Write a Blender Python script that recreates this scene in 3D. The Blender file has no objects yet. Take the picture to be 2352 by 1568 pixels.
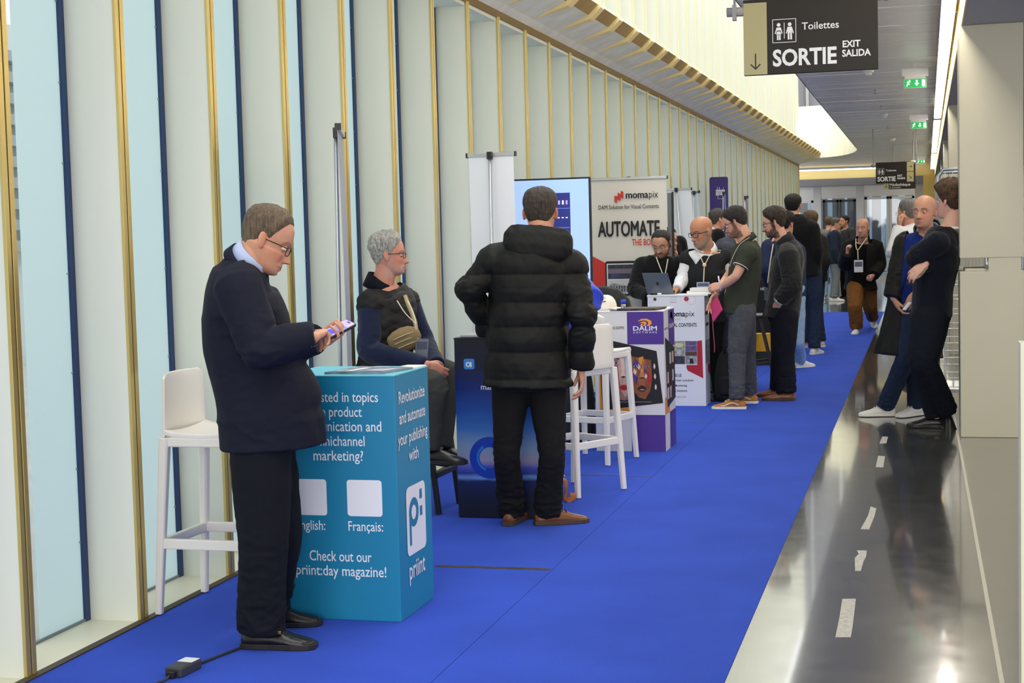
import bpy, math, random
import numpy as np
from mathutils import Vector, Matrix

C = bpy.context.scene.collection
SC = bpy.context.scene
random.seed(7)

# ------------------------------------------------------------------ camera
FPX, CAMZ = 3500.0, 1.52
CR = np.array([[0.96568, 0.25829, -0.02541], [0.00690, 0.07240, 0.99735], [-0.25945, 0.96330, -0.06814]])
CR = CR / np.linalg.norm(CR, axis=1)[:, None]
CR[1] = np.cross(CR[0], CR[2]); CR[1] /= np.linalg.norm(CR[1]); CR[0] = np.cross(CR[2], CR[1])
cam = bpy.data.cameras.new('camera'); camo = bpy.data.objects.new('camera', cam); C.objects.link(camo)
cam.sensor_width = 36.0; cam.lens = 36.0 * FPX / 2352.0; cam.clip_start = 0.05; cam.clip_end = 300
m = Matrix.Identity(4)
for i in range(3):
    m[i][0], m[i][1], m[i][2] = CR[0][i], CR[1][i], -CR[2][i]
m[2][3] = CAMZ
camo.matrix_world = m
SC.camera = camo

# ------------------------------------------------------------------ light and exposure
w = bpy.data.worlds.new('world'); SC.world = w; w.use_nodes = True
bg = w.node_tree.nodes['Background']; bg.inputs[0].default_value = (1.0, 0.985, 0.955, 1); bg.inputs[1].default_value = 1.45
def area(name, loc, rot, sx, sy, power, col):
    l = bpy.data.lights.new(name, 'AREA'); l.shape = 'RECTANGLE'; l.size = sx; l.size_y = sy; l.energy = power; l.color = col
    o = bpy.data.objects.new(name, l); o.location = loc; o.rotation_euler = rot; C.objects.link(o); return o
area('skylight', (-2.0, 19, 9.6), (0, math.radians(6), 0), 3.0, 48, 1750, (0.96, 0.985, 1.0))
area('rear_fill', (-1.0, -9.0, 2.6), (math.radians(91), 0, 0), 10, 4.6, 820, (1.0, 0.97, 0.92))  # added fill behind the camera for fins and ledge; no entrance known there
SC.view_settings.view_transform = 'Standard'; SC.view_settings.look = 'None'
SC.view_settings.exposure = 0.0; SC.view_settings.gamma = 1.0
SC.cycles.max_bounces = 8; SC.cycles.diffuse_bounces = 4; SC.cycles.glossy_bounces = 4
SC.cycles.transmission_bounces = 6; SC.cycles.transparent_max_bounces = 8
SC.cycles.caustics_reflective = False; SC.cycles.caustics_refractive = False
SC.cycles.use_denoising = True
SC.cycles.sample_clamp_indirect = 6.0

# ------------------------------------------------------------------ helpers
def at(px, py, Y):
    """point of the photographed frame (2352x1568) at distance Y along the corridor"""
    v = CR[0] * ((px - 1176) / FPX) - CR[1] * ((py - 784) / FPX) + CR[2]
    return np.array([0, 0, CAMZ]) + v * (Y / v[1])

def lin(c):
    out = []
    for v in c[:3]:
        v = v / 255.0
        out.append(v / 12.92 if v <= 0.04045 else ((v + 0.055) / 1.055) ** 2.4)
    return tuple(out) + (1.0,)

MATS = {}
def mat(name, rgb, rough=0.6, metal=0.0, bump=None, var=None, spec=0.5, sheen=0.0, emit=None, coat=0.0, trans=0.0, alpha=1.0, ior=1.45, stretch=None):
    if name in MATS: return MATS[name]
    M = bpy.data.materials.new(name); M.use_nodes = True
    nt = M.node_tree; b = nt.nodes['Principled BSDF']; L = nt.links
    b.inputs['Base Color'].default_value = lin(rgb); b.inputs['Roughness'].default_value = rough
    b.inputs['Metallic'].default_value = metal; b.inputs['Specular IOR Level'].default_value = spec
    b.inputs['Sheen Weight'].default_value = sheen; b.inputs['Coat Weight'].default_value = coat
    b.inputs['Transmission Weight'].default_value = trans; b.inputs['Alpha'].default_value = alpha; b.inputs['IOR'].default_value = ior
    if emit:
        b.inputs['Emission Color'].default_value = lin(rgb); b.inputs['Emission Strength'].default_value = emit
    tc = None
    def coord(scale):
        nonlocal tc
        if tc is None: tc = nt.nodes.new('ShaderNodeTexCoord')
        mp = nt.nodes.new('ShaderNodeMapping')
        s = stretch or (1, 1, 1)
        mp.inputs['Scale'].default_value = (scale * s[0], scale * s[1], scale * s[2])
        L.new(tc.outputs['Object'], mp.inputs['Vector']); return mp.outputs[0]
    if var:
        n = nt.nodes.new('ShaderNodeTexNoise'); n.inputs['Scale'].default_value = 1; n.inputs['Detail'].default_value = 4
        L.new(coord(var[0]), n.inputs['Vector'])
        r = nt.nodes.new('ShaderNodeMapRange'); r.inputs[1].default_value = 0.3; r.inputs[2].default_value = 0.7
        r.inputs[3].default_value = 1 - var[1]; r.inputs[4].default_value = 1 + var[1]
        L.new(n.outputs[0], r.inputs[0])
        x = nt.nodes.new('ShaderNodeVectorMath'); x.operation = 'SCALE'; x.inputs[0].default_value = lin(rgb)[:3]
        L.new(r.outputs[0], x.inputs['Scale']); L.new(x.outputs[0], b.inputs['Base Color'])
    if bump:
        n = nt.nodes.new('ShaderNodeTexNoise'); n.inputs['Scale'].default_value = 1; n.inputs['Detail'].default_value = 3
        L.new(coord(bump[0]), n.inputs['Vector'])
        bp = nt.nodes.new('ShaderNodeBump'); bp.inputs['Strength'].default_value = bump[1]; bp.inputs['Distance'].default_value = bump[2] if len(bump) > 2 else 0.004
        L.new(n.outputs[0], bp.inputs['Height']); L.new(bp.outputs[0], b.inputs['Normal'])
    MATS[name] = M
    return M

def tag(o, label=None, cat=None, group=None, kind=None):
    if label: o['label'] = label
    if cat: o['category'] = cat
    if group: o['group'] = group
    if kind: o['kind'] = kind
    return o

def thing(name, label=None, cat=None, loc=(0, 0, 0), rz=0.0, group=None, kind=None, parent=None):
    o = bpy.data.objects.new(name, None); C.objects.link(o); o.empty_display_size = 0.1
    o.location = loc; o.rotation_euler = (0, 0, rz)
    if parent: o.parent = parent
    return tag(o, label, cat, group, kind)

def rootloc(p):
    while p.parent: p = p.parent
    return np.array(p.location)

class MB:
    """collects boxes, tubes, lofts and polygons into one mesh"""
    def __init__(s): s.V = []; s.F = []; s.M = []; s.n = 0
    def add(s, V, F, m=0):
        V = np.asarray(V, float); k = s.n
        s.V.append(V); s.F += [tuple(i + k for i in f) for f in F]; s.M += [m] * len(F); s.n += len(V)
    def box(s, x0, x1, y0, y1, z0, z1, m=0):
        V = [(x, y, z) for x in (x0, x1) for y in (y0, y1) for z in (z0, z1)]
        s.add(V, [(0, 1, 3, 2), (4, 6, 7, 5), (0, 4, 5, 1), (2, 3, 7, 6), (0, 2, 6, 4), (1, 5, 7, 3)], m); return s
    def obox(s, c, ax, ay, az, m=0):
        c, ax, ay, az = (np.array(q, float) for q in (c, ax, ay, az))
        V = [c + i * ax + j * ay + k * az for i in (-1, 1) for j in (-1, 1) for k in (-1, 1)]
        s.add(V, [(0, 1, 3, 2), (4, 6, 7, 5), (0, 4, 5, 1), (2, 3, 7, 6), (0, 2, 6, 4), (1, 5, 7, 3)], m); return s
    def loft(s, rings, m=0, cap=True):
        R = np.asarray(rings, float); k, n = R.shape[:2]
        F = [(i * n + j, i * n + (j + 1) % n, (i + 1) * n + (j + 1) % n, (i + 1) * n + j) for i in range(k - 1) for j in range(n)]
        V = R.reshape(-1, 3)
        if cap:
            F.append(tuple(range(n - 1, -1, -1))); F.append(tuple((k - 1) * n + j for j in range(n)))
        s.add(V, F, m); return s
    def tube(s, pts, r, n=10, m=0, cap=True, flat=1.0, ref=None):
        P = np.asarray(pts, float); k = len(P)
        r = np.broadcast_to(np.asarray(r, float), (k,))
        T = np.gradient(P, axis=0) if k > 2 else np.repeat((P[-1:] - P[:1]), k, 0)
        T /= np.linalg.norm(T, axis=1)[:, None] + 1e-12
        u = np.array(ref if ref is not None else ((0, 0, 1) if abs(T[0][2]) < 0.9 else (0, 1, 0)), float)
        a = np.linspace(0, 2 * np.pi, n, endpoint=False); rings = []
        for i in range(k):
            u = u - T[i] * np.dot(u, T[i]); u /= np.linalg.norm(u) + 1e-12; v = np.cross(T[i], u)
            rings.append(P[i] + r[i] * (np.cos(a)[:, None] * u * flat + np.sin(a)[:, None] * v))
        return s.loft(rings, m, cap)
    def bar(s, p, q, w, h, m=0, up=(0, 0, 1)):
        p, q = np.array(p, float), np.array(q, float); t = q - p; L = np.linalg.norm(t); t /= L
        u = np.array(up, float); u = u - t * np.dot(u, t); u /= np.linalg.norm(u); v = np.cross(t, u)
        return s.obox((p + q) / 2, t * L / 2, v * w / 2, u * h / 2, m)
    def poly(s, pts, m=0): s.add(pts, [tuple(range(len(pts)))], m); return s
    def prism(s, pts, d, m=0):
        P = np.asarray(pts, float); n = len(P); d = np.array(d, float)
        s.add(np.vstack([P, P + d]), [tuple(range(n - 1, -1, -1)), tuple(range(n, 2 * n))] + [(i, (i + 1) % n, n + (i + 1) % n, n + i) for i in range(n)], m); return s
    def ball(s, c, rx, ry=None, rz=None, nu=16, nv=10, m=0, rot=None):
        ry = rx if ry is None else ry; rz = rx if rz is None else rz
        rings = []
        for i in range(nv + 1):
            t = np.pi * (i + 0.02) / (nv + 0.04); a = np.linspace(0, 2 * np.pi, nu, endpoint=False)
            P = np.stack([rx * np.sin(t) * np.cos(a), ry * np.sin(t) * np.sin(a), np.full(nu, -rz * np.cos(t))], 1)
            if rot is not None: P = P @ np.array(rot)
            rings.append(P + np.array(c))
        return s.loft(rings, m)
    def build(s, name, mats, parent=None, smooth=False, bevel=0, seg=2, world=True, loc=None):
        V = np.vstack(s.V)
        if parent is not None and world: V = V - rootloc(parent)
        if loc is not None: V = V - np.array(loc)
        o = raw_mesh(name, V, s.F, mats, s.M, parent, smooth)
        if loc is not None: o.location = loc
        if bevel:
            b = o.modifiers.new('bevel', 'BEVEL'); b.width = bevel; b.segments = seg; b.limit_method = 'ANGLE'; b.angle_limit = 0.7
            b.harden_normals = False
        return o

def raw_mesh(name, V, F, mats, M=None, parent=None, smooth=False):
    me = bpy.data.meshes.new(name); me.from_pydata([tuple(v) for v in V], [], F); me.validate()
    for x in (mats if isinstance(mats, (list, tuple)) else [mats]): me.materials.append(x)
    if M is not None and len(M) == len(me.polygons) and any(M): me.polygons.foreach_set('material_index', M)
    if smooth: me.polygons.foreach_set('use_smooth', [True] * len(me.polygons))
    me.update()
    o = bpy.data.objects.new(name, me); C.objects.link(o)
    if parent is not None: o.parent = parent
    return o

def recalc(o):
    import bmesh
    b = bmesh.new(); b.from_mesh(o.data); bmesh.ops.recalc_face_normals(b, faces=b.faces); b.to_mesh(o.data); b.free()
    return o

def children(o): return [c for c in bpy.data.objects if c.parent == o]
def copy_tree(o, parent=None):
    c = o.copy(); C.objects.link(c)
    if parent is not None: c.parent = parent
    for ch in children(o): copy_tree(ch, c)
    return c

def lettering(s, name, parent, org, right, up, size, m, width=None, align='L', bold=0.0, off=0.0012, height=None, spacing=1.0, fat=0.0):
    """flat letters printed on a surface: org = baseline start (L), centre (C) or end (R)"""
    cu = bpy.data.curves.new('t', 'FONT'); cu.body = s; cu.size = 1.0; cu.offset = bold; cu.resolution_u = 3; cu.space_character = spacing
    o = bpy.data.objects.new('t', cu); C.objects.link(o)
    dg = bpy.context.evaluated_depsgraph_get(); me = bpy.data.meshes.new_from_object(o.evaluated_get(dg))
    bpy.data.objects.remove(o); bpy.data.curves.remove(cu)
    n = len(me.vertices); V = np.empty(n * 3); me.vertices.foreach_get('co', V); V = V.reshape(-1, 3)
    x0, x1 = V[:, 0].min(), V[:, 0].max()
    sx = size
    if width: sx = width / (x1 - x0)
    sy = size
    if height: sy = height / (V[:, 1].max() - V[:, 1].min())
    sh = {'L': x0, 'C': (x0 + x1) / 2, 'R': x1}[align]
    right = np.array(right, float); right /= np.linalg.norm(right); up = np.array(up, float); up /= np.linalg.norm(up)
    nrm = np.cross(right, up)
    F = [tuple(p.vertices) for p in me.polygons]; bpy.data.meshes.remove(me)
    if fat:      # heavier strokes: the same letters laid down again a hair to either side
        k = len(V); V = np.vstack([V + np.array((dx * fat, dy * fat * .6, q)) for q, (dx, dy) in enumerate(((0, 0), (-1, 0), (1, 0), (0, 1), (0, -1)))]); F = [tuple(i + k * q for i in f) for q in range(5) for f in F]
    W = np.array(org, float) + ((V[:, 0] - sh) * sx)[:, None] * right + (V[:, 1] * sy)[:, None] * up + nrm * off + (V[:, 2] * .00015)[:, None] * nrm
    if parent is not None: W = W - rootloc(parent)
    return raw_mesh(name, W, F, m, None, parent)

class Face:
    """drawing plane on a flat surface: u to the right, v up, in metres"""
    def __init__(s, org, right, up, parent):
        s.o = np.array(org, float); s.r = np.array(right, float) / np.linalg.norm(right); s.u = np.array(up, float) / np.linalg.norm(up)
        s.n = np.cross(s.r, s.u); s.p = parent
    def pt(s, u, v, off=0.001): return s.o + s.r * u + s.u * v + s.n * off
    def text(s, t, name, u, v, size, m, **k):
        return lettering(t, name, s.p, s.pt(u, v, 0), s.r, s.u, size, m, **k)
    def shapes(s, name, polys, mats, off=0.001):
        b = MB(); 
        for i, (P, mi) in enumerate(polys): b.poly([s.pt(u, v, off + 0.00004 * i) for u, v in P], mi)
        return b.build(name, mats, s.p)

def circ(cx, cy, rx, ry=None, n=28, a0=0, a1=360):
    ry = rx if ry is None else ry
    a = np.radians(np.linspace(a0, a1, n, endpoint=(a1 - a0) < 359))
    return [(cx + rx * math.cos(t), cy + ry * math.sin(t)) for t in a]
def rect(x0, x1, y0, y1): return [(x0, y0), (x1, y0), (x1, y1), (x0, y1)]
def rrect(x0, x1, y0, y1, r, n=6):
    P = []
    for cx, cy, a in ((x1 - r, y0 + r, -90), (x1 - r, y1 - r, 0), (x0 + r, y1 - r, 90), (x0 + r, y0 + r, 180)):
        P += circ(cx, cy, r, r, n, a, a + 90)
    return P
def arc(cx, cy, r0, r1, a0, a1, n=30):
    a = np.radians(np.linspace(a0, a1, n))
    return [(cx + r1 * math.cos(t), cy + r1 * math.sin(t)) for t in a] + [(cx + r0 * math.cos(t), cy + r0 * math.sin(t)) for t in a[::-1]]
def stroke(P, w):
    P = np.array(P, float); d = np.gradient(P, axis=0); d /= np.linalg.norm(d, axis=1)[:, None]; n = np.stack([-d[:, 1], d[:, 0]], 1) * w / 2
    return [tuple(p) for p in P + n] + [tuple(p) for p in (P - n)[::-1]]
# ------------------------------------------------------------------ setting: floor, facade wall, ledge, ceiling, right side, far end
cream = mat('cream_panel', (226, 227, 216), 0.55, bump=(220, 0.05), var=(0.8, 0.015))
sillm = mat('cream_sill', (222, 219, 198), 0.45, bump=(300, 0.04))
gold = mat('gold_anodised', (200, 178, 112), 0.34, 0.6, var=(3, 0.05))
litgold = mat('lit_gold', (230, 224, 192), 0.45, 0.05)  # lighter copy of the cap gold: brightness of the upper wall put into colour
groove = mat('groove_brown', (84, 70, 30), 0.6, 0.3)
navy = mat('navy_gasket', (34, 62, 106), 0.45)
darkbrown = mat('dark_skirting', (66, 56, 40), 0.6)
steel = mat('brushed_steel', (176, 178, 182), 0.32, 0.9, bump=(90, 0.1), stretch=(1, 1, 8))
greypaint = mat('grey_paint', (150, 150, 156), 0.6, bump=(200, 0.05))
white = mat('white_plastic', (236, 236, 238), 0.4)
black = mat('black_plastic', (22, 22, 24), 0.45)

def frosted(name, rgb, tr):
    M = bpy.data.materials.new(name); M.use_nodes = True; nt = M.node_tree; nt.nodes.clear()
    out = nt.nodes.new('ShaderNodeOutputMaterial'); t = nt.nodes.new('ShaderNodeBsdfTranslucent'); d = nt.nodes.new('ShaderNodeBsdfPrincipled')
    t.inputs[0].default_value = lin(rgb); d.inputs['Base Color'].default_value = lin(rgb); d.inputs['Roughness'].default_value = 0.28
    n = nt.nodes.new('ShaderNodeTexNoise'); tc = nt.nodes.new('ShaderNodeTexCoord'); n.inputs['Scale'].default_value = 0.9
    nt.links.new(tc.outputs['Object'], n.inputs[0])
    mx = nt.nodes.new('ShaderNodeMixShader'); mx.inputs[0].default_value = 1 - tr
    nt.links.new(t.outputs[0], mx.inputs[1]); nt.links.new(d.outputs[0], mx.inputs[2]); nt.links.new(mx.outputs[0], out.inputs[0])
    return M
frost = frosted('frosted_glass', (226, 247, 252), 0.8)
def clearglass(name, tint=(245, 250, 250), refl=0.08):
    M = bpy.data.materials.new(name); M.use_nodes = True; nt = M.node_tree; nt.nodes.clear()
    out = nt.nodes.new('ShaderNodeOutputMaterial'); t = nt.nodes.new('ShaderNodeBsdfTransparent'); g = nt.nodes.new('ShaderNodeBsdfGlossy')
    t.inputs[0].default_value = lin(tint); g.inputs['Roughness'].default_value = 0.03
    mx = nt.nodes.new('ShaderNodeMixShader'); mx.inputs[0].default_value = refl
    nt.links.new(t.outputs[0], mx.inputs[1]); nt.links.new(g.outputs[0], mx.inputs[2]); nt.links.new(mx.outputs[0], out.inputs[0])
    return M
glass = clearglass('clear_glass')

# polished concrete floor with saw-cut joints every two metres
def floor_mat():
    M = bpy.data.materials.new('polished_concrete'); M.use_nodes = True; nt = M.node_tree; b = nt.nodes['Principled BSDF']; L = nt.links
    tc = nt.nodes.new('ShaderNodeTexCoord'); mp = nt.nodes.new('ShaderNodeMapping'); mp.inputs['Scale'].default_value = (1.2, 1.2, 1)
    L.new(tc.outputs['Object'], mp.inputs[0])
    n1 = nt.nodes.new('ShaderNodeTexNoise'); n1.inputs['Scale'].default_value = 1.3; n1.inputs['Detail'].default_value = 8; n1.inputs['Roughness'].default_value = 0.62
    L.new(mp.outputs[0], n1.inputs[0])
    cr = nt.nodes.new('ShaderNodeValToRGB'); cr.color_ramp.elements[0].position = 0.28; cr.color_ramp.elements[1].position = 0.74
    cr.color_ramp.elements[0].color = lin((66, 66, 66)); cr.color_ramp.elements[1].color = lin((92, 92, 90))
    L.new(n1.outputs[0], cr.inputs[0])
    # joints
    sx = nt.nodes.new('ShaderNodeSeparateXYZ'); L.new(tc.outputs['Object'], sx.inputs[0])
    def mth(op, a, bb):
        q = nt.nodes.new('ShaderNodeMath'); q.operation = op
        for i, v in enumerate((a, bb)):
            if isinstance(v, (int, float)): q.inputs[i].default_value = v
            elif v is not None: L.new(v, q.inputs[i])
        return q.outputs[0]
    jy = mth('LESS_THAN', mth('ABSOLUTE', mth('SUBTRACT', mth('FRACT', mth('DIVIDE', mth('SUBTRACT', sx.outputs[1], 6.705 - 100), 1.995), None), 0.5), None), 0.0)
    fr = mth('FRACT', mth('DIVIDE', mth('SUBTRACT', sx.outputs[1], 6.71 - 200.0), 2.0), None)
    d = mth('MINIMUM', fr, mth('SUBTRACT', 1.0, fr))
    line = mth('LESS_THAN', d, 0.0032)
    mx = nt.nodes.new('ShaderNodeMix'); mx.data_type = 'RGBA'
    L.new(line, mx.inputs[0]); L.new(cr.outputs[0], mx.inputs[6]); mx.inputs[7].default_value = lin((48, 48, 48))
    L.new(mx.outputs[2], b.inputs['Base Color'])
    n2 = nt.nodes.new('ShaderNodeTexNoise'); n2.inputs['Scale'].default_value = 6; n2.inputs['Detail'].default_value = 5; L.new(mp.outputs[0], n2.inputs[0])
    r = nt.nodes.new('ShaderNodeMapRange'); r.inputs[3].default_value = 0.10; r.inputs[4].default_value = 0.24; L.new(n2.outputs[0], r.inputs[0]); L.new(r.outputs[0], b.inputs['Roughness'])
    b.inputs['Specular IOR Level'].default_value = 0.95; b.inputs['IOR'].default_value = 2.1
    b.inputs['Coat Weight'].default_value = 0.9; b.inputs['Coat Roughness'].default_value = 0.06
    n3 = nt.nodes.new('ShaderNodeTexNoise'); n3.inputs['Scale'].default_value = 3.5; n3.inputs['Detail'].default_value = 2; L.new(mp.outputs[0], n3.inputs[0])
    bp = nt.nodes.new('ShaderNodeBump'); bp.inputs['Strength'].default_value = 0.12; bp.inputs['Distance'].default_value = 0.012
    L.new(n3.outputs[0], bp.inputs['Height']); L.new(bp.outputs[0], b.inputs['Normal'])
    return M
f = MB(); f.box(-3.34, 5.0, -6, 46.1, -0.2, 0.0)
tag(f.build('floor', floor_mat()), kind='structure')
# light sealant seam running along the corridor
f = MB(); f.box(0.243, 0.259, -2, 44, 0.0004, 0.0022)
tag(f.build('trim_1', mat('seam_filler', (206, 200, 184), 0.5)), kind='structure')

def carpet_mat():
    M = bpy.data.materials.new('blue_carpet'); M.use_nodes = True; nt = M.node_tree; b = nt.nodes['Principled BSDF']; L = nt.links
    tc = nt.nodes.new('ShaderNodeTexCoord')
    n1 = nt.nodes.new('ShaderNodeTexNoise'); n1.inputs['Scale'].default_value = 380; n1.inputs['Detail'].default_value = 2; L.new(tc.outputs['Object'], n1.inputs[0])
    n2 = nt.nodes.new('ShaderNodeTexNoise'); n2.inputs['Scale'].default_value = 2.2; n2.inputs['Detail'].default_value = 6; L.new(tc.outputs['Object'], n2.inputs[0])
    mp = nt.nodes.new('ShaderNodeMapping'); mp.inputs['Scale'].default_value = (260, 40, 1); L.new(tc.outputs['Object'], mp.inputs[0])
    a = nt.nodes.new('ShaderNodeMath'); a.operation = 'MULTIPLY_ADD'; L.new(n1.outputs[0], a.inputs[0]); a.inputs[1].default_value = 0.5
    s2 = nt.nodes.new('ShaderNodeMath'); s2.operation = 'MULTIPLY'; L.new(n2.outputs[0], s2.inputs[0]); s2.inputs[1].default_value = 0.5; L.new(s2.outputs[0], a.inputs[2])
    cr = nt.nodes.new('ShaderNodeValToRGB'); cr.color_ramp.elements[0].position = 0.3; cr.color_ramp.elements[1].position = 0.7
    cr.color_ramp.elements[0].color = lin((30, 57, 158)); cr.color_ramp.elements[1].color = lin((45, 77, 192)); L.new(a.outputs[0], cr.inputs[0])
    L.new(cr.outputs[0], b.inputs['Base Color']); b.inputs['Roughness'].default_value = 0.95; b.inputs['Specular IOR Level'].default_value = 0.15
    b.inputs['Sheen Weight'].default_value = 0.25; b.inputs['Sheen Roughness'].default_value = 0.5; b.inputs['Sheen Tint'].default_value = lin((120, 150, 255))
    bp = nt.nodes.new('ShaderNodeBump'); bp.inputs['Strength'].default_value = 0.35; bp.inputs['Distance'].default_value = 0.003
    L.new(n1.outputs[0], bp.inputs['Height']); L.new(bp.outputs[0], b.inputs['Normal'])
    return M
carpet_m = carpet_mat()
# three carpet lanes with thin seams between them
f = MB(); f.box(-3.045, -1.6345, -3, 28.45, 0, 0.004)
f.box(-1.632, -0.652, -3, 28.45, 0, 0.004)
tag(f.build('carpet', carpet_m), 'bright blue exhibition carpet laid along the window wall', 'carpet')
# floor trunking strips showing through slits in the carpet
bronze = mat('bronze_strip', (116, 106, 88), 0.35, 0.7, var=(9, 0.2))
for (x0, x1, y, t, d) in ((-2.19, -1.645, 6.665, 0.034, 'between turquoise counter and the black-blue counter'), (-2.62, -1.64, 9.372, 0.014, 'under the nearest white bar stool'), (-2.55, -1.655, 12.142, 0.014, 'right behind the purple and white counter')):
    f = MB(); f.box(x0, x1, y - t / 2, y + t / 2, 0.0041, 0.0062)
    tag(f.build('floor_strip', bronze), 'dark metal trunking strip in the carpet ' + d, 'floor strip', 'metal strips across the blue carpet')
f = MB(); f.box(-3.075, -3.04, -3, 40.7, 0, 0.010)
tag(f.build('baseboard_left', darkbrown), kind='structure')

# worn white tape marks on the concrete
tape = mat('worn_tape', (196, 194, 188), 0.55, var=(60, 0.22))
def tape_piece(P, label):
    f = MB(); f.prism([(x, y, 0.0004) for x, y in P], (0, 0, 0.0011)); tag(recalc(f.build('floor_tape', tape)), label, 'tape', 'worn tape marks on the concrete')
tape_piece([(-0.318, 5.715), (-0.262, 5.725), (-0.262, 5.9), (-0.268, 6.33), (-0.322, 6.32), (-0.318, 6.0)], 'worn white tape strip on the concrete, the one nearest the camera')
tape_piece([(-0.292, 6.86), (-0.268, 6.86), (-0.262, 7.08), (-0.255, 7.16), (-0.256, 7.3), (-0.302, 7.3), (-0.29, 7.22), (-0.304, 7.13), (-0.298, 6.98)], 'torn arrow-shaped piece of white tape on the concrete')
tape_piece([(-0.304, 7.83), (-0.262, 7.83), (-0.246, 8.2), (-0.242, 8.42), (-0.275, 8.48), (-0.28, 8.2)], 'scratched tape strip on the concrete beyond the torn arrow piece')
tape_piece([(-0.287, 9.9), (-0.24, 9.9), (-0.24, 10.38), (-0.285, 10.4)], 'short tape patch on the concrete near the white sneakers')
tape_piece([(-0.292, 11.0), (-0.245, 11.02), (-0.24, 11.36), (-0.28, 11.37)], 'tape patch on the concrete right in front of the white sneakers')

# ---- window wall on the left: deep cream fins, gold caps, frosted panes in the recesses
XW, XG, Y0F, SP, NF = -3.068, -3.303, 5.522, 0.8175, 44
wall = thing('wall_left', kind='structure')
TOP = 9.0
def fin_parts(i):
    y = Y0F + SP * i
    zt = TOP
    f = MB(); f.box(XG - 0.02, XW - 0.012, y - 0.026, y + 0.026, 0, zt)
    fin = f.build('fin', cream, wall)
    for z0, z1, gm in ((0, 3.3, gold), (3.3, zt, litgold)):
        g = MB(); g.box(XW - 0.014, XW, y - 0.032, y - 0.0045, z0, z1); g.box(XW - 0.014, XW, y + 0.0045, y + 0.032, z0, z1)
        g.build('mullion_cap', gm, fin, bevel=0.0015, seg=1)
    h = MB(); h.box(XW - 0.014, XW - 0.007, y - 0.0045, y + 0.0045, 0, zt); h.build('groove', groove, fin)
    return fin
for i in range(-7, NF): fin_parts(i)
f = MB(); f.box(XG - 0.02, XW + 0.002, -1.0, 40.7, -0.02, 0.001); f.build('sill', sillm, wall)
f = MB(); f.box(XG - 0.02, XW - 0.014, -1.0, 40.7, 3.15, 3.2); f.build('soffit', cream, wall)
f = MB(); f.box(XG - 0.06, XG - 0.01, -1.0, 40.7, 3.2, TOP); f.build('upper_panel', mat('upper_cream', (232, 236, 232), 0.6), wall)
f = MB(); f.box(XG - 0.05, XW + 0.0, 40.68, 40.9, 0, TOP); f.build('end_panel', cream, wall)
# windows, one per bay
screwm = mat('screw_grey', (150, 156, 160), 0.4, 0.6)
for i in range(-7, NF - 1):
    ya = Y0F + SP * i + 0.026; yb = Y0F + SP * (i + 1) - 0.026
    f = MB(); f.poly([(XG - 0.008, yb - 0.36, 0.012), (XG - 0.008, yb - 0.030, 0.012), (XG - 0.008, yb - 0.030, 3.15), (XG - 0.008, yb - 0.36, 3.15)])
    wn = tag(f.build('window_%d' % (i + 8), frost), kind='structure')
    g = MB(); g.box(XG - 0.020, XG - 0.013, ya, yb, 0.0, 3.15); g.build('clear_pane', glass, wn)
    n = MB(); n.box(XG - 0.012, XG + 0.004, yb - 0.036, yb - 0.001, 0.0, 3.15); n.build('gasket', navy, wn)
    k = MB(); k.box(XG - 0.012, XG + 0.001, ya, yb, 0.0, 0.012); k.build('bottom_seal', mat('seal_grey', (120, 132, 142), 0.5), wn)
    if i < 8:
        s = MB()
        for z in (0.33, 0.63, 1.02, 1.42, 1.86, 2.18, 2.5, 2.8): s.ball((XG - 0.002, yb - 0.048, z), 0.0045, nu=8, nv=6)
        s.build('fixing_screw', screwm, wn, smooth=True)

# ---- projecting ledge with golden ribs
ledge = thing('trim_2', kind='structure')
concrete = mat('marbled_soffit', (240, 238, 228), 0.45, bump=(3, 0.3, 0.02), var=(5, 0.10))
ribm = mat('cream_gold_rib', (250, 226, 164), 0.5)
brnz = mat('bronze_fascia', (168, 142, 92), 0.42, 0.2, var=(6, 0.12))
def lx(y): return 0.0000
def ledge_y(y):   # outward drift of the edge along the corridor
    return (y - 13.7) * 0.0072
def prof(y, grow=0.0):
    d = ledge_y(y)
    # inner foot, kink, top outer, top back
    return [(-3.070, 3.175), (-3.060, 3.225), (-3.000 + d * 0.3, 3.268), (-2.700 + d, 3.380), (-2.615 + d, 3.465), (-2.64 + d, 3.50), (-3.09, 3.50)]
def ledge_seg(name, y0, y1, ia, ib, m, dz=0.0, extra=None):
    rings = []
    for y in (y0, y1):
        rings.append([(x, y, z) for x, z in prof(y)])
    f = MB(); f.loft(rings); return f.build(name, m, ledge)
ys = [1.0] + [Y0F + SP * i for i in range(-5, 44)]
for a, b in zip(ys[:-1], ys[1:]):
    P, Q = prof(a), prof(b)
    f = MB()
    s = 0.0
    for j, mi in ((0, 2), (1, 0), (2, 0), (3, 1), (4, 3), (5, 3)):
        p, q, r, t = P[j], P[j + 1], Q[j + 1], Q[j]
        f.poly([(p[0], a, p[1]), (q[0], a, q[1]), (r[0], b, r[1]), (t[0], b, t[1])], mi)
    f.build('ledge_panel', [concrete, brnz, mat('dark_gap', (120, 96, 52), 0.6), mat('ledge_top', (228, 226, 214), 0.6)], ledge)
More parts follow.
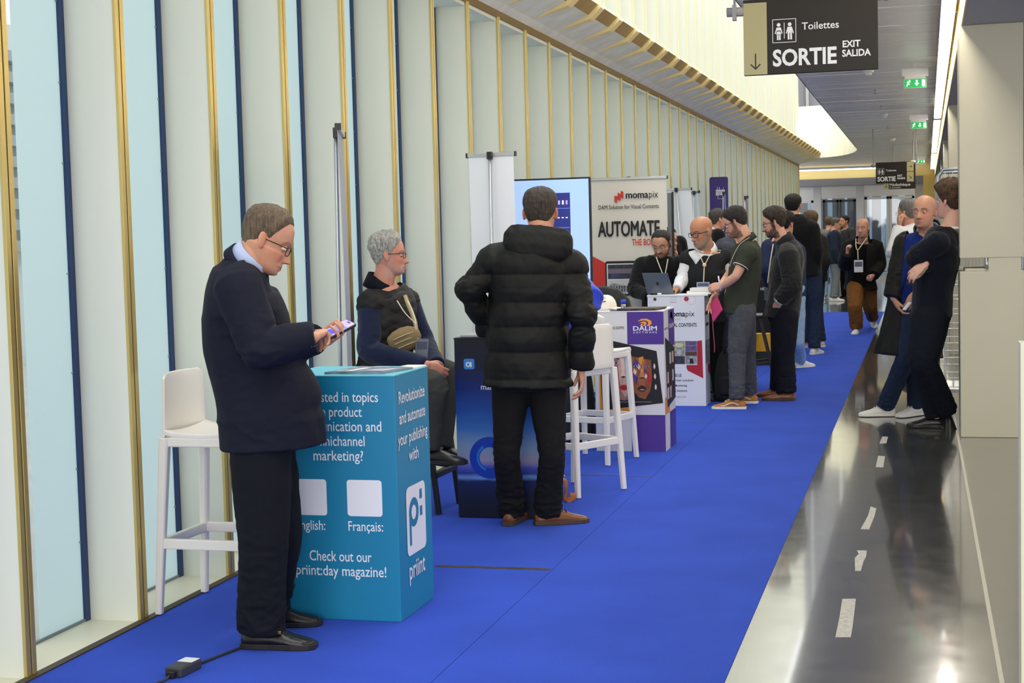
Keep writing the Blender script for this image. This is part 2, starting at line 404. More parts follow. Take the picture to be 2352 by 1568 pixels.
for y in ys[1:]:
    P = np.array(prof(y)); f = MB()
    def off(p, q, o):
        d = np.array(q) - np.array(p); d /= np.linalg.norm(d); return np.array([d[1], -d[0]]) * o
    # tapered wedge under the soffit, wide at the kink, then up the fascia
    A = P[2]; K = P[3]; T = P[4]; U = P[5]
    wk = 0.075
    n1 = off(A, K, 0.030); n2 = off(K, T, 0.034)
    f.add([(A[0], y - 0.003, A[1] - 0.002), (A[0], y + 0.003, A[1] - 0.002), (K[0] + n1[0], y + wk, K[1] + n1[1] - 0.004), (K[0] + n1[0], y - wk, K[1] + n1[1] - 0.004),
           (A[0], y - 0.003, A[1] + 0.004), (A[0], y + 0.003, A[1] + 0.004), (K[0], y + wk, K[1] + 0.004), (K[0], y - wk, K[1] + 0.004),
           (T[0] + n2[0], y + wk, T[1] + n2[1]), (T[0] + n2[0], y - wk, T[1] + n2[1]), (T[0] - 0.02, y + wk, T[1]), (T[0] - 0.02, y - wk, T[1]),
           (U[0] + 0.01, y + wk, U[1] + 0.012), (U[0] + 0.01, y - wk, U[1] + 0.012), (U[0] - 0.1, y + wk, U[1]), (U[0] - 0.1, y - wk, U[1])],
          [(0, 1, 2, 3), (0, 3, 7, 4), (1, 5, 6, 2), (3, 2, 8, 9), (3, 9, 11, 7), (2, 6, 10, 8), (9, 8, 12, 13), (9, 13, 15, 11), (8, 10, 14, 12), (13, 12, 14, 15)])
    recalc(f.build('rib', ribm, ledge, bevel=0.004, seg=2))

# ---- outdoors beyond the panes: paving and a pale slatted building
f = MB(); f.box(-40, -3.36, -20, 60, -0.35, -0.15); tag(f.build('ground', mat('outdoor_paving', (200, 200, 202), 0.9, var=(1.5, 0.1))), kind='structure')
bld = thing('building', 'white slatted building seen through the clear glass strip at far left', 'building', (-14, 24, -.15))
f = MB(); f.box(-15, -13.6, 4, 44, -0.15, 5); f.build('wall', mat('outdoor_white', (228, 230, 232), 0.8), bld)
f = MB()
for k in range(10): f.box(-13.6, -13.3, 4, 44, 1.5 + k * 0.32, 1.5 + k * 0.32 + 0.16)
f.build('louvre', mat('outdoor_grey', (170, 175, 180), 0.6), bld)

# ---- ceiling right of the void: metal slats, straight edge, rounded far end
ceilm = mat('perforated_metal', (222, 220, 216), 0.34, 0.3, bump=(14, 0.25, 0.01), var=(2.5, 0.05), stretch=(0.15, 1, 1))
ceil = thing('ceiling', kind='structure')
ZC = 3.33
XE = -1.385
f = MB(); n = 0
y = 2.0
rng = random.Random(3)
slats = MB(); gaps = MB()
while y < 44.6:
    x0 = XE if y < 35.4 else XE - 0.0
    if y > 35.4:
        t = min(1.0, (y - 35.4) / 4.2); x0 = XE - 1.25 * (1 - math.sqrt(max(0, 1 - t * t))) if t < 1 else -3.3
    slats.box(x0, 0.14 + 0.0032 * y, y, y + 0.288, ZC + rng.uniform(-0.003, 0.003), ZC + 0.03)
    y += 0.3
gaps.box(XE + 0.02, 0.3, 2, 44.6, ZC + 0.02, ZC + 0.045)
slats.build('slat_panel', ceilm, ceil); gaps.build('backing', mat('ceiling_dark', (96, 96, 98), 0.7), ceil)
f = MB(); f.box(XE - 0.008, XE, 2.0, 35.4, ZC - 0.004, ZC + 0.06)
f.build('edge_trim', mat('edge_dark', (90, 92, 96), 0.5, 0.5), ceil)
# curved bright fascia of the void, rising beyond the ceiling edge, and its end wall
warmwall = mat('warm_cream_wall', (250, 244, 218), 0.65, bump=(60, 0.04))
pts = [(XE, 30.0)] + [(XE, 35.4)] + [(XE - 1.25 * (1 - math.cos(math.radians(a))), 35.4 + 4.2 * math.sin(math.radians(a))) for a in range(10, 91, 10)] + [(-3.3, 39.75)]
f = MB()
for (x0, ya), (x1, yb) in zip(pts[1:-1], pts[2:]):
    f.add([(x0, ya, ZC), (x1, yb, ZC), (x1, yb + 1.3, 4.75), (x0, ya + 1.3, 4.75)], [(0, 1, 2, 3)])
f.add([(XE, 2, ZC + 0.06), (XE, 35.4, ZC + 0.06), (XE + 0.3, 36.7, 4.75), (XE + 0.3, 2, 4.75)], [(0, 1, 2, 3)])
tag(f.build('wall_far_1', warmwall), kind='structure')
f = MB(); f.box(-3.4, 2, 42.5, 42.7, 4.6, 9.2); tag(f.build('wall_far_3', greypaint), kind='structure')
f = MB(); f.box(-2.98, -2.9, 42.3, 42.5, 4.6, 9); f.box(-2.2, -2.1, 42.3, 42.5, 4.6, 9); tag(f.build('trim_3', steel), kind='structure')

# ---- linear lights along the right edge of the ceiling, in a golden trough
lightm = mat('light_diffuser', (255, 250, 236), 0.5, emit=26.0)
yel = mat('warm_yellow_paint', (250, 216, 128), 0.55)
def sx_(y): return 0.120 + 0.0036 * y
for (ya, yb, d) in ((3.2, 11.15, 'nearest segment'), (11.2, 17.3, 'second segment'), (17.35, 23.3, 'third segment'), (24.0, 34.0, 'fourth segment'), (34.9, 43.6, 'farthest segment')):
    t = thing('linear_light', d + ' of the white ceiling light line above the pillars', 'light', (sx_((ya + yb) / 2), (ya + yb) / 2, 3.1), 0, 'linear lights along the ceiling edge')
    f = MB(); f.loft([[(sx_(y), y, 3.095), (sx_(y) + 0.092, y, 3.095), (sx_(y) + 0.092, y, 3.115), (sx_(y), y, 3.115)] for y in (ya, yb)]); recalc(f.build('diffuser', lightm, t))
    f = MB(); f.loft([[(sx_(y) - 0.006, y, 3.1155), (sx_(y) + 0.098, y, 3.1155), (sx_(y) + 0.098, y, 3.17), (sx_(y) - 0.006, y, 3.17)] for y in (ya, yb)]); recalc(f.build('housing', greypaint, t))
f = MB()
f.loft([[(0.250 + 0.0032 * y, y, 2.93), (0.258 + 0.0032 * y, y, 2.93), (0.258 + 0.0032 * y, y, 3.42), (0.250 + 0.0032 * y, y, 3.42)] for y in (1.0, 45.5)])
for y in np.arange(3.0, 45, 1.9): f.box(0.15 + 0.0032 * y, 0.26 + 0.0032 * y, y - 0.03, y + 0.03, 3.18, 3.40)
tag(recalc(f.build('beam', yel)), kind='structure')
f = MB(); f.loft([[(0.259 + 0.0032 * y, y, 2.935), (5.0, y, 2.935), (5.0, y, 3.0), (0.259 + 0.0032 * y, y, 3.0)] for y in (1.0, 45.8)]); f.box(0.14, 5.0, -1, 45.8, 3.42, 3.5)
tag(f.build('ceiling_right', greypaint), kind='structure')
f = MB(); f.box(2.4, 2.5, 17, 45.8, 0, 2.935); tag(f.build('wall_right', mat('right_wall_cream', (216, 208, 180), 0.6, bump=(120, 0.05))), kind='structure')

# ---- pillars on the right
pil = mat('pillar_cream', (206, 200, 178), 0.62, bump=(140, 0.06), var=(1.2, 0.03))
def pillar(x, y, full):
    t = thing('pillar', kind='structure', loc=(x, y, 0))
    if not full:
        f = MB(); f.box(x, x + 0.43, y, y + 0.5, 0, 2.935); f.build('shaft', pil, t, bevel=0.006); return
    f = MB(); f.box(x, x + 0.434, y, y + 0.5, 0.0, 1.195); f.build('lower_block', pil, t, bevel=0.006)
    f = MB(); f.box(x, x + 0.434, y, y + 0.5, 1.288, 2.935); f.build('upper_block', pil, t, bevel=0.006)
    f = MB(); f.box(x + 0.195, x + 0.418, y + 0.004, y + 0.48, 1.195, 1.288); f.build('core_block', pil, t)
    f = MB(); f.box(x + 0.035, x + 0.415, y + 0.012, y + 0.48, 1.195, 1.215); f.build('seat_pad', pil, t, bevel=0.005)
    f = MB(); f.tube([(x + 0.182, y + 0.006, 1.21), (x + 0.182, y + 0.006, 1.288)], 0.014, 10); f.build('pipe_post', steel, t, smooth=True)
pillar(0.27, 11.37, True)
for x, y in ((0.325, 18.7), (0.37, 26.2), (0.42, 33.6), (0.45, 40.4)): pillar(x, y, False)
# pale post right at the frame edge
f = MB(); f.box(0.2695, 0.40, 4.5, 4.62, 0.0, 1.185)
tag(f.build('bollard_post', mat('post_cream', (236, 230, 206), 0.5)), 'cream post cut by the right edge of the picture, in front of the big pillar', 'post')

# ---- far end: cream lit fascia, grey beam, steel frames and glass doors
far = thing('wall_far_2', kind='structure')
YF = 46.0
def X(px, py=500, Y=YF): return at(px, py, Y)[0]
f = MB(); f.box(-6, 1.2, YF - 0.35, YF, 2.98, 3.45); f.build('lit_fascia', mat('fascia_yellow', (250, 228, 160), 0.6), far)
f = MB(); f.box(-6, 1.2, YF - 0.4, YF, 2.78, 2.99); f.build('lintel', mat('lintel_grey', (128, 130, 140), 0.5), far)
f = MB(); f.box(-6, 3, YF - 0.0, YF + 0.3, 3.4, 9.4); f.build('upper_wall', warmwall, far)
posts = ((1869, 1886), (1967, 1985), (2102, 2121))
for a, b in posts:
    f = MB(); f.box(X(a), X(b), YF - 0.06, YF + 0.1, 0, 2.8); f.build('post', mat('post_white', (214, 218, 226), 0.5), far)
f = MB(); f.box(X(1780), X(1869), YF, YF + 0.06, 2.38, 2.8); f.box(X(1886), X(1967), YF, YF + 0.06, 2.42, 2.8); f.box(X(1985), X(2102), YF, YF + 0.06, 2.45, 2.8)
f.build('header_panel', steel, far)
f = MB(); f.box(X(2121), X(2150), YF - 0.6, YF - 0.1, 0, 3.0); f.build('yellow_column', yel, far)
t = thing('linear_light', 'long light tube above the glass doors at the far end', 'light', (-1.8, YF - 0.6, 3.2), 0, 'linear lights along the ceiling edge')
f = MB(); f.box(-3.9, -1.15, YF - 0.62, YF - 0.55, 3.225, 3.26); f.build('diffuser', mat('tube_diffuser', (255, 250, 236), 0.5, emit=4.0), t)
f = MB(); f.box(-3.95, -1.1, YF - 0.66, YF - 0.5, 3.2605, 3.32); f.build('housing', greypaint, t)
f = MB(); f.tube([(-1.15, YF - 0.58, 3.32), (-1.15, YF - 0.58, 3.5)], 0.01, 6); f.build('hanger', steel, t)
dglass = clearglass('door_glass', (222, 228, 232), 0.07)
dark = mat('door_dark', (70, 74, 82), 0.4, 0.4)
for i, (a, b, zt) in enumerate(((1790, 1869, 2.38), (1890, 1927, 2.38), (1928, 1966, 2.38), (1986, 2042, 2.43), (2043, 2101, 2.43))):
    d = MB(); x0, x1 = X(a), X(b); y = YF + 0.03
    d.box(x0, x0 + 0.07, y - 0.02, y + 0.04, 0.0, zt); d.box(x1 - 0.07, x1, y - 0.02, y + 0.04, 0.0, zt); d.box(x0, x1, y - 0.02, y + 0.04, zt - 0.07, zt); d.box(x0, x1, y - 0.02, y + 0.04, 0, 0.1)
    o = tag(d.build('door_%d' % (i + 1), dark if i in (1, 2) else steel), kind='structure')
    g = MB(); g.box(x0 + 0.07, x1 - 0.07, y, y + 0.012, 0.1, zt - 0.07); g.build('pane', dglass, o)
    if i in (1, 2, 3):
        h = MB(); hx = x1 - 0.12 if i != 2 else x0 + 0.12; h.tube([(hx, y - 0.06, 0.8), (hx, y - 0.06, 1.6)], 0.015, 8); h.build('handle', steel, o, smooth=True)
# forecourt and facade seen through the glass
f = MB(); f.box(-12, 8, 46.4, 70, -0.2, -0.02); tag(f.build('ground_far', mat('far_paving', (150, 152, 158), 0.5)), kind='structure')
b2 = thing('building', 'grey facade with pale blue vertical bars behind the glass doors', 'building', (-1, 56, 0))
f = MB(); f.box(-14, 8, 56, 57, 0, 9); f.build('wall', mat('far_facade', (128, 128, 130), 0.7, var=(0.6, 0.15)), b2)
f = MB()
for x, ww in ((-4.6, .14), (-3.9, .1), (-3.2, .16), (-2.6, .08), (-2.2, .18), (-1.75, .08), (-1.35, .20), (-.75, .22), (-.25, .18), (.2, .2)): f.box(x, x + ww, 55.7, 56, 0, 3.4)
f.build('vertical_bar', mat('bar_blue', (176, 200, 228), 0.5), b2)
f = MB(); f.box(-14, 8, 55.5, 55.7, 0.0, 1.0); f.build('low_band', mat('band_grey', (190, 196, 204), 0.6), b2)
def nrm_(v):
    v = np.array(v, float); return v / np.linalg.norm(v)
# ------------------------------------------------------------------ counters
teal = mat('teal_board', (20, 126, 166), 0.42, bump=(260, 0.03))
inkw = mat('ink_white', (232, 234, 240), 0.5)
inkb = mat('ink_black', (24, 24, 28), 0.5)
def counter(label, x0, x1, y0, y1, z, mats, split=None):
    t = thing('counter', label, 'counter', ((x0 + x1) / 2, (y0 + y1) / 2, 0))
    return t

X0, X1, Ya, Yb, ZT = -2.495, -2.005, 5.645, 6.070, 0.99
tq = counter('turquoise promotional counter with white lettering beside the man in the navy suit', X0, X1, Ya, Yb, ZT, teal)
f = MB(); f.box(X0, X1, Ya, Yb, 0.004, ZT - 0.004); f.build('body', teal, tq, bevel=0.003)
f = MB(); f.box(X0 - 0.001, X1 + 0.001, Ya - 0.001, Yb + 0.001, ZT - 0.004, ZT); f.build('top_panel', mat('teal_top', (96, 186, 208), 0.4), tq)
FF = Face((X0, Ya, 0), (1, 0, 0), (0, 0, 1), tq)
for s, v, wd in (('Interested in topics', .885, .352), ('like product', .826, .212), ('communication and', .768, .372), ('omnichannel', .709, .228), ('marketing?', .650, .212)):
    FF.text(s, 'lettering', .245, v, .058, inkw, width=wd, align='C', bold=0.006)
FF.text('English:', 'lettering', .117, .368, .056, inkw, width=.125, align='C', bold=0.006)
FF.text('Français:', 'lettering', .352, .368, .056, inkw, width=.147, align='C', bold=0.006)
FF.text('Check out our', 'lettering', .240, .243, .060, inkw, width=.265, align='C', bold=0.006)
FF.text('priint:day magazine!', 'lettering', .240, .184, .060, inkw, width=.386, align='C', bold=0.006)
FF.shapes('white_plate', [(rrect(.045, .190, .427, .573, .013), 0)], [inkw])
FF.shapes('white_plate', [(rrect(.277, .425, .427, .573, .013), 0)], [inkw])
RF = Face((X1 + 0.001, Ya, 0), (0, 1, 0), (0, 0, 1), tq)
for s, v, wd in (('Revolutionize', .872, .325), ('and automate', .790, .325), ('your publishing', .705, .37), ('with', .628, .12)):
    RF.text(s, 'lettering', .205, v, .070, inkw, width=wd, align='C', bold=0.012)
RF.shapes('logo_plate', [(rrect(.095, .335, .245, .525, .03), 0)], [inkw])
tealink = mat('teal_ink', (16, 118, 160), 0.5)
RF.shapes('logo_mark', [(arc(.185, .415, .030, .060, -90, 270), 0), (rect(.127, .150, .285, .43), 0), (rect(.262, .292, .385, .425), 0), (rect(.262, .292, .455, .495), 0)], [tealink], off=0.0018)
RF.text('priint', 'lettering', .21, .150, .105, inkw, width=.2, align='C', bold=0.012)
# magazines on the turquoise counter
mg = thing('magazine', 'grey and white magazine with a teal edge lying on the turquoise counter', 'magazine', (-2.2, 5.86, ZT))
f = MB(); f.prism([(-2.32, 5.70, ZT + .0005), (-2.075, 5.70, ZT + .0005), (-2.02, 5.92, ZT + .0005), (-2.27, 5.985, ZT + .0005)], (0, 0, 0.008)); recalc(f.build('pages', mat('magazine_cover', (120, 130, 140), 0.35, var=(14, 0.5)), mg))
fm = Face((-2.32, 5.70, ZT + 0.0088), (1, 0, 0), (0, 1, 0), mg)
fm.shapes('cover_print', [([(.01, .004), (.235, .004), (.238, .028), (.015, .03)], 0), ([(.07, .05), (.1, .05), (.13, .2), (.1, .2)], 1), ([(.03, .05), (.045, .05), (.06, .12), (.05, .12)], 1), ([(.15, .06), (.235, .05), (.27, .18), (.17, .13)], 2), ([(.13, .2), (.2, .22), (.21, .24), (.13, .25)], 2)], [tealink, inkw, mat('ink_lilac', (176, 182, 206), .5)], off=0.0004)
mg = thing('magazine', 'second magazine peeking out under the first at the counter corner', 'magazine', (-2.05, 5.98, ZT))
f = MB(); f.prism([(-2.10, 5.995, ZT + .0005), (-2.015, 5.93, ZT + .0005), (-2.008, 6.06, ZT + .0005), (-2.09, 6.062, ZT + .0005)], (0, 0, 0.006)); recalc(f.build('pages', mat('paper_white', (228, 228, 226), 0.5), mg))

# black-blue counter with a printed dusk picture
def dusk():
    M = bpy.data.materials.new('dusk_print'); M.use_nodes = True; nt = M.node_tree; b = nt.nodes['Principled BSDF']; L = nt.links
    tc = nt.nodes.new('ShaderNodeTexCoord'); sp = nt.nodes.new('ShaderNodeSeparateXYZ'); L.new(tc.outputs['Object'], sp.inputs[0])
    n = nt.nodes.new('ShaderNodeTexNoise'); n.inputs['Scale'].default_value = 5; n.inputs['Detail'].default_value = 5
    mp = nt.nodes.new('ShaderNodeMapping'); mp.inputs['Scale'].default_value = (0.8, 1, 6); L.new(tc.outputs['Object'], mp.inputs[0]); L.new(mp.outputs[0], n.inputs[0])
    a = nt.nodes.new('ShaderNodeMath'); a.operation = 'MULTIPLY_ADD'; L.new(n.outputs[0], a.inputs[0]); a.inputs[1].default_value = 0.06; L.new(sp.outputs[2], a.inputs[2])
    cr = nt.nodes.new('ShaderNodeValToRGB'); L.new(a.outputs[0], cr.inputs[0]); e = cr.color_ramp.elements
    stops = [(0.0, (3, 6, 18)), (0.13, (4, 12, 40)), (0.24, (4, 26, 88)), (0.258, (110, 150, 220)), (0.275, (30, 60, 150)), (0.31, (70, 80, 190)), (0.345, (150, 146, 176)), (0.42, (120, 150, 190)), (0.52, (52, 112, 190)), (0.62, (22, 76, 165)), (0.74, (8, 40, 118)), (0.86, (4, 14, 50)), (1.0, (3, 6, 20))]
    e[0].position, e[0].color = stops[0][0], lin(stops[0][1]); e[1].position, e[1].color = stops[-1][0], lin(stops[-1][1])
    for p, c in stops[1:-1]: q = e.new(p); q.color = lin(c)
    L.new(cr.outputs[0], b.inputs['Base Color']); b.inputs['Roughness'].default_value = 0.4
    return M
bx0, bx1, by0, by1, bz = -2.442, -1.955, 7.86, 8.08, 0.985
bc = counter('black and blue counter with a printed horizon in front of the padded coat man', bx0, bx1, by0, by1, bz, None)
f = MB(); f.box(bx0, bx1, by0, by1, 0.006, bz - 0.006); f.build('body', dusk(), bc, bevel=0.002)
f = MB(); f.box(bx0 - .002, bx1 + .002, by0 - .002, by1 + .002, bz - 0.006, bz); f.build('top_panel', black, bc)
BF = Face((bx0, by0, 0), (1, 0, 0), (0, 0, 1), bc)
deep = mat('deep_blue_ink', (10, 60, 176), .4); deep2 = mat('bright_blue_ink', (40, 116, 214), .4)
BF.shapes('logo_mark', [(arc(.185, .335, .058, .114, 0, 360, 48), 0), ([(.265, .222), (.365, .222), (.365, .252), (.335, .262), (.335, .40), (.378, .447), (.265, .449)], 0), (arc(.185, .335, .062, .075, 120, 250, 20), 1)], [deep, deep2])
BF.shapes('icon_plate', [(rrect(.052, .112, .815, .872, .01), 0)], [mat('icon_blue', (58, 134, 214), .4)])
BF.shapes('icon_mark', [(arc(.077, .841, .007, .014, 0, 360), 0), (rect(.089, .096, .827, .855), 0)], [inkw], off=0.0016)
BF.text('management', 'lettering', .145, .705, .045, inkw, width=.22, bold=0.01)
lp = thing('laptop', 'thin silver laptop lying closed on the black-blue counter', 'laptop', (-2.35, 8.03, bz))
f = MB(); f.box(-2.415, -2.16, 7.88, 8.06, bz + .0005, bz + .016); f.build('body', mat('laptop_silver', (196, 198, 202), .3, .8), lp, bevel=.004)

# purple and white software counter
purple = mat('purple_print', (74, 46, 140), .45); lgrey = mat('light_grey_print', (214, 213, 216), .45); orange = mat('orange_print', (216, 138, 44), .45)
dx0, dx1, dy0, dy1, dz = -2.215, -1.722, 10.44, 10.90, .988
dc = counter('purple, white and orange counter with two printed faces on its front', dx0, dx1, dy0, dy1, dz, None)
f = MB(); f.box(dx0, dx1, dy0, dy1, .004, dz - .006); f.build('body', lgrey, dc, bevel=.002)
f = MB(); f.box(dx0 - .002, dx1 + .002, dy0 - .002, dy1 + .002, dz - .006, dz); f.build('top_panel', mat('counter_white', (232, 232, 232), .4), dc)
DF = Face((dx0, dy0, 0), (1, 0, 0), (0, 0, 1), dc)
DF.shapes('colour_cell', [(rect(.236, .493, .755, .985), 0)], [purple]); DF.shapes('colour_cell', [(rect(.254, .493, .004, .262), 0)], [purple])
DF.shapes('colour_cell', [(rect(.03, .254, .276, .56), 0)], [orange]); DF.shapes('colour_cell', [(rect(0, .24, .245, .276), 0)], [mat('mid_grey_print', (168, 168, 172), .45)])
mon = mat('monitor_print', (26, 25, 28), .4); skinA = mat('print_skin_pale', (196, 160, 150), .5, var=(30, .25)); skinB = mat('print_skin_brown', (128, 74, 46), .5, var=(30, .3))
redp = mat('print_red', (176, 28, 34), .5); greyp = mat('print_grey', (190, 186, 190), .5); violet = mat('print_violet', (74, 54, 150), .5); darkp = mat('print_dark', (48, 30, 30), .5); pale2 = mat('print_pale', (222, 196, 186), .5)
def lens_(cx, cy, w, h, n=10): return [(cx - w + 2 * w * k / n, cy + h * math.sin(math.pi * k / n)) for k in range(n + 1)] + [(cx + w - 2 * w * k / n, cy - h * .8 * math.sin(math.pi * k / n)) for k in range(1, n)]
def lips_(cx, cy, w, h): return [(cx - w, cy), (cx - w * .45, cy + h * .75), (cx - w * .15, cy + h), (cx, cy + h * .8), (cx + w * .15, cy + h), (cx + w * .45, cy + h * .75), (cx + w, cy), (cx + w * .55, cy - h * .9), (cx, cy - h * 1.15), (cx - w * .55, cy - h * .9)]
SCREEN = [([(.03, .805), (.440, .708), (.479, .346), (.05, .295)], 0)]
# left printed face: pale skin in half shade
SCREEN += [([(.128, .70), (.268, .672), (.268, .40), (.245, .372), (.205, .362), (.165, .372), (.140, .42)], 9), ([(.165, .69), (.255, .672), (.252, .56), (.245, .44), (.215, .385), (.185, .43), (.17, .55)], 1), ([(.185, .66), (.215, .655), (.212, .56), (.222, .535), (.182, .53), (.19, .57)], 7),
    (lens_(.152, .625, .022, .010), 6), (circ(.153, .626, .008), 3), (lens_(.234, .615, .020, .009), 3), (stroke([(.128, .650), (.150, .662), (.176, .652)], .008), 3), (stroke([(.215, .645), (.24, .652), (.262, .638)], .008), 3),
    (lens_(.202, .527, .018, .007), 3), (lips_(.205, .455, .036, .020), 4), (stroke([(.170, .455), (.205, .452), (.240, .455)], .003), 3), (rect(.128, .150, .665, .70), 5), (rect(.178, .205, .672, .695), 8)]
# right printed face: brown skin with a harlequin pattern
SCREEN += [([(.268, .672), (.40, .645), (.405, .52), (.392, .43), (.355, .372), (.31, .385), (.268, .43)], 2), ([(.295, .66), (.37, .648), (.365, .52), (.352, .44), (.325, .43), (.295, .52)], 10), ([(.322, .63), (.345, .63), (.345, .55), (.355, .525), (.315, .525), (.324, .56)], 11),
    ([(.290, .655), (.312, .625), (.296, .590), (.276, .628)], 8), ([(.312, .662), (.345, .672), (.352, .640), (.338, .610), (.318, .628)], 5), ([(.314, .625), (.330, .600), (.318, .572), (.302, .595)], 6), ([(.335, .605), (.350, .580), (.340, .548), (.326, .572)], 5),
    ([(.270, .575), (.290, .545), (.308, .520), (.292, .480), (.274, .520)], 8), ([(.280, .59), (.298, .565), (.288, .54), (.272, .56)], 7), ([(.372, .575), (.392, .550), (.398, .500), (.384, .470), (.366, .520)], 4), ([(.358, .560), (.372, .535), (.364, .51), (.350, .53)], 7), ([(.352, .59), (.368, .57), (.362, .55), (.346, .565)], 8),
    (lens_(.290, .603, .022, .012), 8), (lens_(.290, .603, .014, .008), 6), (circ(.290, .603, .0065), 3), (lens_(.376, .598, .020, .011), 8), (lens_(.376, .598, .012, .007), 6), (circ(.376, .598, .006), 3),
    (lens_(.334, .520, .020, .006), 3), (lips_(.334, .448, .034, .022), 3), (lens_(.334, .438, .020, .006), 11)]
for Q in ([(.288, .66), (.31, .625), (.33, .60), (.352, .575)], [(.352, .67), (.335, .61), (.316, .57), (.290, .48)], [(.27, .63), (.296, .59), (.318, .572)], [(.37, .58), (.35, .53), (.364, .51)]): SCREEN.append((stroke(Q, .003), 3))
SCREEN += [(lens_(.423, .60, .008, .022), 7), (lens_(.426, .53, .008, .022), 7), (lens_(.430, .455, .008, .022), 7), (rect(.14, .40, .352, .354), 6), (circ(.165, .325, .006, .012), 5)]
DF.shapes('printed_screen', SCREEN, [mon, skinA, skinB, darkp, redp, orange, greyp, pale2, violet, mat('print_skin_shade', (140, 104, 100), .5, var=(30, .2)), mat('print_skin_mid', (150, 88, 54), .5, var=(30, .2)), mat('print_skin_warm', (186, 122, 82), .5)], off=.0022)
DF.text('dalim', 'lettering', .035, .862, .042, inkb, width=.085, bold=0.02)
DF.text('.com', 'lettering', .125, .862, .042, inkb, width=.088)
DF.text('DALIM', 'lettering', .362, .852, .045, inkw, width=.165, align='C', fat=.02, height=.030)
DF.text('SOFTWARE', 'lettering', .362, .832, .02, inkw, width=.165, align='C', spacing=1.6)
DF.shapes('logo_swoosh', [(stroke([(.305 + .095 * math.sin(a * .5), .925 - .012 * a) for a in np.linspace(.2, 2.6, 9)], .002), 0),
    ([(.310, .914), (.335, .932), (.375, .934), (.405, .920), (.410, .900), (.392, .884), (.372, .882), (.386, .898), (.384, .912), (.365, .922), (.335, .920)], 0),
    ([(.320, .900), (.345, .914), (.368, .912), (.374, .900), (.362, .884), (.347, .882), (.356, .893), (.352, .901), (.338, .903)], 0),
    ([(.328, .888), (.342, .898), (.350, .892), (.342, .882), (.333, .882)], 0)], [mat('orange_logo', (236, 158, 56), .45)])
DR = Face((dx1, dy0, 0), (0, 1, 0), (0, 0, 1), dc)
DR.shapes('colour_cell', [(rect(.20, .46, .72, .985), 0)], [purple]); DR.shapes('colour_cell', [(rect(.20, .46, .004, .262), 0)], [purple]); DR.shapes('colour_cell', [(rect(0, .20, .262, .38), 0)], [orange])
DR.shapes('printed_screen', [([(.04, .80), (.44, .70), (.46, .34), (.1, .30)], 0)] + [(rect(.10 + .11 * i, .17 + .11 * i, v, v + .08), 1 + (i + j) % 3) for i in range(3) for j, v in enumerate((.36, .47, .60))], [mon, greyp, skinA, darkp], off=.0022)
DR.text('DALIM', 'lettering', .33, .852, .045, inkw, width=.2, align='C', bold=0.012, height=.03)
DR.shapes('logo_swoosh', [(arc(.33, .905, .02, .06, 0, 160), 0)], [orange])
DR.text('www.dalim.com', 'lettering', .10, .85, .03, inkb, width=.17, align='C')

# things lying on it
def leaflet(label, P, z, m, h=.003):
    t = thing('leaflet', label, 'leaflet', (P[0][0], P[0][1], z), group=None)
    f = MB(); f.prism([(x, y, z) for x, y in P], (0, 0, h)); recalc(f.build('sheet', m, t)); return t
leaflet('dark violet leaflet hanging over the front edge of the purple counter', [(-2.10, 10.438), (-1.90, 10.438), (-1.90, 10.62), (-2.10, 10.62)], dz + .0006, mat('leaflet_violet', (52, 42, 96), .4))
leaflet('dark brown brochure pile on the purple counter, next to the blue bottle cap', [(-2.055, 10.47), (-1.78, 10.46), (-1.74, 10.70), (-2.02, 10.72)], dz + .0042, mat('leaflet_brown', (72, 58, 48), .4, var=(18, .6)), .012)
leaflet('white sheet at the right corner of the purple counter', [(-1.80, 10.73), (-1.725, 10.62), (-1.724, 10.86), (-1.80, 10.88)], dz + .0006, white, .005)
cap = thing('baseball_cap', 'white baseball cap with small black and orange print on the counter', 'cap', (-2.16, 10.62, dz))
f = MB(); rings = []
for i in range(9):
    t = i / 8 * math.pi / 2; r = math.cos(t) ** .7 if i < 8 else .02
    a = np.linspace(0, 2 * np.pi, 24, endpoint=False)
    rings.append([(-2.18 + .088 * r * math.cos(q), 10.66 + .10 * r * math.sin(q), dz + .002 + .105 * math.sin(t)) for q in a])
f.loft(rings); recalc(f.build('crown', mat('cap_white', (236, 228, 216), .8, bump=(160, .1)), cap, smooth=True))
f = MB(); a = np.linspace(-1.25, 1.25, 14)
top = [(-2.18 + .080 * math.cos(q) + .01, 10.66 + .088 * math.sin(q), dz + .014) for q in a] ; out = [(-2.18 + .165 * math.cos(q * .8) , 10.66 + .088 * math.sin(q), dz + .010 - .008 * abs(math.sin(q))) for q in a]
V = top + out; nn = len(a); f.add(V + [(x, y, z + .004) for x, y, z in V], [(i, i + 1, nn + i + 1, nn + i) for i in range(nn - 1)] + [(2 * nn + i, 3 * nn + i, 3 * nn + i + 1, 2 * nn + i + 1) for i in range(nn - 1)] + [(nn + i, nn + i + 1, 3 * nn + i + 1, 3 * nn + i) for i in range(nn - 1)])
recalc(f.build('visor', MATS['cap_white'], cap, smooth=True))
Face((-2.18, 10.572, dz + .055), (.9, -.25, 0), (-.1, .3, 1), cap).shapes('cap_print', [([(.01, 0), (.03, .004), (.035, .012), (.012, .008)], 0), (arc(.02, .025, .008, .014, 10, 170), 1)], [inkb, orange], off=.006)
bt = thing('bottle', 'tiny clear bottle with a blue screw cap on the purple counter', 'bottle', (-2.025, 10.50, dz))
f = MB(); f.tube([(-2.025, 10.56, dz + .017), (-2.025, 10.56, dz + .045)], .017, 16); f.build('body', mat('clear_plastic', (214, 216, 224), .2, trans=.6), bt, smooth=True)
f = MB(); f.tube([(-2.025, 10.56, dz + .045), (-2.025, 10.56, dz + .075)], .0185, 16); f.build('screw_cap', mat('cap_blue', (36, 72, 206), .4), bt, smooth=True)

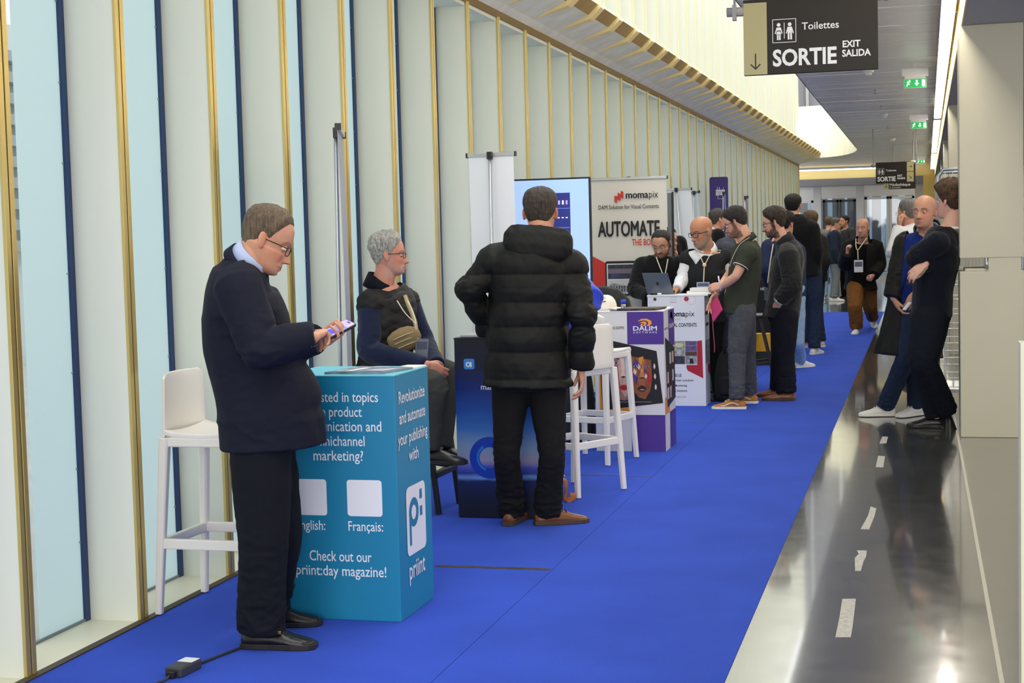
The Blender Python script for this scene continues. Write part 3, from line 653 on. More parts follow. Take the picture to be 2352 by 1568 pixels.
# white and red photo counter
mx0, mx1, my0, my1, mz = -2.325, -1.823, 13.25, 13.54, .982
mwhite = mat('board_white', (226, 228, 236), .45); mred = mat('print_crimson', (172, 30, 52), .45)
mc = counter('white and crimson counter carrying the open laptop and books', mx0, mx1, my0, my1, mz, None)
f = MB(); f.box(mx0, mx1, my0, my1, .004, mz - .012); f.build('body', mwhite, mc, bevel=.002)
f = MB(); f.box(mx0 - .004, mx1 + .03, my0 - .004, my1 + .004, mz - .012, mz); f.build('top_panel', white, mc)
MF = Face((mx0, my0, 0), (1, 0, 0), (0, 0, 1), mc)
MF.shapes('printed_dots', [(circ(.066, .945, .014), 0), (circ(.344, .945, .021), 1), (arc(.386, .935, .0385, .0402, 0, 360, 40), 2), (arc(.02, .97, .052, .0535, -100, 20, 20), 2), (rect(.20, .256, .917, .920), 1)] + [(circ(.203 + .0125 * i, .935 + .0105 * j, .0018, n=8), 0) for i in range(5) for j in range(4)], [inkb, mred, mat('thin_grey', (150, 150, 156), .5)])
MF.text('moma', 'lettering', .165, .792, .07, inkb, width=.165, fat=.03); MF.text('pix', 'lettering', .335, .792, .07, inkb, width=.078)
MF.text('DAM SOLUTION', 'lettering', .288, .757, .028, mat('ink_tan', (186, 150, 140), .5), width=.2, align='R')
MF.text('FOR VISUAL CONTENTS', 'lettering', .43, .702, .05, inkb, width=.33, align='R', bold=.02, height=.032)
grn = mat('photo_green', (150, 156, 120), .5, var=(60, .4)); ph = [mat('photo_grey', (150, 150, 156), .5, var=(50, .6)), mat('photo_violet', (96, 84, 128), .5, var=(50, .5)), mat('photo_brown', (84, 58, 50), .5, var=(60, .6)), mat('photo_dark', (52, 54, 66), .5, var=(50, .7))]
MF.shapes('printed_photos', [(rect(.22, .322, .502, .576), 0), (rect(.22, .322, .448, .500), 1), (rect(.22, .322, .374, .445), 4), (rect(.326, .428, .536, .576), 2), (rect(.326, .428, .485, .534), 2), (rect(.326, .428, .446, .483), 3), (rect(.326, .428, .374, .444), 1)], [grn] + ph)
MF.shapes('printed_details', [(circ(.272, .54, .036, .02), 0), (circ(.272, .475, .02, .024), 1), ([(.362, .378), (.40, .378), (.392, .42), (.38, .435), (.368, .42)], 2), (circ(.381, .433, .008, .01), 1)], [mat('photo_cream', (206, 204, 176), .5), greyp, inkb], off=.0016)
MF.shapes('red_shapes', [([(.430, .575), (.474, .582), (.480, .248), (.345, .316), (.335, .340), (.335, .366), (.430, .366)], 0)], [mred])
MF.text('WHY CHOOSE US', 'lettering', .288, .262, .036, inkb, width=.19, align='R', bold=.02)
MF.text('AI-driven solution', 'lettering', .393, .222, .028, inkb, width=.215, align='R', bold=.01)
MF.text('Monitoring', 'lettering', .335, .176, .028, inkb, width=.105, align='R', bold=.01)
MF.text('Tailor-made Solutions', 'lettering', .337, .130, .028, inkb, width=.22, align='R', bold=.01)
MF.text('momapix.com', 'lettering', .326, .078, .026, MATS['thin_grey'], width=.13, align='R')
MR = Face((mx1, my0, 0), (0, 1, 0), (0, 0, 1), mc)
MR.shapes('printed_side', [(rect(.004, .286, .37, .58), 0), (rect(.02, .27, .80, .83), 1), (rect(.05, .24, .70, .73), 1), ([(.15, .30), (.286, .25), (.286, .36), (.15, .36)], 2)], [ph[0], inkb, mred])
lpt = thing('laptop', 'open grey laptop seen from behind on the white counter', 'laptop', (-2.1, 13.4, mz))
A, B, D, E_ = (np.array(at(*p)) for p in ((1487, 674, 13.40), (1548, 674, 13.36), (1533, 627, 13.31), (1474, 627, 13.35)))
nz = mz + .004
A[2] = B[2] = nz
alu = mat('space_grey', (112, 120, 134), .32, .7)
f = MB(); nrm = np.cross(B - A, E_ - A); nrm /= np.linalg.norm(nrm)
f.prism([A, B, D, E_], nrm * -.006); recalc(f.build('lid', alu, lpt, bevel=.002))
cen = (A + B + D + E_) / 4; r_ = (B - A) / np.linalg.norm(B - A); u_ = np.cross(nrm, r_)
lf = Face(cen + nrm * .0005, r_, u_, lpt)
lf.shapes('logo_mark', [([(-.001, .012), (.006, .014), (.012, .010), (.0085, .003), (.0125, -.005), (.009, -.013), (.004, -.017), (0, -.0155), (-.005, -.017), (-.010, -.011), (-.0125, -.002), (-.011, .008), (-.006, .0135)], 0), ([(.0, .016), (.001, .021), (.005, .0245), (.0045, .019)], 0)], [inkb])
f = MB(); f.prism([A - r_ * 0, B, B + np.array((.04, .20, 0)), A + np.array((.04, .20, 0))], (0, 0, -.0035)); recalc(f.build('keyboard_base', alu, lpt))
for (px0, px1, y, zz, h, lab) in ((1577, 1634, 13.30, 0, .026, 'thick white book at the bottom of the pile on the white counter'), (1584, 1640, 13.31, .0275, .026, 'upper white book of the pile on the white counter')):
    x0, x1 = at(px0, 670, y)[0], at(px1, 670, y)[0]
    t = thing('book', lab, 'book', (x0, y, mz)); f = MB(); f.box(x0 + .002, x1 - .002, y + .002, y + .178, mz + zz + .004, mz + zz + h - .004); f.build('pages', mat('book_pages', (238, 236, 230), .7, bump=(300, .2), stretch=(.1, .1, 8)), t)
    f = MB(); f.box(x0, x1, y, y + .18, mz + zz + .0005, mz + zz + .004); f.box(x0, x1, y, y + .18, mz + zz + h - .004, mz + zz + h); f.build('cover', white, t)
t = thing('marker', 'black marker with a white cap lying at the left front of the white counter', 'pen', (-2.27, 13.27, mz))
f = MB(); f.tube([(-2.305, 13.275, mz + .009), (-2.24, 13.275, mz + .009)], .0085, 10); f.build('barrel', black, t, smooth=True)
f = MB(); f.tube([(-2.24, 13.275, mz + .009), (-2.205, 13.275, mz + .009)], .0088, 10); f.build('pen_cap', white, t, smooth=True)

# ------------------------------------------------------------------ white bar stools (local frame: facing +y)
stoolm = mat('stool_white', (234, 230, 222), .38, bump=(400, .03))
def make_stool(label):
    t = thing('bar_stool', label, 'bar stool', group='white moulded bar stools')
    W, D = .200, .205          # half spread at floor
    w2, d2 = .172, .150        # at the seat
    zs = .745
    # seat shell
    f = MB(); rings = []
    for y, z in np.array([(-.160, .008), (-.12, -.004), (0, -.010), (.12, -.004), (.175, .0), (.192, -.012)]): rings.append([(x, y, zs + z + .012 * (abs(x) / w2) ** 2 - (.0 if q == 0 else .022)) for q, xs in ((0, np.linspace(-w2 - .012, w2 + .012, 9)), (1, np.linspace(w2 + .012, -w2 - .012, 9))) for x in xs])
    f.loft(rings); recalc(f.build('seat', stoolm, t, smooth=True, bevel=.004, world=False))
    f = MB(); rings = []
    for i in range(9):
        k = i / 8; z = zs - .012 + k * .262; y = -.156 + .004 * k; hw = (w2 + .008) * (1 - .05 * k)
        rings.append([(x, y - .030 * (1 - (x / hw) ** 2) + (.0 if q == 0 else -.014), z - (.018 * (abs(x) / hw) ** 6 if i == 8 else 0)) for q, xs in ((0, np.linspace(-hw, hw, 11)), (1, np.linspace(hw, -hw, 11))) for x in xs])
    f.loft(rings); recalc(f.build('backrest', stoolm, t, smooth=True, bevel=.005, world=False))
    def leg(sx, sy):
        f = MB(); top = np.array((sx * w2, sy * d2 - (.0 if sy > 0 else .012), zs - .012)); bot = np.array((sx * W, sy * D, .004)); rr = []
        for k in np.linspace(0, 1, 4):
            c = bot + (top - bot) * k; a = .0165 + .006 * k; b = .015 + .007 * k
            rr.append([c + (x * a, y * b, 0) for x, y in ((-1, -.6), (-.6, -1), (.6, -1), (1, -.6), (1, .6), (.6, 1), (-.6, 1), (-1, .6))])
        f.loft(rr); return recalc(f.build('leg', stoolm, t, bevel=.003, world=False))
    for sx in (-1, 1):
        for sy in (-1, 1): leg(sx, sy)
    k = (zs - .30) / zs; 
    def P(sx, sy, z):
        q = (z - .004) / (zs - .016); return np.array((sx * (W + (w2 - W) * q), sy * (D + (d2 - D) * q), z))
    f = MB(); zf = .296
    for a, b in (((-1, 1), (1, 1)), ((1, 1), (1, -1)), ((1, -1), (-1, -1)), ((-1, -1), (-1, 1))): f.bar(P(*a, zf), P(*b, zf), .022, .042)
    f.build('footrest', stoolm, t, bevel=.004, world=False)
    f = MB()
    for a, b in (((-1, 1), (1, 1)), ((1, 1), (1, -1)), ((1, -1), (-1, -1)), ((-1, -1), (-1, 1))): f.bar(P(*a, zs - .030), P(*b, zs - .030), .024, .040)
    f.build('apron', stoolm, t, bevel=.006, world=False)
    return t
s1 = make_stool('white bar stool by the window wall behind the man in the navy suit')
s1.location = (-2.835, 5.795, .0045); s1.rotation_euler = (0, 0, math.radians(-91))
for lab, x, y, a in (('white bar stool with its back beside the padded coat man', -1.997, 8.792, 59.5), ('white bar stool pushed up to the purple counter front', -2.128, 10.01, -17)):
    s = copy_tree(s1); s.location = (x, y, .0045); s.rotation_euler = (0, 0, math.radians(a)); s['label'] = lab

# black folding bar chairs
chairm = mat('black_painted', (24, 24, 26), .4, bump=(120, .05))
def black_chair(label, x, y, rz, zs=.72):
    t = thing('bar_chair', label, 'bar chair', (x, y, .0045), math.radians(rz), group='black bar chairs')
    f = MB(); f.box(-.19, .19, -.17, .19, zs - .028, zs); f.build('seat', chairm, t, bevel=.008, world=False)
    for sx in (-1, 1):
        f = MB(); f.bar((sx * .175, -.275, .0), (sx * .165, -.12, zs - .03), .034, .026, up=(0, 1, 0)); f.build('leg', chairm, t, bevel=.003, world=False)
        f = MB(); f.bar((sx * .175, .215, .0), (sx * .165, .14, zs - .03), .034, .026, up=(0, 1, 0)); f.build('leg', chairm, t, bevel=.003, world=False)
        f = MB(); f.bar((sx * .18, -.155, zs - .02), (sx * .175, -.215, zs + .33), .030, .022, up=(0, 1, 0)); f.build('back_post', chairm, t, bevel=.003, world=False)
    f = MB(); f.box(-.19, .19, -.222, -.198, zs + .17, zs + .33); f.build('back_slat', chairm, t, bevel=.004, world=False)
    f = MB(); f.box(-.18, .18, .19, .215, .20, .228); f.box(-.18, .18, -.25, -.225, .26, .285); f.bar((-.17, -.24, .272), (-.17, .2, .215), .02, .025); f.bar((.17, -.24, .272), (.17, .2, .215), .02, .025)
    f.build('footrest', chairm, t, bevel=.003, world=False)
    return t
ch1 = black_chair('black bar chair the grey-haired seated man sits on', -2.79, 8.12, -92)
black_chair('empty black bar chair behind the man in the dark green polo shirt', -1.62, 14.75, 95, .72)
black_chair('black bar chair of the bearded man behind the white counter', -2.02, 17.05, 175, .70)

# ------------------------------------------------------------------ roll-up banners, screens
bannerw = mat('banner_white', (238, 240, 246), .5, bump=(8, .05, .01)); alum = mat('banner_aluminium', (200, 202, 206), .3, .85)
capm = mat('clip_black', (36, 36, 38), .5)
def rollup(label, cx, cy, rz, wd, h, base_w=None, rear=True, tilt=0.0, m=None, pole_side=1, top_c=(0, 0)):
    """local frame: print side faces -y, pole behind at +y"""
    t = thing('rollup_banner', label, 'roll-up banner', (cx, cy, .0045), math.radians(rz))
    f = MB(); f.box(-wd / 2, wd / 2, -.06, .06, 0, .055); f.build('base', alum, t, bevel=.01, world=False)
    tx, ty = top_c
    f = MB(); n = 10; V = []
    for i in range(n + 1):
        k = i / n; bow = .012 * math.sin(math.pi * k)
        for x in (-wd / 2 + .008, wd / 2 - .008): V.append((x + tx * k, ty * k - .01 - bow, .05 + (h - .05) * k))
    V2 = [(x, y + .0015, z) for x, y, z in V]; o = len(V)
    f.add(V + V2, [(2 * i, 2 * i + 1, 2 * i + 3, 2 * i + 2) for i in range(n)] + [(o + 2 * i, o + 2 * i + 2, o + 2 * i + 3, o + 2 * i + 1) for i in range(n)] + [(2 * i, 2 * i + 2, o + 2 * i + 2, o + 2 * i) for i in range(n)] + [(2 * i + 1, o + 2 * i + 1, o + 2 * i + 3, 2 * i + 3) for i in range(n)])
    sheet = f.build('sheet', m or bannerw, t, smooth=False, world=False)
    f = MB(); f.box(tx - wd / 2, tx + wd / 2, ty - .024, ty - .002, h - .012, h + .012); f.build('top_bar', alum, t, bevel=.003, world=False)
    f = MB(); f.box(tx - wd / 2 - .008, tx - wd / 2, ty - .028, ty + .002, h - .016, h + .016); f.box(tx + wd / 2, tx + wd / 2 + .008, ty - .028, ty + .002, h - .016, h + .016); f.box(tx - .016, tx + .016, ty - .002, ty + .024, h - .03, h + .018); f.build('end_clip', capm, t, world=False)
    f = MB(); f.tube([(0, .035, .05), (tx, ty + .012, h)], .010, 10); f.build('pole', alum, t, smooth=True, world=False)
    return t
# seen edge-on beside the window, turned away from the camera
r1 = rollup('grey-backed roll-up banner seen nearly edge-on above the seated man', -2.735, 7.0, 109, .60, 2.05, top_c=(-.02, .0), m=mat('banner_back_grey', (158, 166, 184), .6))
r2 = rollup('white back of a roll-up banner between the seated man and the blue screen', -2.70, 9.60, 174, .33, 2.055)
tv = thing('display_screen', 'large blue display screen behind the padded coat man', 'screen', (-2.61, 10.92, .0045))
f = MB(); f.box(-2.905, -2.318, 10.90, 10.94, .72, 1.945); f.build('casing', black, tv, bevel=.004)
scr = mat('screen_blue', (150, 178, 248), .3, emit=.75)
TF = Face((-2.905, 10.90, .72), (1, 0, 0), (0, 0, 1), tv)
TF.shapes('display', [(rect(.012, .575, .02, 1.212), 0)], [scr])
TF.shapes('display_window', [(rect(.29, .435, .40, 1.115), 0)], [mat('screen_navy', (36, 44, 118), .3, emit=.5)], off=.0015)
TF.shapes('display_icon', [(rect(.345, .36, 1.03, 1.06), 0), (rect(.375, .388, 1.03, 1.06), 1), (rect(.403, .416, 1.03, 1.06), 0)] + [(rect(.34 + .03 * i, .355 + .03 * i, .93, .938), 1) for i in range(3)] + [(rect(.30, .43, 1.0, 1.004), 2), (rect(.30, .43, .86, .864), 2)], [mat('screen_lilac', (190, 150, 230), .3, emit=.6), mat('screen_white', (226, 232, 250), .3, emit=.6), mat('screen_mid', (100, 130, 230), .3, emit=.5)], off=.002)
f = MB(); f.box(-2.64, -2.58, 10.945, 10.985, .0045, 1.5); f.box(-2.85, -2.37, 10.86, 11.10, .0045, .024); f.build('stand', black, tv)

# cream and red banner behind the laptop
mb = rollup('cream roll-up banner with red and black print behind the man with the laptop', -2.68, 14.36, 0, .742, 2.045, m=mat('banner_cream', (222, 216, 206), .5))
BN = Face((-2.68 - .371, 14.3465 - .016, .0), (1, 0, 0), (0, 0, 1), mb)
# u runs 0...0.735, v is height above the floor
redb = mat('banner_red', (198, 50, 44), .5)
BN.text('moma', 'lettering', .35, 1.862, .095, inkb, width=.212, fat=.03, off=.004); BN.text('pix', 'lettering', .570, 1.862, .095, inkb, width=.088, off=.004)
BN.shapes('logo_mark', [([(.238, 1.835), (.262, 1.815), (.262, 1.875), (.238, 1.895)], 0), ([(.255, 1.862), (.296, 1.838), (.296, 1.905), (.270, 1.92), (.270, 1.885), (.255, 1.89)], 0), ([(.290, 1.875), (.325, 1.86), (.325, 1.925), (.300, 1.935), (.300, 1.90), (.290, 1.905)], 0)], [redb], off=.004)
BN.text('DAM Solution for Visual Contents', 'lettering', .082, 1.763, .056, inkb, width=.580, fat=.012, off=.006)
BN.text('AUTOMATE', 'lettering', .075, 1.505, .2, inkb, width=.590, height=.142, fat=.035, off=.006)
BN.text('THE BORING', 'lettering', .400, 1.415, .08, redb, width=.30, height=.06, fat=.02, off=.006)
BN.shapes('red_shapes', [([(.008, 1.322), (.14, 1.25), (.14, .965), (.008, .965)], 0)], [redb], off=.006)
BN.shapes('printed_screen', [(rrect(.135, .70, .94, 1.268, .02), 0), (rect(.15, .69, .955, 1.245), 1), (rect(.16, .42, 1.098, 1.235), 2), (rect(.16, .42, 1.15, 1.195), 5), (rect(.16, .42, .962, 1.09), 3), ([(.17, 1.035), (.20, 1.06), (.40, 1.02), (.40, .972), (.18, .966)], 4), ([(.18, 1.13), (.21, 1.15), (.25, 1.15), (.28, 1.12), (.2, 1.105)], 6)] + [(rect(.185 + .026 * i, .195 + .026 * i, .98, 1.005), 0) for i in range(8)] + [(rect(.185 + .026 * i, .195 + .026 * i, 1.01, 1.03), 0) for i in range(7)], [inkb, mwhite, ph[3], mat('photo_sky', (206, 206, 206), .5), ph[0], mat('photo_dusk', (120, 104, 124), .5), mat('photo_car', (60, 70, 110), .5)], off=.007)
BN.shapes('grey_shapes', [([(.15, .86), (.50, .93), (.55, .93), (.52, .80), (.15, .80)], 0)], [mat('banner_grey', (178, 178, 180), .5)], off=.006)
# screen seen from its edge
t = thing('display_screen', 'slim black display seen edge-on right of the cream banner', 'screen', (-2.405, 15.3, .0045))
vd = nrm_((-.158, .9874, 0)); vn = np.array((vd[1], -vd[0], 0)); c0 = np.array((-2.418, 15.28, 1.59))
f = MB(); f.obox(c0 + vn * .012, vd * .26, vn * .010, (0, 0, .34)); f.build('panel', black, t, bevel=.003)
f = MB(); f.obox(c0 - vn * .020, vd * .25, vn * .021, (0, 0, .33)); f.build('casing', mat('screen_back_grey', (110, 112, 118), .45), t, bevel=.003)
f = MB(); f.box(-2.45, -2.40, 15.26, 15.31, .0045, 1.27); f.box(-2.6, -2.24, 15.1, 15.44, .0045, .024); f.build('stand', black, t)
rollup('white leaning roll-up back between the edge-on display and the bald man in the vest', -2.62, 17.9, 168, .36, 2.03, top_c=(.16, 0))
rollup('narrow white roll-up seen edge-on just left of the bald man in the vest', -2.62, 18.35, 112, .30, 2.0)
# purple fabric display
t = thing('fabric_display', 'tall purple fabric display with rounded top and white word', 'display', (-2.87, 22.6, .0045), math.radians(12))
f = MB(); f.prism([(x, -.02, z) for x, z in rrect(-.135, .135, .03, 2.325, .03)], (0, .04, 0)); recalc(f.build('panel', mat('fabric_purple', (62, 48, 116), .7), t, world=False))
f = MB(); f.box(-.12, .12, -.13, .13, 0, .03); f.build('base', alum, t, world=False)
o = lettering('alphasia', 'lettering', None, (.02, -.0212, 2.06), (1, 0, 0), (0, 0, 1), .1, inkw, width=.135, height=.16, align='C', bold=.02); o.parent = t
o = lettering('l\'information', 'lettering', None, (.03, -.0212, 2.0), (1, 0, 0), (0, 0, 1), .02, inkw, width=.10, align='C'); o.parent = t
rollup('grey-topped roll-up edge seen right of the purple display', -2.62, 21.2, 100, .25, 2.05, m=mat('banner_lilac_grey', (176, 176, 196), .6))
rollup('slim lilac roll-up edge above the bearded man in the grey pullover', -2.30, 21.0, 100, .25, 1.98, m=mat('banner_lilac', (140, 132, 166), .6))
# black board with white word, green counter, yellow box behind
t = thing('rollup_banner', 'black roll-up banner with a small white word behind the empty black chair', 'roll-up banner', (-1.95, 18.2, .0045))
f = MB(); f.box(-2.15, -1.62, 18.19, 18.20, .05, 1.05); f.build('sheet', black, t); f = MB(); f.box(-2.15, -1.62, 18.14, 18.26, 0, .05); f.build('base', alum, t)
Face((-2.15, 18.19, 0), (1, 0, 0), (0, 0, 1), t).text('HEMY', 'lettering', .315, .82, .05, inkw, width=.11)
t = thing('counter', 'green counter with a white band behind the black backpack', 'counter', (-1.98, 15.0, .0))
f = MB(); f.box(-2.14, -1.83, 14.98, 15.32, .004, .96); f.build('body', mat('green_board', (46, 132, 92), .5), t); f = MB(); f.box(-2.14, -1.83, 14.977, 14.979, .50, .56); f.build('white_band', white, t)
t = thing('box', 'small yellow box low behind the empty black chair', 'box', (-1.75, 16.6, .0))
f = MB(); f.box(-1.86, -1.66, 17.35, 17.5, .16, .36); f.build('carton', mat('yellow_card', (234, 176, 40), .5), t); f = MB(); f.box(-1.88, -1.64, 17.34, 17.52, .004, .16); f.build('tray', mat('tray_dark', (46, 50, 40), .6), t)
t = thing('counter', 'blue counter at the far end of the carpet', 'counter', (-1.95, 28.4, 0))
f = MB(); f.box(-2.15, -1.762, 28.3, 28.42, .004, .80); f.build('body', mat('royal_blue_board', (26, 46, 150), .5), t); f = MB(); f.box(-2.16, -1.75, 28.29, 28.6, .80, .82); f.build('top_panel', white, t)

# ------------------------------------------------------------------ hanging signs
signb = mat('sign_black', (36, 33, 30), .5, spec=.25); olive = mat('sign_olive', (164, 158, 116), .45); signw = mat('sign_white', (226, 228, 232), .5)
def man(cx, cy, s, skirt=False):
    P = [(circ(cx, cy + .062 * s, .016 * s, n=14), 0)]
    if skirt: P += [([(cx - .018 * s, cy + .04 * s), (cx + .018 * s, cy + .04 * s), (cx + .034 * s, cy - .01 * s), (cx + .026 * s, cy - .014 * s), (cx + .016 * s, cy + .014 * s), (cx - .016 * s, cy + .014 * s), (cx - .026 * s, cy - .014 * s), (cx - .034 * s, cy - .01 * s)], 0), ([(cx - .014 * s, cy + .006 * s), (cx + .014 * s, cy + .006 * s), (cx + .022 * s, cy - .02 * s), (cx - .022 * s, cy - .02 * s)], 0), (rect(cx - .016 * s, cx - .002 * s, cy - .066 * s, cy - .024 * s), 0), (rect(cx + .002 * s, cx + .016 * s, cy - .066 * s, cy - .024 * s), 0)]
    else: P += [([(cx - .018 * s, cy + .042 * s), (cx + .018 * s, cy + .042 * s), (cx + .034 * s, cy - .012 * s), (cx + .026 * s, cy - .016 * s), (cx + .018 * s, cy + .008 * s), (cx + .018 * s, cy - .066 * s), (cx + .003 * s, cy - .066 * s), (cx + .003 * s, cy - .01 * s), (cx - .003 * s, cy - .01 * s), (cx - .003 * s, cy - .066 * s), (cx - .018 * s, cy - .066 * s), (cx - .018 * s, cy + .008 * s), (cx - .026 * s, cy - .016 * s), (cx - .034 * s, cy - .012 * s)], 0)]
    return P
def frame(x0, x1, y0, y1, w):
    return [(rect(x0, x1, y0, y0 + w), 0), (rect(x0, x1, y1 - w, y1), 0), (rect(x0, x0 + w, y0, y1), 0), (rect(x1 - w, x1, y0, y1), 0)]
def arrow(cx, cy, L, a, w):
    c, s = math.cos(a), math.sin(a); R = lambda u, v: (cx + u * c - v * s, cy + u * s + v * c)
    return [([R(-L, -w), R(L * .92, -w), R(L * .92, w), R(-L, w)], 0), ([R(L, 0), R(L * .35, L * .65), R(L * .35 - w * 1.4, L * .65 - w * 1.4), R(L - w * 2.8, 0)], 0), ([R(L, 0), R(L - w * 2.8, 0), R(L * .35 - w * 1.4, -L * .65 + w * 1.4), R(L * .35, -L * .65)], 0)]
def sign(label, x, y, z, far=False):
    W, H = .675, .385
    t = thing('hanging_sign', label, 'sign', (x + W / 2, y, z))
    f = MB(); f.box(x, x + W, y, y + .03, z, z + H); f.build('panel', signb, t, bevel=.002)
    S = Face((x, y, z), (1, 0, 0), (0, 0, 1), t)
    if not far:
        S.shapes('olive_field', [(rect(.001, .120, .002, .368), 0)], [olive])
        S.shapes('arrow', arrow(.060, .068, .042, -math.pi / 2, .0035), [inkb], off=.0016)
        ou = .0
    else:
        S.shapes('olive_field', [(rect(W - .125, W - .004, .21, .38), 0), (rect(W - .125, W - .004, .02, .20), 0)], [olive])
        S.shapes('arrow', arrow(W - .064, .295, .036, 0, .004) + arrow(W - .064, .105, .036, -math.pi / 4, .004), [inkb], off=.0016)
        ou = -.118
    S.shapes('pictogram', frame(.148 + ou, .268 + ou, .158, .278, .003) + [(rect(.2065 + ou, .2095 + ou, .178, .260), 0)] + man(.180 + ou, .212, .60, True) + man(.236 + ou, .212, .60), [signw], off=.0012)
    S.text('Toilettes', 'lettering', .297 + ou, .218, .052, signw, width=.185, bold=.008)
    S.text('SORTIE', 'lettering', .148 + ou, .042, .12, signw, width=.322, height=.088, bold=.03)
    S.text('EXIT', 'lettering', .500 + ou, .118, .04, signw, width=.088, height=.034, bold=.024)
    S.text('SALIDA', 'lettering', .497 + ou, .071, .04, signw, width=.142, height=.036, bold=.024)
    f = MB(); f.tube([(x - .085, y + .015, z + H - .055), (x, y + .015, z + H - .055)], .024, 14); f.tube([(x + W, y + .015, z + H - .03), (x + W + .06, y + .015, z + H - .03)], .012, 10); f.build('support_tube', greypaint, t, smooth=True)
    f = MB(); f.box(x - .055, x - .035, y - .012, y + .02, z + H - .10, z + H - .02); f.box(x + W + .03, x + W + .05, y - .0, y + .03, z + H - .045, z + H - .005); f.build('clamp', greypaint, t)
    f = MB(); f.tube([(x - .045, y + .015, z + H - .055), (x - .045, y + .015, ZC)], .006, 8); f.tube([(x + W + .04, y + .015, z + H - .03), (x + W + .04, y + .015, ZC)], .006, 8); f.build('hanger_rod', greypaint, t, smooth=True)
    return t
sign('big dark overhead sign nearest the camera reading SORTIE and Toilettes', -.876, 8.0, 2.322)
p = at(2011.8, 422, 28.8)
sign('small far SORTIE sign with two olive arrow fields above the walking man', p[0], 28.8, p[2], True)
t = thing('hanging_sign', 'dark sign reading Médiathèque hanging behind the far SORTIE sign', 'sign', (-.5, 33, 2.5))
a_, b_ = at(2030, 435, 33), at(2103, 430, 33)
f = MB(); f.box(a_[0] + .10, b_[0], 33, 33.03, a_[2], a_[2] + .56); f.build('panel', signb, t)
S = Face((a_[0] + .10, 33, a_[2]), (1, 0, 0), (0, 0, 1), t)
f = MB(); f.box(a_[0], a_[0] + .10, 33, 33.03, a_[2], a_[2] + .15); f.build('olive_field', olive, t)
Face((a_[0], 33, a_[2]), (1, 0, 0), (0, 0, 1), t).shapes('arrow', arrow(.05, .075, .04, -math.pi / 2, .004), [inkb])
S.text('Médiathèque', 'lettering', .02, .065, .08, signw, width=.42, bold=.01); S.text('la fontaine', 'lettering', .02, .018, .045, signw, width=.22)
f = MB(); f.tube([(b_[0], 33.015, a_[2] + .5), (b_[0] + .1, 33.015, a_[2] + .5)], .012, 8); f.tube([(b_[0] - .05, 33.015, a_[2] + .56), (b_[0] - .05, 33.015, ZC)], .008, 8); f.tube([(a_[0] + .2, 33.015, a_[2] + .56), (a_[0] + .2, 33.015, ZC)], .008, 8); f.build('hanger_rod', greypaint, t)

exitg = mat('exit_green', (24, 150, 78), .4, emit=.9); exitw = mat('exit_white', (236, 250, 244), .4, emit=1.2)
def exit_sign(label, x, y, z, w):
    t = thing('exit_sign', label, 'exit sign', (x, y, z), 0, 'green emergency exit signs'); h = w * .42
    f = MB(); f.box(x, x + w, y, y + .02, z, z + h); f.build('panel', mat('exit_edge', (200, 226, 214), .4), t)
    f = MB(); f.box(x - .02, x + w + .02, y - .01, y + .06, z + h + .03, z + h + .115); f.build('housing', white, t, bevel=.006)
    f = MB(); f.box(x + .01, x + w - .01, y + .006, y + .014, z + h, z + h + .03); f.build('neck', white, t)
    f = MB(); f.box(x + w / 2 - .01, x + w / 2 + .01, y + .01, y + .03, z + h + .115, ZC); f.build('mount', white, t)
    S = Face((x, y, z), (1, 0, 0), (0, 0, 1), t); k = w / .24
    S.shapes('green_field', [(rect(.004, w - .004, .004, h - .004), 0)], [exitg])
    P = [([(.025, .02), (.035, .018), (.047, .042), (.06, .035), (.064, .042), (.05, .055), (.058, .066), (.07, .06), (.074, .066), (.056, .078), (.038, .07), (.03, .058), (.037, .056), (.042, .062), (.036, .042)], 0), (circ(.062, .083, .007, n=12), 0), (rect(.128, .146, .045, .085), 0), ([(.112, .05), (.162, .05), (.137, .022)], 0), (rect(.192, .225, .016, .086), 0)]
    S.shapes('pictogram', [([(u * k, v * k) for u, v in Q], 0) for Q, _ in P], [exitw], off=.0018)
    return t
p = at(2076, 203, 17.6); exit_sign('green running-man exit sign nearest the camera under the metal ceiling', p[0], 17.6, p[2], .243)
p = at(2091.5, 296, 24.6); exit_sign('green running-man exit sign further along the metal ceiling', p[0], 24.6, p[2], .243)
p = at(2106, 375, 40.0); exit_sign('tiny green exit sign just above the far SORTIE sign', p[0], 40.0, p[2], .20)
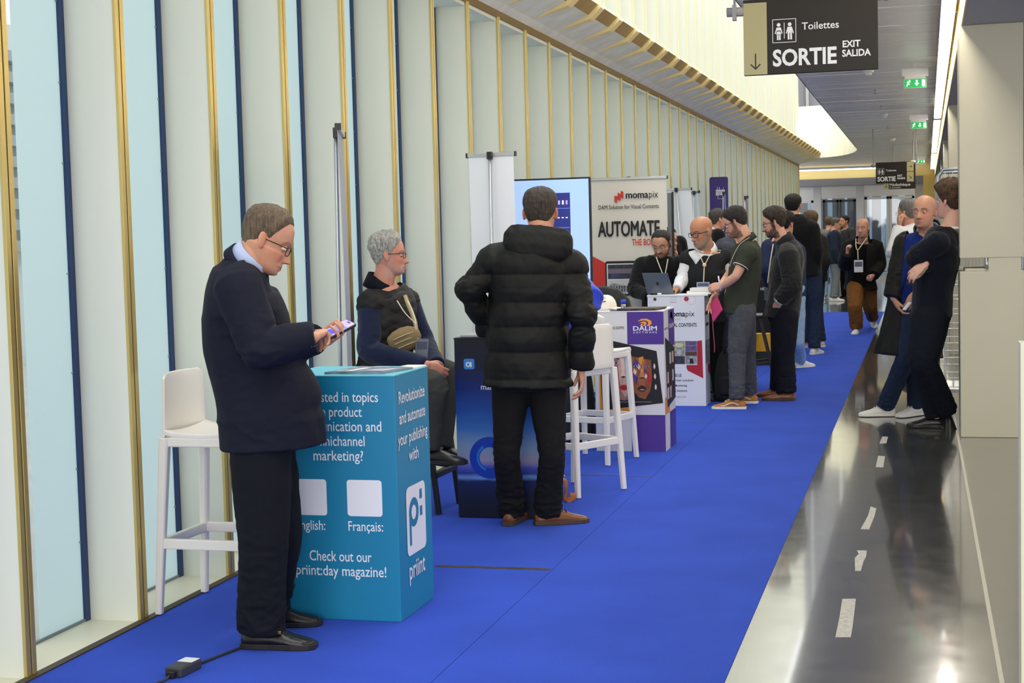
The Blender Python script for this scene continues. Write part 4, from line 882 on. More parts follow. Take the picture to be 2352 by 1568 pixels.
# ceiling fittings
for px, py, lab in ((1995, 168, 'white smoke detector on the metal ceiling nearest the dark overhead sign'), (2031, 269, 'white smoke detector on the ceiling in the middle of the metal ceiling'), (2050, 325, 'white smoke detector on the metal ceiling close to the void corner')):
    v = at(px, py - 8, 1) - np.array([0, 0, CAMZ]); k = (ZC - CAMZ) / v[2]; x, y = v[0] * k, v[1] * k
    t = thing('smoke_detector', lab, 'smoke detector', (x, y, ZC - .06), 0, 'smoke detectors')
    f = MB(); f.tube([(x, y, ZC - .03), (x, y, ZC - .002)], .06, 18); f.build('base', white, t, smooth=True); f = MB(); f.tube([(x, y, ZC - .065), (x, y, ZC - .03)], [.03, .045], 18); f.build('sensor', white, t, smooth=True)
for px, py, lab in ((2010, 208, 'small sprinkler head in the ceiling left of the nearest exit sign'), (2024, 245, 'small sprinkler head in the ceiling between the two exit signs'), (2038, 291, 'small sprinkler head in the ceiling left of the second exit sign')):
    v = at(px, py - 2, 1) - np.array([0, 0, CAMZ]); k = (ZC - CAMZ) / v[2]; x, y = v[0] * k, v[1] * k
    t = thing('sprinkler_head', lab, 'sprinkler', (x, y, ZC - .05), 0, 'ceiling sprinklers')
    f = MB(); f.tube([(x, y, ZC - .045), (x, y, ZC - .001)], .012, 10); f.tube([(x, y, ZC - .05), (x, y, ZC - .045)], .03, 12); f.build('nozzle', steel, t, smooth=True)
t = thing('security_camera', 'small camera unit fixed beside the far SORTIE sign', 'camera', (0, 30, 2.8))
p = at(2098, 372, 30); f = MB(); f.box(p[0] - .05, p[0] + .05, 29.9, 30.1, p[2] - .03, p[2] + .03); f.build('housing', white, t, bevel=.01); f = MB(); f.tube([(p[0], 30, p[2] + .03), (p[0], 30, ZC)], .008, 8); f.build('mount', greypaint, t)

# ------------------------------------------------------------------ wire roll cage behind the pillar
wire = mat('galvanised_wire', (170, 174, 180), .35, .85)
cg = thing('roll_cage', 'tall galvanised wire roll cage behind the pillar', 'cage', (.35, 13.2, 0))
x0, x1, y0, y1, zt = .135, .85, 13.0, 13.75, 1.985
for yy in (y0, y1):
    f = MB(); R_ = [(x0, yy, .16), (x0, yy, zt - .06), (x0 + .05, yy, zt), (x1 - .05, yy, zt), (x1, yy, zt - .06), (x1, yy, .16)]; f.tube(R_, .014, 8); f.build('frame', wire, cg, smooth=True)
    f = MB()
    for xx in np.arange(x0 + .06, x1, .06): f.tube([(xx, yy, .2), (xx, yy, zt - .01)], .003, 5)
    for zz in np.arange(.2, zt, .12): f.tube([(x0, yy, zz), (x1, yy, zz)], .004, 5)
    f.build('mesh_panel', wire, cg)
f = MB()
for xx in (x0, x1):
    for yy in np.arange(y0 + .06, y1, .06): f.tube([(xx, yy, .2), (xx, yy, zt - .05)], .003, 5)
    for zz in np.arange(.2, zt, .12): f.tube([(xx, y0, zz), (xx, y1, zz)], .004, 5)
f.build('side_mesh', wire, cg)
f = MB(); f.box(x0, x1, y0, y1, .15, .18); f.build('deck', steel, cg)
for xx in (x0 + .07, x1 - .07):
    for yy in (y0 + .07, y1 - .07):
        f = MB(); f.tube([(xx - .015, yy, .06), (xx + .015, yy, .06)], .06, 16); f.box(xx - .022, xx + .022, yy - .03, yy + .03, .10, .15); f.build('castor', MATS['grey_paint'], cg)

# ------------------------------------------------------------------ bags, power brick, cables
leather = mat('tan_leather', (150, 84, 38), .45, bump=(90, .15), var=(20, .15))
t = thing('bag', 'tan leather bag with steel rings on the floor by the padded coat man', 'bag', (-2.09, 8.42, .0045))
f = MB(); f.box(-2.30, -2.005, 8.33, 8.46, .0045, .26); f.build('body', leather, t, bevel=.03, seg=3)
f = MB(); f.tube([(-1.99, 8.42, .24), (-1.985, 8.40, .21), (-1.99, 8.40, .17), (-1.995, 8.41, .21), (-1.99, 8.42, .24)], .004, 6); f.tube([(-1.985, 8.40, .17), (-1.97, 8.39, .155), (-1.985, 8.39, .15)], .004, 6); f.build('ring', mat('chrome', (210, 210, 214), .12, 1.0), t, smooth=True)
f = MB(); f.tube([(-2.0, 8.4, .15), (-1.965, 8.39, .13), (-1.96, 8.39, .08), (-1.975, 8.40, .03), (-1.95, 8.40, .012), (-1.93, 8.41, .03), (-1.928, 8.42, .055)], .022, 10, flat=.16, ref=(0, 0, 1)); f.build('strap', leather, t, smooth=True)
cloth_b = mat('black_nylon', (20, 20, 23), .7, bump=(300, .2))
def softbag(name, label, c, sx, sy, h, m, group=None, top=.55):
    t = thing(name, label, 'bag', (c[0], c[1], .0045))
    f = MB(); rings = []
    for k in np.linspace(0, 1, 12):
        s = (1 - (1 - top) * max(0, (k - .35) / .65) ** 2) * (.9 + .1 * min(1, k / .15)); a = np.linspace(0, 2 * np.pi, 28, endpoint=False)
        if k > .93: s *= .72
        rings.append([(c[0] + sx * s * np.sign(math.cos(q)) * abs(math.cos(q)) ** .6, c[1] + sy * s * np.sign(math.sin(q)) * abs(math.sin(q)) ** .6, .0045 + h * k) for q in a])
    f.loft(rings); recalc(f.build('body', m, t, smooth=True)); return t
b = softbag('backpack', 'black backpack standing on the carpet against the white counter', (-1.655, 13.68), .145, .12, .47, cloth_b)
f = MB(); f.tube([(-1.70, 13.60, .44), (-1.69, 13.585, .50), (-1.62, 13.60, .50), (-1.62, 13.62, .44)], .010, 8); f.build('handle', cloth_b, b, smooth=True)
f = MB(); f.box(-1.75, -1.58, 13.545, 13.60, .06, .24); f.build('front_pocket', cloth_b, b, bevel=.03, seg=3)
f = MB(); f.tube([(-1.66, 13.553, .30), (-1.655, 13.55, .27)], .005, 6); f.build('zip_pull', steel, b)
b = softbag('tote_bag', 'beige cloth tote bag half hidden behind the black backpack', (-1.54, 13.92), .09, .07, .40, mat('beige_canvas', (196, 176, 142), .8, bump=(240, .2)))
f = MB(); f.tube([(-1.59, 13.88, .38), (-1.57, 13.87, .47), (-1.52, 13.87, .47), (-1.50, 13.88, .38)], .006, 6); f.build('handle', MATS['beige_canvas'], b, smooth=True)
b = softbag('shopping_bag', 'black carrier bag with grey script on the floor left of the purple counter', (-2.40, 10.66), .13, .10, .60, cloth_b, top=.7)
f = MB(); f.tube([(-2.46, 10.62, .58), (-2.44, 10.6, .68), (-2.36, 10.6, .68), (-2.34, 10.62, .58)], .006, 6); f.build('handle', cloth_b, b, smooth=True)
Face((-2.38, 10.558, .14), (0, 0, 1), (-1, 0, 0), b).text('Salsa', 'lettering', 0, -.03, .06, mat('script_grey', (96, 96, 98), .5), width=.13)

br = thing('power_brick', 'dark laptop power brick with a white sticker on the carpet at bottom left', 'power adapter', (-2.545, 4.83, .0045), 0)
a0, a1 = np.array(at(396, 1543, 4.80)), np.array(at(435, 1512, 4.95))
c0 = np.array([-2.553, 4.775]); dirv = np.array([.10, .995]); nrmv = np.array([dirv[1], -dirv[0]])
def bp(u, v, z): q = c0 + dirv * v + nrmv * u; return (q[0], q[1], z)
f = MB(); f.prism([bp(-.034, 0, .0045), bp(.034, 0, .0045), bp(.034, .135, .0045), bp(-.034, .135, .0045)], (0, 0, .036)); recalc(f.build('case', mat('brick_grey', (52, 54, 58), .45), br, bevel=.006))
f = MB(); f.prism([bp(-.030, .075, .0408), bp(.030, .075, .0408), bp(.030, .130, .0408), bp(-.030, .130, .0408)], (0, 0, .0006)); recalc(f.build('sticker', mat('sticker_white', (226, 228, 232), .5), br))
f = MB(); f.prism([bp(-.014, -.022, .008), bp(.014, -.022, .008), bp(.018, .01, .008), bp(-.018, .01, .008)], (0, 0, .022)); recalc(f.build('plug', black, br, bevel=.003))
def cable(label, P, r, m):
    P = np.array(P, float); Q = []
    for i in range(len(P) - 1):
        p0, p1, p2, p3 = P[max(i - 1, 0)], P[i], P[i + 1], P[min(i + 2, len(P) - 1)]
        for t in np.linspace(0, 1, 8, endpoint=False): Q.append(.5 * ((2 * p1) + (-p0 + p2) * t + (2 * p0 - 5 * p1 + 4 * p2 - p3) * t * t + (-p0 + 3 * p1 - 3 * p2 + p3) * t ** 3))
    Q.append(P[-1]); f = MB(); f.tube(Q, r, 8); return tag(f.build('cable', m, smooth=True), label, 'cable')
cabm = mat('cable_black', (44, 46, 50), .5)
cable('black cable running from the power brick back behind the suit man', [bp(0, .13, .022), bp(.004, .16, .012), (-2.52, 5.0, .0095), (-2.49, 5.12, .0095), (-2.46, 5.22, .0095), (-2.455, 5.30, .0095), (-2.49, 5.40, .0095), (-2.53, 5.62, .0095), (-2.54, 6.05, .0095)], .0052, cabm)
cable('black cable leaving the power brick towards the bottom edge', [bp(0, -.02, .018), bp(0, -.05, .011), (-2.57, 4.68, .0095), (-2.58, 4.55, .0095)], .0045, cabm)
cable('grey cable lying on the carpet left of the black-blue counter', [(-2.80, 9.4, .0095), (-2.68, 9.15, .0095), (-2.60, 8.95, .0095), (-2.63, 8.6, .0095), (-2.58, 8.5, .0095), (-2.47, 8.62, .0095)], .006, mat('cable_grey', (120, 122, 126), .5))

# black jacket hung over a chair back behind the cap
cx_ = at(1392, 690, 11.7)[0]
ch4 = black_chair('black bar chair behind the purple counter with a jacket over its back', cx_, 11.55, 10, .74)
t = thing('jacket', 'black jacket draped over the chair back behind the white cap', 'jacket', (cx_, 11.35, 1.0))
f = MB(); rings = []
for x, h, d in ((-.235, .82, .05), (-.19, 1.03, .055), (-.10, 1.115, .06), (.02, 1.12, .06), (.12, 1.10, .06), (.20, 1.02, .055), (.245, .80, .05)):
    rings.append([(cx_ + .05 + x, 11.345 + d * u, z) for u, z in ((-1, .60), (-1.15, h * .9), (-.8, h), (0, h + .015), (.8, h), (1.15, h * .9), (1, .62), (.7, .62), (.72, h * .9), (0, h - .012), (-.72, h * .9), (-.7, .60))])
f.loft(rings); recalc(f.build('cloth', cloth_b, t, smooth=True))
# ------------------------------------------------------------------ people: figure builder
def nrm(v):
    v = np.array(v, float); return v / (np.linalg.norm(v) + 1e-12)
def vnoise(P, seed=0):
    """smooth value noise, numpy only"""
    P = np.asarray(P, float) + seed * 17.31; I = np.floor(P).astype(np.int64); f = P - I; f = f * f * (3 - 2 * f)
    def h(i, j, k):
        n = (i * 374761393 + j * 668265263 + k * 1274126177) & 0x7fffffff
        n = ((n ^ (n >> 13)) * 1274126177) & 0x7fffffff
        return ((n ^ (n >> 16)) & 0xffff) / 65535.0
    x, y, z = I[:, 0], I[:, 1], I[:, 2]; a = f[:, 0]; b = f[:, 1]; c = f[:, 2]
    L = lambda u, v, t: u + (v - u) * t
    return L(L(L(h(x, y, z), h(x + 1, y, z), a), L(h(x, y + 1, z), h(x + 1, y + 1, z), a), b),
             L(L(h(x, y, z + 1), h(x + 1, y, z + 1), a), L(h(x, y + 1, z + 1), h(x + 1, y + 1, z + 1), a), b), c)
def fbm(P, seed=0, n=3):
    s = 0; w = .5
    for k in range(n): s = s + w * vnoise(np.asarray(P) * 2 ** k, seed + k); w *= .5
    return s / (1 - .5 ** n)

def crom(P, sub=5):
    P = np.asarray(P, float); out = []
    for i in range(len(P) - 1):
        p0, p1, p2, p3 = P[max(i - 1, 0)], P[i], P[i + 1], P[min(i + 2, len(P) - 1)]
        for t in np.linspace(0, 1, sub, endpoint=False):
            out.append(.5 * (2 * p1 + (-p0 + p2) * t + (2 * p0 - 5 * p1 + 4 * p2 - p3) * t * t + (-p0 + 3 * p1 - 3 * p2 + p3) * t ** 3))
    out.append(P[-1]); return np.array(out)
def limb(mb, pts, rad, n=18, sub=5, round0=True, round1=True, flat=1.0, ref=None, smooth=.5):
    """rounded tapering tube through joints"""
    P = np.asarray(pts, float); r = np.asarray(rad, float)
    Q = crom(np.hstack([P, r[:, None]]), sub)
    lin_ = np.vstack([np.linspace(0, 1, sub, endpoint=False)[:, None] * (b - a) + a for a, b in zip(np.hstack([P, r[:, None]])[:-1], np.hstack([P, r[:, None]])[1:])] + [np.hstack([P, r[:, None]])[-1:]])
    Q = smooth * Q + (1 - smooth) * lin_
    X, R = Q[:, :3], Q[:, 3]
    if round0:
        t = nrm(X[1] - X[0]); X = np.vstack([X[0] - t * R[0] * np.array([.98, .85, .5])[:, None], X]); R = np.concatenate([R[0] * np.array([.25, .55, .86]), R])
    if round1:
        t = nrm(X[-1] - X[-2]); X = np.vstack([X, X[-1] + t * R[-1] * np.array([.5, .85, .98])[:, None]]); R = np.concatenate([R, R[-1] * np.array([.86, .55, .25])])
    return mb.tube(X, R, n, flat=flat, ref=ref)
def ering(c, r, f, w, d, n=32, e=2.3, front=0.0):
    a = np.linspace(0, 2 * np.pi, n, endpoint=False); ca, sa = np.cos(a), np.sin(a)
    x = np.sign(ca) * np.abs(ca) ** (2 / e) * w; y = np.sign(sa) * np.abs(sa) ** (2 / e) * d
    y = np.where(y > 0, y * (1 + front), y)
    return np.array(c) + x[:, None] * np.array(r) + y[:, None] * np.array(f)

def fuse(name, mb, m, parent, voxel, smooth=4, disp=None, cut=None, thick=0.0, pick=None, colors=None, keep=None):
    """merge overlapping closed lofts into one continuous skin, then relax and sculpt it"""
    o = raw_mesh(name, np.vstack(mb.V), mb.F, m); recalc(o)
    md = o.modifiers.new('r', 'REMESH'); md.mode = 'VOXEL'; md.voxel_size = voxel
    dg = bpy.context.evaluated_depsgraph_get(); me = bpy.data.meshes.new_from_object(o.evaluated_get(dg))
    old = o.data; bpy.data.objects.remove(o); bpy.data.meshes.remove(old)
    nv = len(me.vertices); V = np.empty(nv * 3); me.vertices.foreach_get('co', V); V = V.reshape(-1, 3)
    ed = np.empty(len(me.edges) * 2, int); me.edges.foreach_get('vertices', ed); ed = ed.reshape(-1, 2)
    deg = np.bincount(ed.ravel(), minlength=nv)[:, None]
    for it in range(smooth):
        A = np.zeros_like(V)
        for k in range(3):
            A[:, k] = np.bincount(ed[:, 0], V[ed[:, 1], k], nv) + np.bincount(ed[:, 1], V[ed[:, 0], k], nv)
        s_ = .5 if it % 2 == 0 else -.52 if smooth > 6 else .5
        V = V + s_ * (A / np.maximum(deg, 1) - V)
    me.vertices.foreach_set('co', V.ravel()); me.update()
    N = np.empty(nv * 3); me.vertices.foreach_get('normal', N); N = N.reshape(-1, 3)
    if disp is not None:
        V = disp(V, N); me.vertices.foreach_set('co', V.ravel()); me.update()
    F = [tuple(p.vertices) for p in me.polygons]
    bpy.data.meshes.remove(me)
    if cut is not None:
        cen = np.array([V[list(f)].mean(0) for f in F]); kp = cut(cen) <= 0
        E0 = {}
        F = [f for f, k in zip(F, kp) if k]; used = np.zeros(nv, bool)
        for f in F:
            for i in range(len(f)):
                e = (f[i], f[i - 1]) if f[i] < f[i - 1] else (f[i - 1], f[i]); E0[e] = E0.get(e, 0) + 1
        bd = np.array(sorted({v for e, c_ in E0.items() if c_ == 1 for v in e}), int)
        if len(bd):      # slide the torn rim onto the cutting curve so that hems are clean
            B = V[bd]
            for _ in range(3):
                g0 = cut(B); G_ = np.stack([(cut(B + np.eye(3)[k] * 1e-4) - g0) / 1e-4 for k in range(3)], 1)
                st = (g0 / np.maximum((G_ ** 2).sum(1), 1e-6))[:, None] * G_; ln = np.linalg.norm(st, axis=1)[:, None]
                B = B - st * np.minimum(1, voxel * .9 / np.maximum(ln, 1e-9))
            V[bd] = B; ix = {v: i for i, v in enumerate(bd)}; be = np.array([(ix[e[0]], ix[e[1]]) for e, c_ in E0.items() if c_ == 1])
            for _ in range(4):
                B = V[bd]; S = np.zeros_like(B); np.add.at(S, be[:, 0], B[be[:, 1]]); np.add.at(S, be[:, 1], B[be[:, 0]]); dg_ = np.bincount(be.ravel(), minlength=len(bd))[:, None]
                V[bd] = .4 * B + .6 * S / np.maximum(dg_, 1)
        for f in F: used[list(f)] = True
        mp = np.cumsum(used) - 1; V = V[used]; F = [tuple(mp[i] for i in f) for f in F]
    W = V - rootloc(parent)
    me = bpy.data.meshes.new(name); me.from_pydata(W.tolist(), [], F); 
    for x in (m if isinstance(m, (list, tuple)) else [m]): me.materials.append(x)
    me.polygons.foreach_set('use_smooth', [True] * len(F))
    if pick is not None:
        cen = np.array([V[list(f)].mean(0) for f in F]); me.polygons.foreach_set('material_index', pick(cen).astype(int))
    if colors is not None:
        at_ = me.color_attributes.new('tone', 'FLOAT_COLOR', 'POINT'); at_.data.foreach_set('color', colors(V).ravel())
    me.update()
    o = bpy.data.objects.new(name, me); C.objects.link(o); o.parent = parent
    if thick:
        s = o.modifiers.new('solid', 'SOLIDIFY'); s.thickness = thick; s.offset = -1
    return o

# ---- head -------------------------------------------------------------
HZ = np.array([-.118, -.112, -.100, -.085, -.062, -.035, -.005, .020, .045, .070, .092, .108, .117, .121])
HF = np.array([.040, .066, .084, .089, .0875, .0865, .0845, .0890, .0880, .0810, .0660, .0440, .0230, .0060])
HB = np.array([.020, .000, -.018, -.034, -.060, -.078, -.090, -.097, -.101, -.098, -.084, -.060, -.036, -.012])
HW = np.array([.016, .032, .044, .0525, .0605, .0665, .0705, .0735, .0755, .0735, .0645, .0480, .0310, .0080])
def head_surf(nu=72, nv=70, jaw=1.0):
    z = np.concatenate([np.linspace(-.118, .121, nv)]); f = np.interp(z, HZ, HF); b = np.interp(z, HZ, HB); wd = np.interp(z, HZ, HW)
    k = np.ones(5) / 5
    def sm(v): return np.convolve(np.pad(v, 2, mode='edge'), k, 'valid')
    f, b, wd = sm(f), sm(b), sm(wd); wd = wd * np.where(z < -.02, jaw, 1)
    a = np.linspace(0, 2 * np.pi, nu, endpoint=False); R = []
    for i in range(nv):
        cy = (f[i] + b[i]) / 2; d = (f[i] - b[i]) / 2; ca, sa = np.cos(a), np.sin(a); e = 2.25
        x = np.sign(ca) * np.abs(ca) ** (2 / e) * wd[i]; y = cy + np.sign(sa) * np.abs(sa) ** (2 / e) * d
        x = x * np.where(y > cy, 1 - .16 * ((y - cy) / d) ** 2, 1)
        R.append(np.stack([x, y, np.full(nu, z[i])], 1))
    R = np.array(R)
    x, y, zz = R[..., 0], R[..., 1], R[..., 2]; fr = np.clip((y - .02) / .04, 0, 1)
    g = lambda u, s: np.exp(-(u / s) ** 2)
    dy = 0
    nz = np.clip((.012 - zz) / .056, 0, 1) * (zz > -.046) + (zz <= -.046) * np.clip(1 - (-.046 - zz) / .009, 0, 1)
    dy = dy + .030 * nz ** 1.25 * g(x, .0095 + .006 * nz) + .004 * g(zz + .010, .03) * g(x, .009)
    dy = dy - .0115 * g(np.abs(x) - .0315, .0165) * g(zz - .001, .0125)
    dy = dy + .0050 * g(np.abs(x) - .028, .026) * g(zz - .020, .0085)
    dy = dy + .0045 * g(np.abs(x) - .044, .018) * g(zz + .030, .018)
    dy = dy + .0065 * g(x, .022) * g(zz + .0665, .0058) + .0075 * g(x, .019) * g(zz + .0785, .0060) - .0055 * g(x, .024) * g(zz + .0722, .0026)
    dy = dy - .004 * g(x, .02) * g(zz + .089, .006) + .0080 * g(x, .022) * g(zz + .103, .011)
    dy = dy - .0045 * g(np.abs(x) - .030, .007) * g(zz + .055, .02)
    R[..., 1] = y + dy * fr
    return R
def ear_pts(s):
    """flattened ear shell, s=-1 left, +1 right; local head coordinates"""
    R = []
    for i, t in enumerate(np.linspace(0.04, np.pi - .04, 12)):
        rr = np.sin(t); a = np.linspace(0, 2 * np.pi, 18, endpoint=False)
        zc = -.004 + .032 * np.cos(t); 
        x = .0725 + .010 + .0065 * np.cos(a) * rr + .006 * np.sin(a) * rr * (-1)
        y = -.010 - .012 * np.cos(t) * 0 + .0175 * rr * np.sin(a) * (1.0 - .28 * (t / np.pi)) - .006 * np.cos(t)
        R.append(np.stack([s * x, y, np.full(18, zc)], 1))
    return R

class Head:
    def __init__(s, c, fwd, up, scale=1.0, turn=0):
        f = nrm(fwd); u = np.array(up, float); u = nrm(u - f * np.dot(u, f)); r = np.cross(f, u)
        s.c, s.f, s.u, s.r, s.k = np.array(c, float), f, u, r, scale
    def w(s, P): P = np.asarray(P, float) * s.k; return s.c + P[..., 0:1] * s.r + P[..., 1:2] * s.f + P[..., 2:3] * s.u
    def l(s, P): Q = np.asarray(P) - s.c; return np.stack([Q @ s.r, Q @ s.f, Q @ s.u], -1) / s.k

def hairline(kind, x, y, z):
    """signed distance-like value, positive where hair grows"""
    ky = np.array([-.11, -.06, -.03, -.005, .012, .022, .045, .070, .090, .11])
    kz = {'full': [-.070, -.068, -.030, .004, -.012, .012, .040, .066, .078, .082],
          'long': [-.085, -.080, -.055, -.020, -.026, -.002, .034, .058, .068, .072],
          'recede': [-.066, -.060, -.026, .006, -.006, .022, .062, .096, .108, .112],
          'short': [-.060, -.055, -.020, .006, -.004, .016, .046, .074, .086, .09],
          'stub': [-.060, -.055, -.020, .006, -.004, .016, .05, .12, .13, .13]}[kind]
    zl = np.interp(y, ky, kz)
    zl = zl - .016 * np.exp(-(x / .022) ** 2) * (y > .045) * (kind == 'recede')
    return z - zl

def make_hair(P, H, kind, rgb, th=.012, wave=.004, seed=1, top=1.0, m=None, freq=160):
    R = head_surf(110, 110); x, y, z = R[..., 0], R[..., 1], R[..., 2]
    hl = hairline(kind, x, y, z) + .016 * (fbm(np.stack([x * 60, y * 60, z * 60], -1).reshape(-1, 3), seed + 30, 3).reshape(x.shape) - .5); k = np.clip(hl / .020, 0, 1); k = k * k * (3 - 2 * k)
    ang = np.arctan2(y + .01, x); Q = np.stack([np.cos(ang) * 5 + z * 20, np.sin(ang) * 5 + y * 26, z * 34], -1).reshape(-1, 3)
    wav = (fbm(Q, seed, 3) - .5).reshape(x.shape)
    st = np.sin(ang * freq * .35 + wav * 26 + y * 120) * .5
    k2 = np.clip(hl / (.055 if kind == 'long' else .062), 0, 1) * (1 if kind == 'long' else 1 - .55 * np.clip((y - .035) / .05, 0, 1)); k2 = k2 * k2 * (3 - 2 * k2); t = -.006 + k * (.0072 + wave * .5 * wav) + k2 * (th * (.30 + .70 * np.clip((z + .015) / .1, 0, 1) * top) + wave * 1.8 * wav + wave * .25 * st)
    cen = np.array([0, -.006, .03]); d = R - cen; d[..., 2] *= .8; d /= np.linalg.norm(d, axis=-1, keepdims=True)
    R = R + d * t[..., None]
    f = MB(); f.loft([H.w(r) for r in R])
    mm = m or mat('hair_%d_%d_%d' % rgb, rgb, .62, bump=(500, .7, .004), var=(130, .5), spec=.35, stretch=(1, 1, .15))
    return recalc(f.build('hair', mm, P, smooth=True))

def make_glasses(P, H, rgb=(20, 18, 18), shape='rect', r=.0016, dz=0):
    gm = mat('frame_%d_%d_%d' % rgb, rgb, .3, .2)
    f = MB(); yy = .096
    for s in (-1, 1):
        if shape == 'round': Q = [(s * .032 + .0215 * math.cos(a), yy - .006 * abs(math.cos(a) * .5 + s * .5), -.002 + dz + .019 * math.sin(a)) for a in np.linspace(0, 2 * np.pi, 25)]
        else: Q = [(s * .032 + u, yy - .010 * abs((s * .032 + u) / .055) ** 2, -.003 + dz + v) for u, v in rrect(-.024, .024, -.0155, .0155, .007, 4)]; Q.append(Q[0])
        f.tube([H.w(np.array(q)) for q in Q], r * H.k, 6)
        f.tube([H.w(np.array(q)) for q in ((s * .055, yy - .009, .008 + dz), (s * .074, .062, .008 + dz), (s * .0785, .0, .006 + dz), (s * .078, -.022, -.004 + dz))], r * 1.15 * H.k, 6)
    f.tube([H.w(np.array(q)) for q in ((-.009, yy + .001, .002 + dz), (0, yy + .004, .004 + dz), (.009, yy + .001, .002 + dz))], r * H.k, 6)
    g = f.build('glasses', gm, P, smooth=True)
    f = MB()
    for s in (-1, 1): f.poly([H.w(np.array((s * .032 + u, yy - .004, -.003 + dz + v))) for u, v in (circ(0, 0, .020, .017, 20) if shape == 'round' else rrect(-.022, .022, -.014, .014, .006, 4))])
    f.build('lens', clear_lens, g)
    return g
clear_lens = clearglass('lens_glass', (250, 252, 252), .10)

def make_eyes(P, H, iris=(86, 68, 50), look=(0, 0), lid=(190, 130, 108)):
    sc = mat('eye_white', (232, 226, 220), .2); ir = mat('iris_%d' % iris[0], iris, .15); pu = mat('pupil', (8, 8, 8), .1)
    for s in (-1, 1):
        c = np.array((s * .0315, .0722, .0005)); f = MB()
        f.ball(H.w(c), .0112 * H.k, nu=14, nv=10)
        e = f.build('eye', sc, P, smooth=True)
        d = nrm(np.array((look[0], 1, look[1]))); a = nrm(np.cross(d, (0, 0, 1))); b = np.cross(a, d)
        f = MB(); f.poly([H.w(c + d * .01125 + (a * u + b * v)) for u, v in circ(0, 0, .0052, n=14)]); f.build('iris', ir, e)
        f = MB(); f.poly([H.w(c + d * .0115 + (a * u + b * v)) for u, v in circ(0, 0, .0024, n=10)]); f.build('pupil', pu, e)
        f = MB()
        for e0, e1 in ((10, 88), (-80, -18)):
            R_ = []
            for el in np.linspace(e0, e1, 6):
                q = math.radians(el); az = np.linspace(-1.9, 1.9, 14); R_.append([H.w(c + .0126 * np.array((math.cos(q) * math.sin(t), math.cos(q) * math.cos(t), math.sin(q)))) for t in az])
            R_ = np.array(R_); kk, nn = R_.shape[:2]; f.add(R_.reshape(-1, 3), [(i * nn + j, i * nn + j + 1, (i + 1) * nn + j + 1, (i + 1) * nn + j) for i in range(kk - 1) for j in range(nn - 1)])
        f.build('eyelid', mat('lid_%d_%d_%d' % tuple(lid), lid, .5), P, smooth=True)

def head_lofts(mb, H, neck_to, jaw=1.0, neck_r=.055):
    R = head_surf(72, 70, jaw); mb.loft([H.w(r) for r in R])
    for s in (-1, 1): mb.loft([H.w(np.array(r)) for r in ear_pts(s)])
    a = H.w(np.array((0, -.022, -.030)))[None][0] if False else H.w(np.array((0, -.022, -.03)))
    b = H.w(np.array((0, -.020, -.095)))
    n = np.array(neck_to, float)
    limb(mb, [a, b * .55 + n * .45 if False else b, n], [neck_r * .92 * H.k, neck_r * H.k, neck_r * 1.18 * H.k], 20)

SKINM = {}
def skin_mat():
    if 's' in SKINM: return SKINM['s']
    M = bpy.data.materials.new('skin'); M.use_nodes = True; nt = M.node_tree; b = nt.nodes['Principled BSDF']
    v = nt.nodes.new('ShaderNodeVertexColor'); v.layer_name = 'tone'
    n = nt.nodes.new('ShaderNodeTexNoise'); n.inputs['Scale'].default_value = 60; n.inputs['Detail'].default_value = 4
    tc = nt.nodes.new('ShaderNodeTexCoord'); nt.links.new(tc.outputs['Object'], n.inputs[0])
    mr = nt.nodes.new('ShaderNodeMapRange'); mr.inputs[3].default_value = .88; mr.inputs[4].default_value = 1.1; nt.links.new(n.outputs[0], mr.inputs[0])
    x = nt.nodes.new('ShaderNodeVectorMath'); x.operation = 'SCALE'; nt.links.new(v.outputs[0], x.inputs[0]); nt.links.new(mr.outputs[0], x.inputs['Scale'])
    nt.links.new(x.outputs[0], b.inputs['Base Color']); b.inputs['Roughness'].default_value = .48; b.inputs['Specular IOR Level'].default_value = .4
    b.inputs['Subsurface Weight'].default_value = .12; b.inputs['Subsurface Radius'].default_value = (.012, .005, .003); b.inputs['Subsurface Scale'].default_value = 1.0
    bp = nt.nodes.new('ShaderNodeBump'); bp.inputs['Strength'].default_value = .12; bp.inputs['Distance'].default_value = .002
    n2 = nt.nodes.new('ShaderNodeTexNoise'); n2.inputs['Scale'].default_value = 240; nt.links.new(tc.outputs['Object'], n2.inputs[0]); nt.links.new(n2.outputs[0], bp.inputs['Height']); nt.links.new(bp.outputs[0], b.inputs['Normal'])
    SKINM['s'] = M; return M

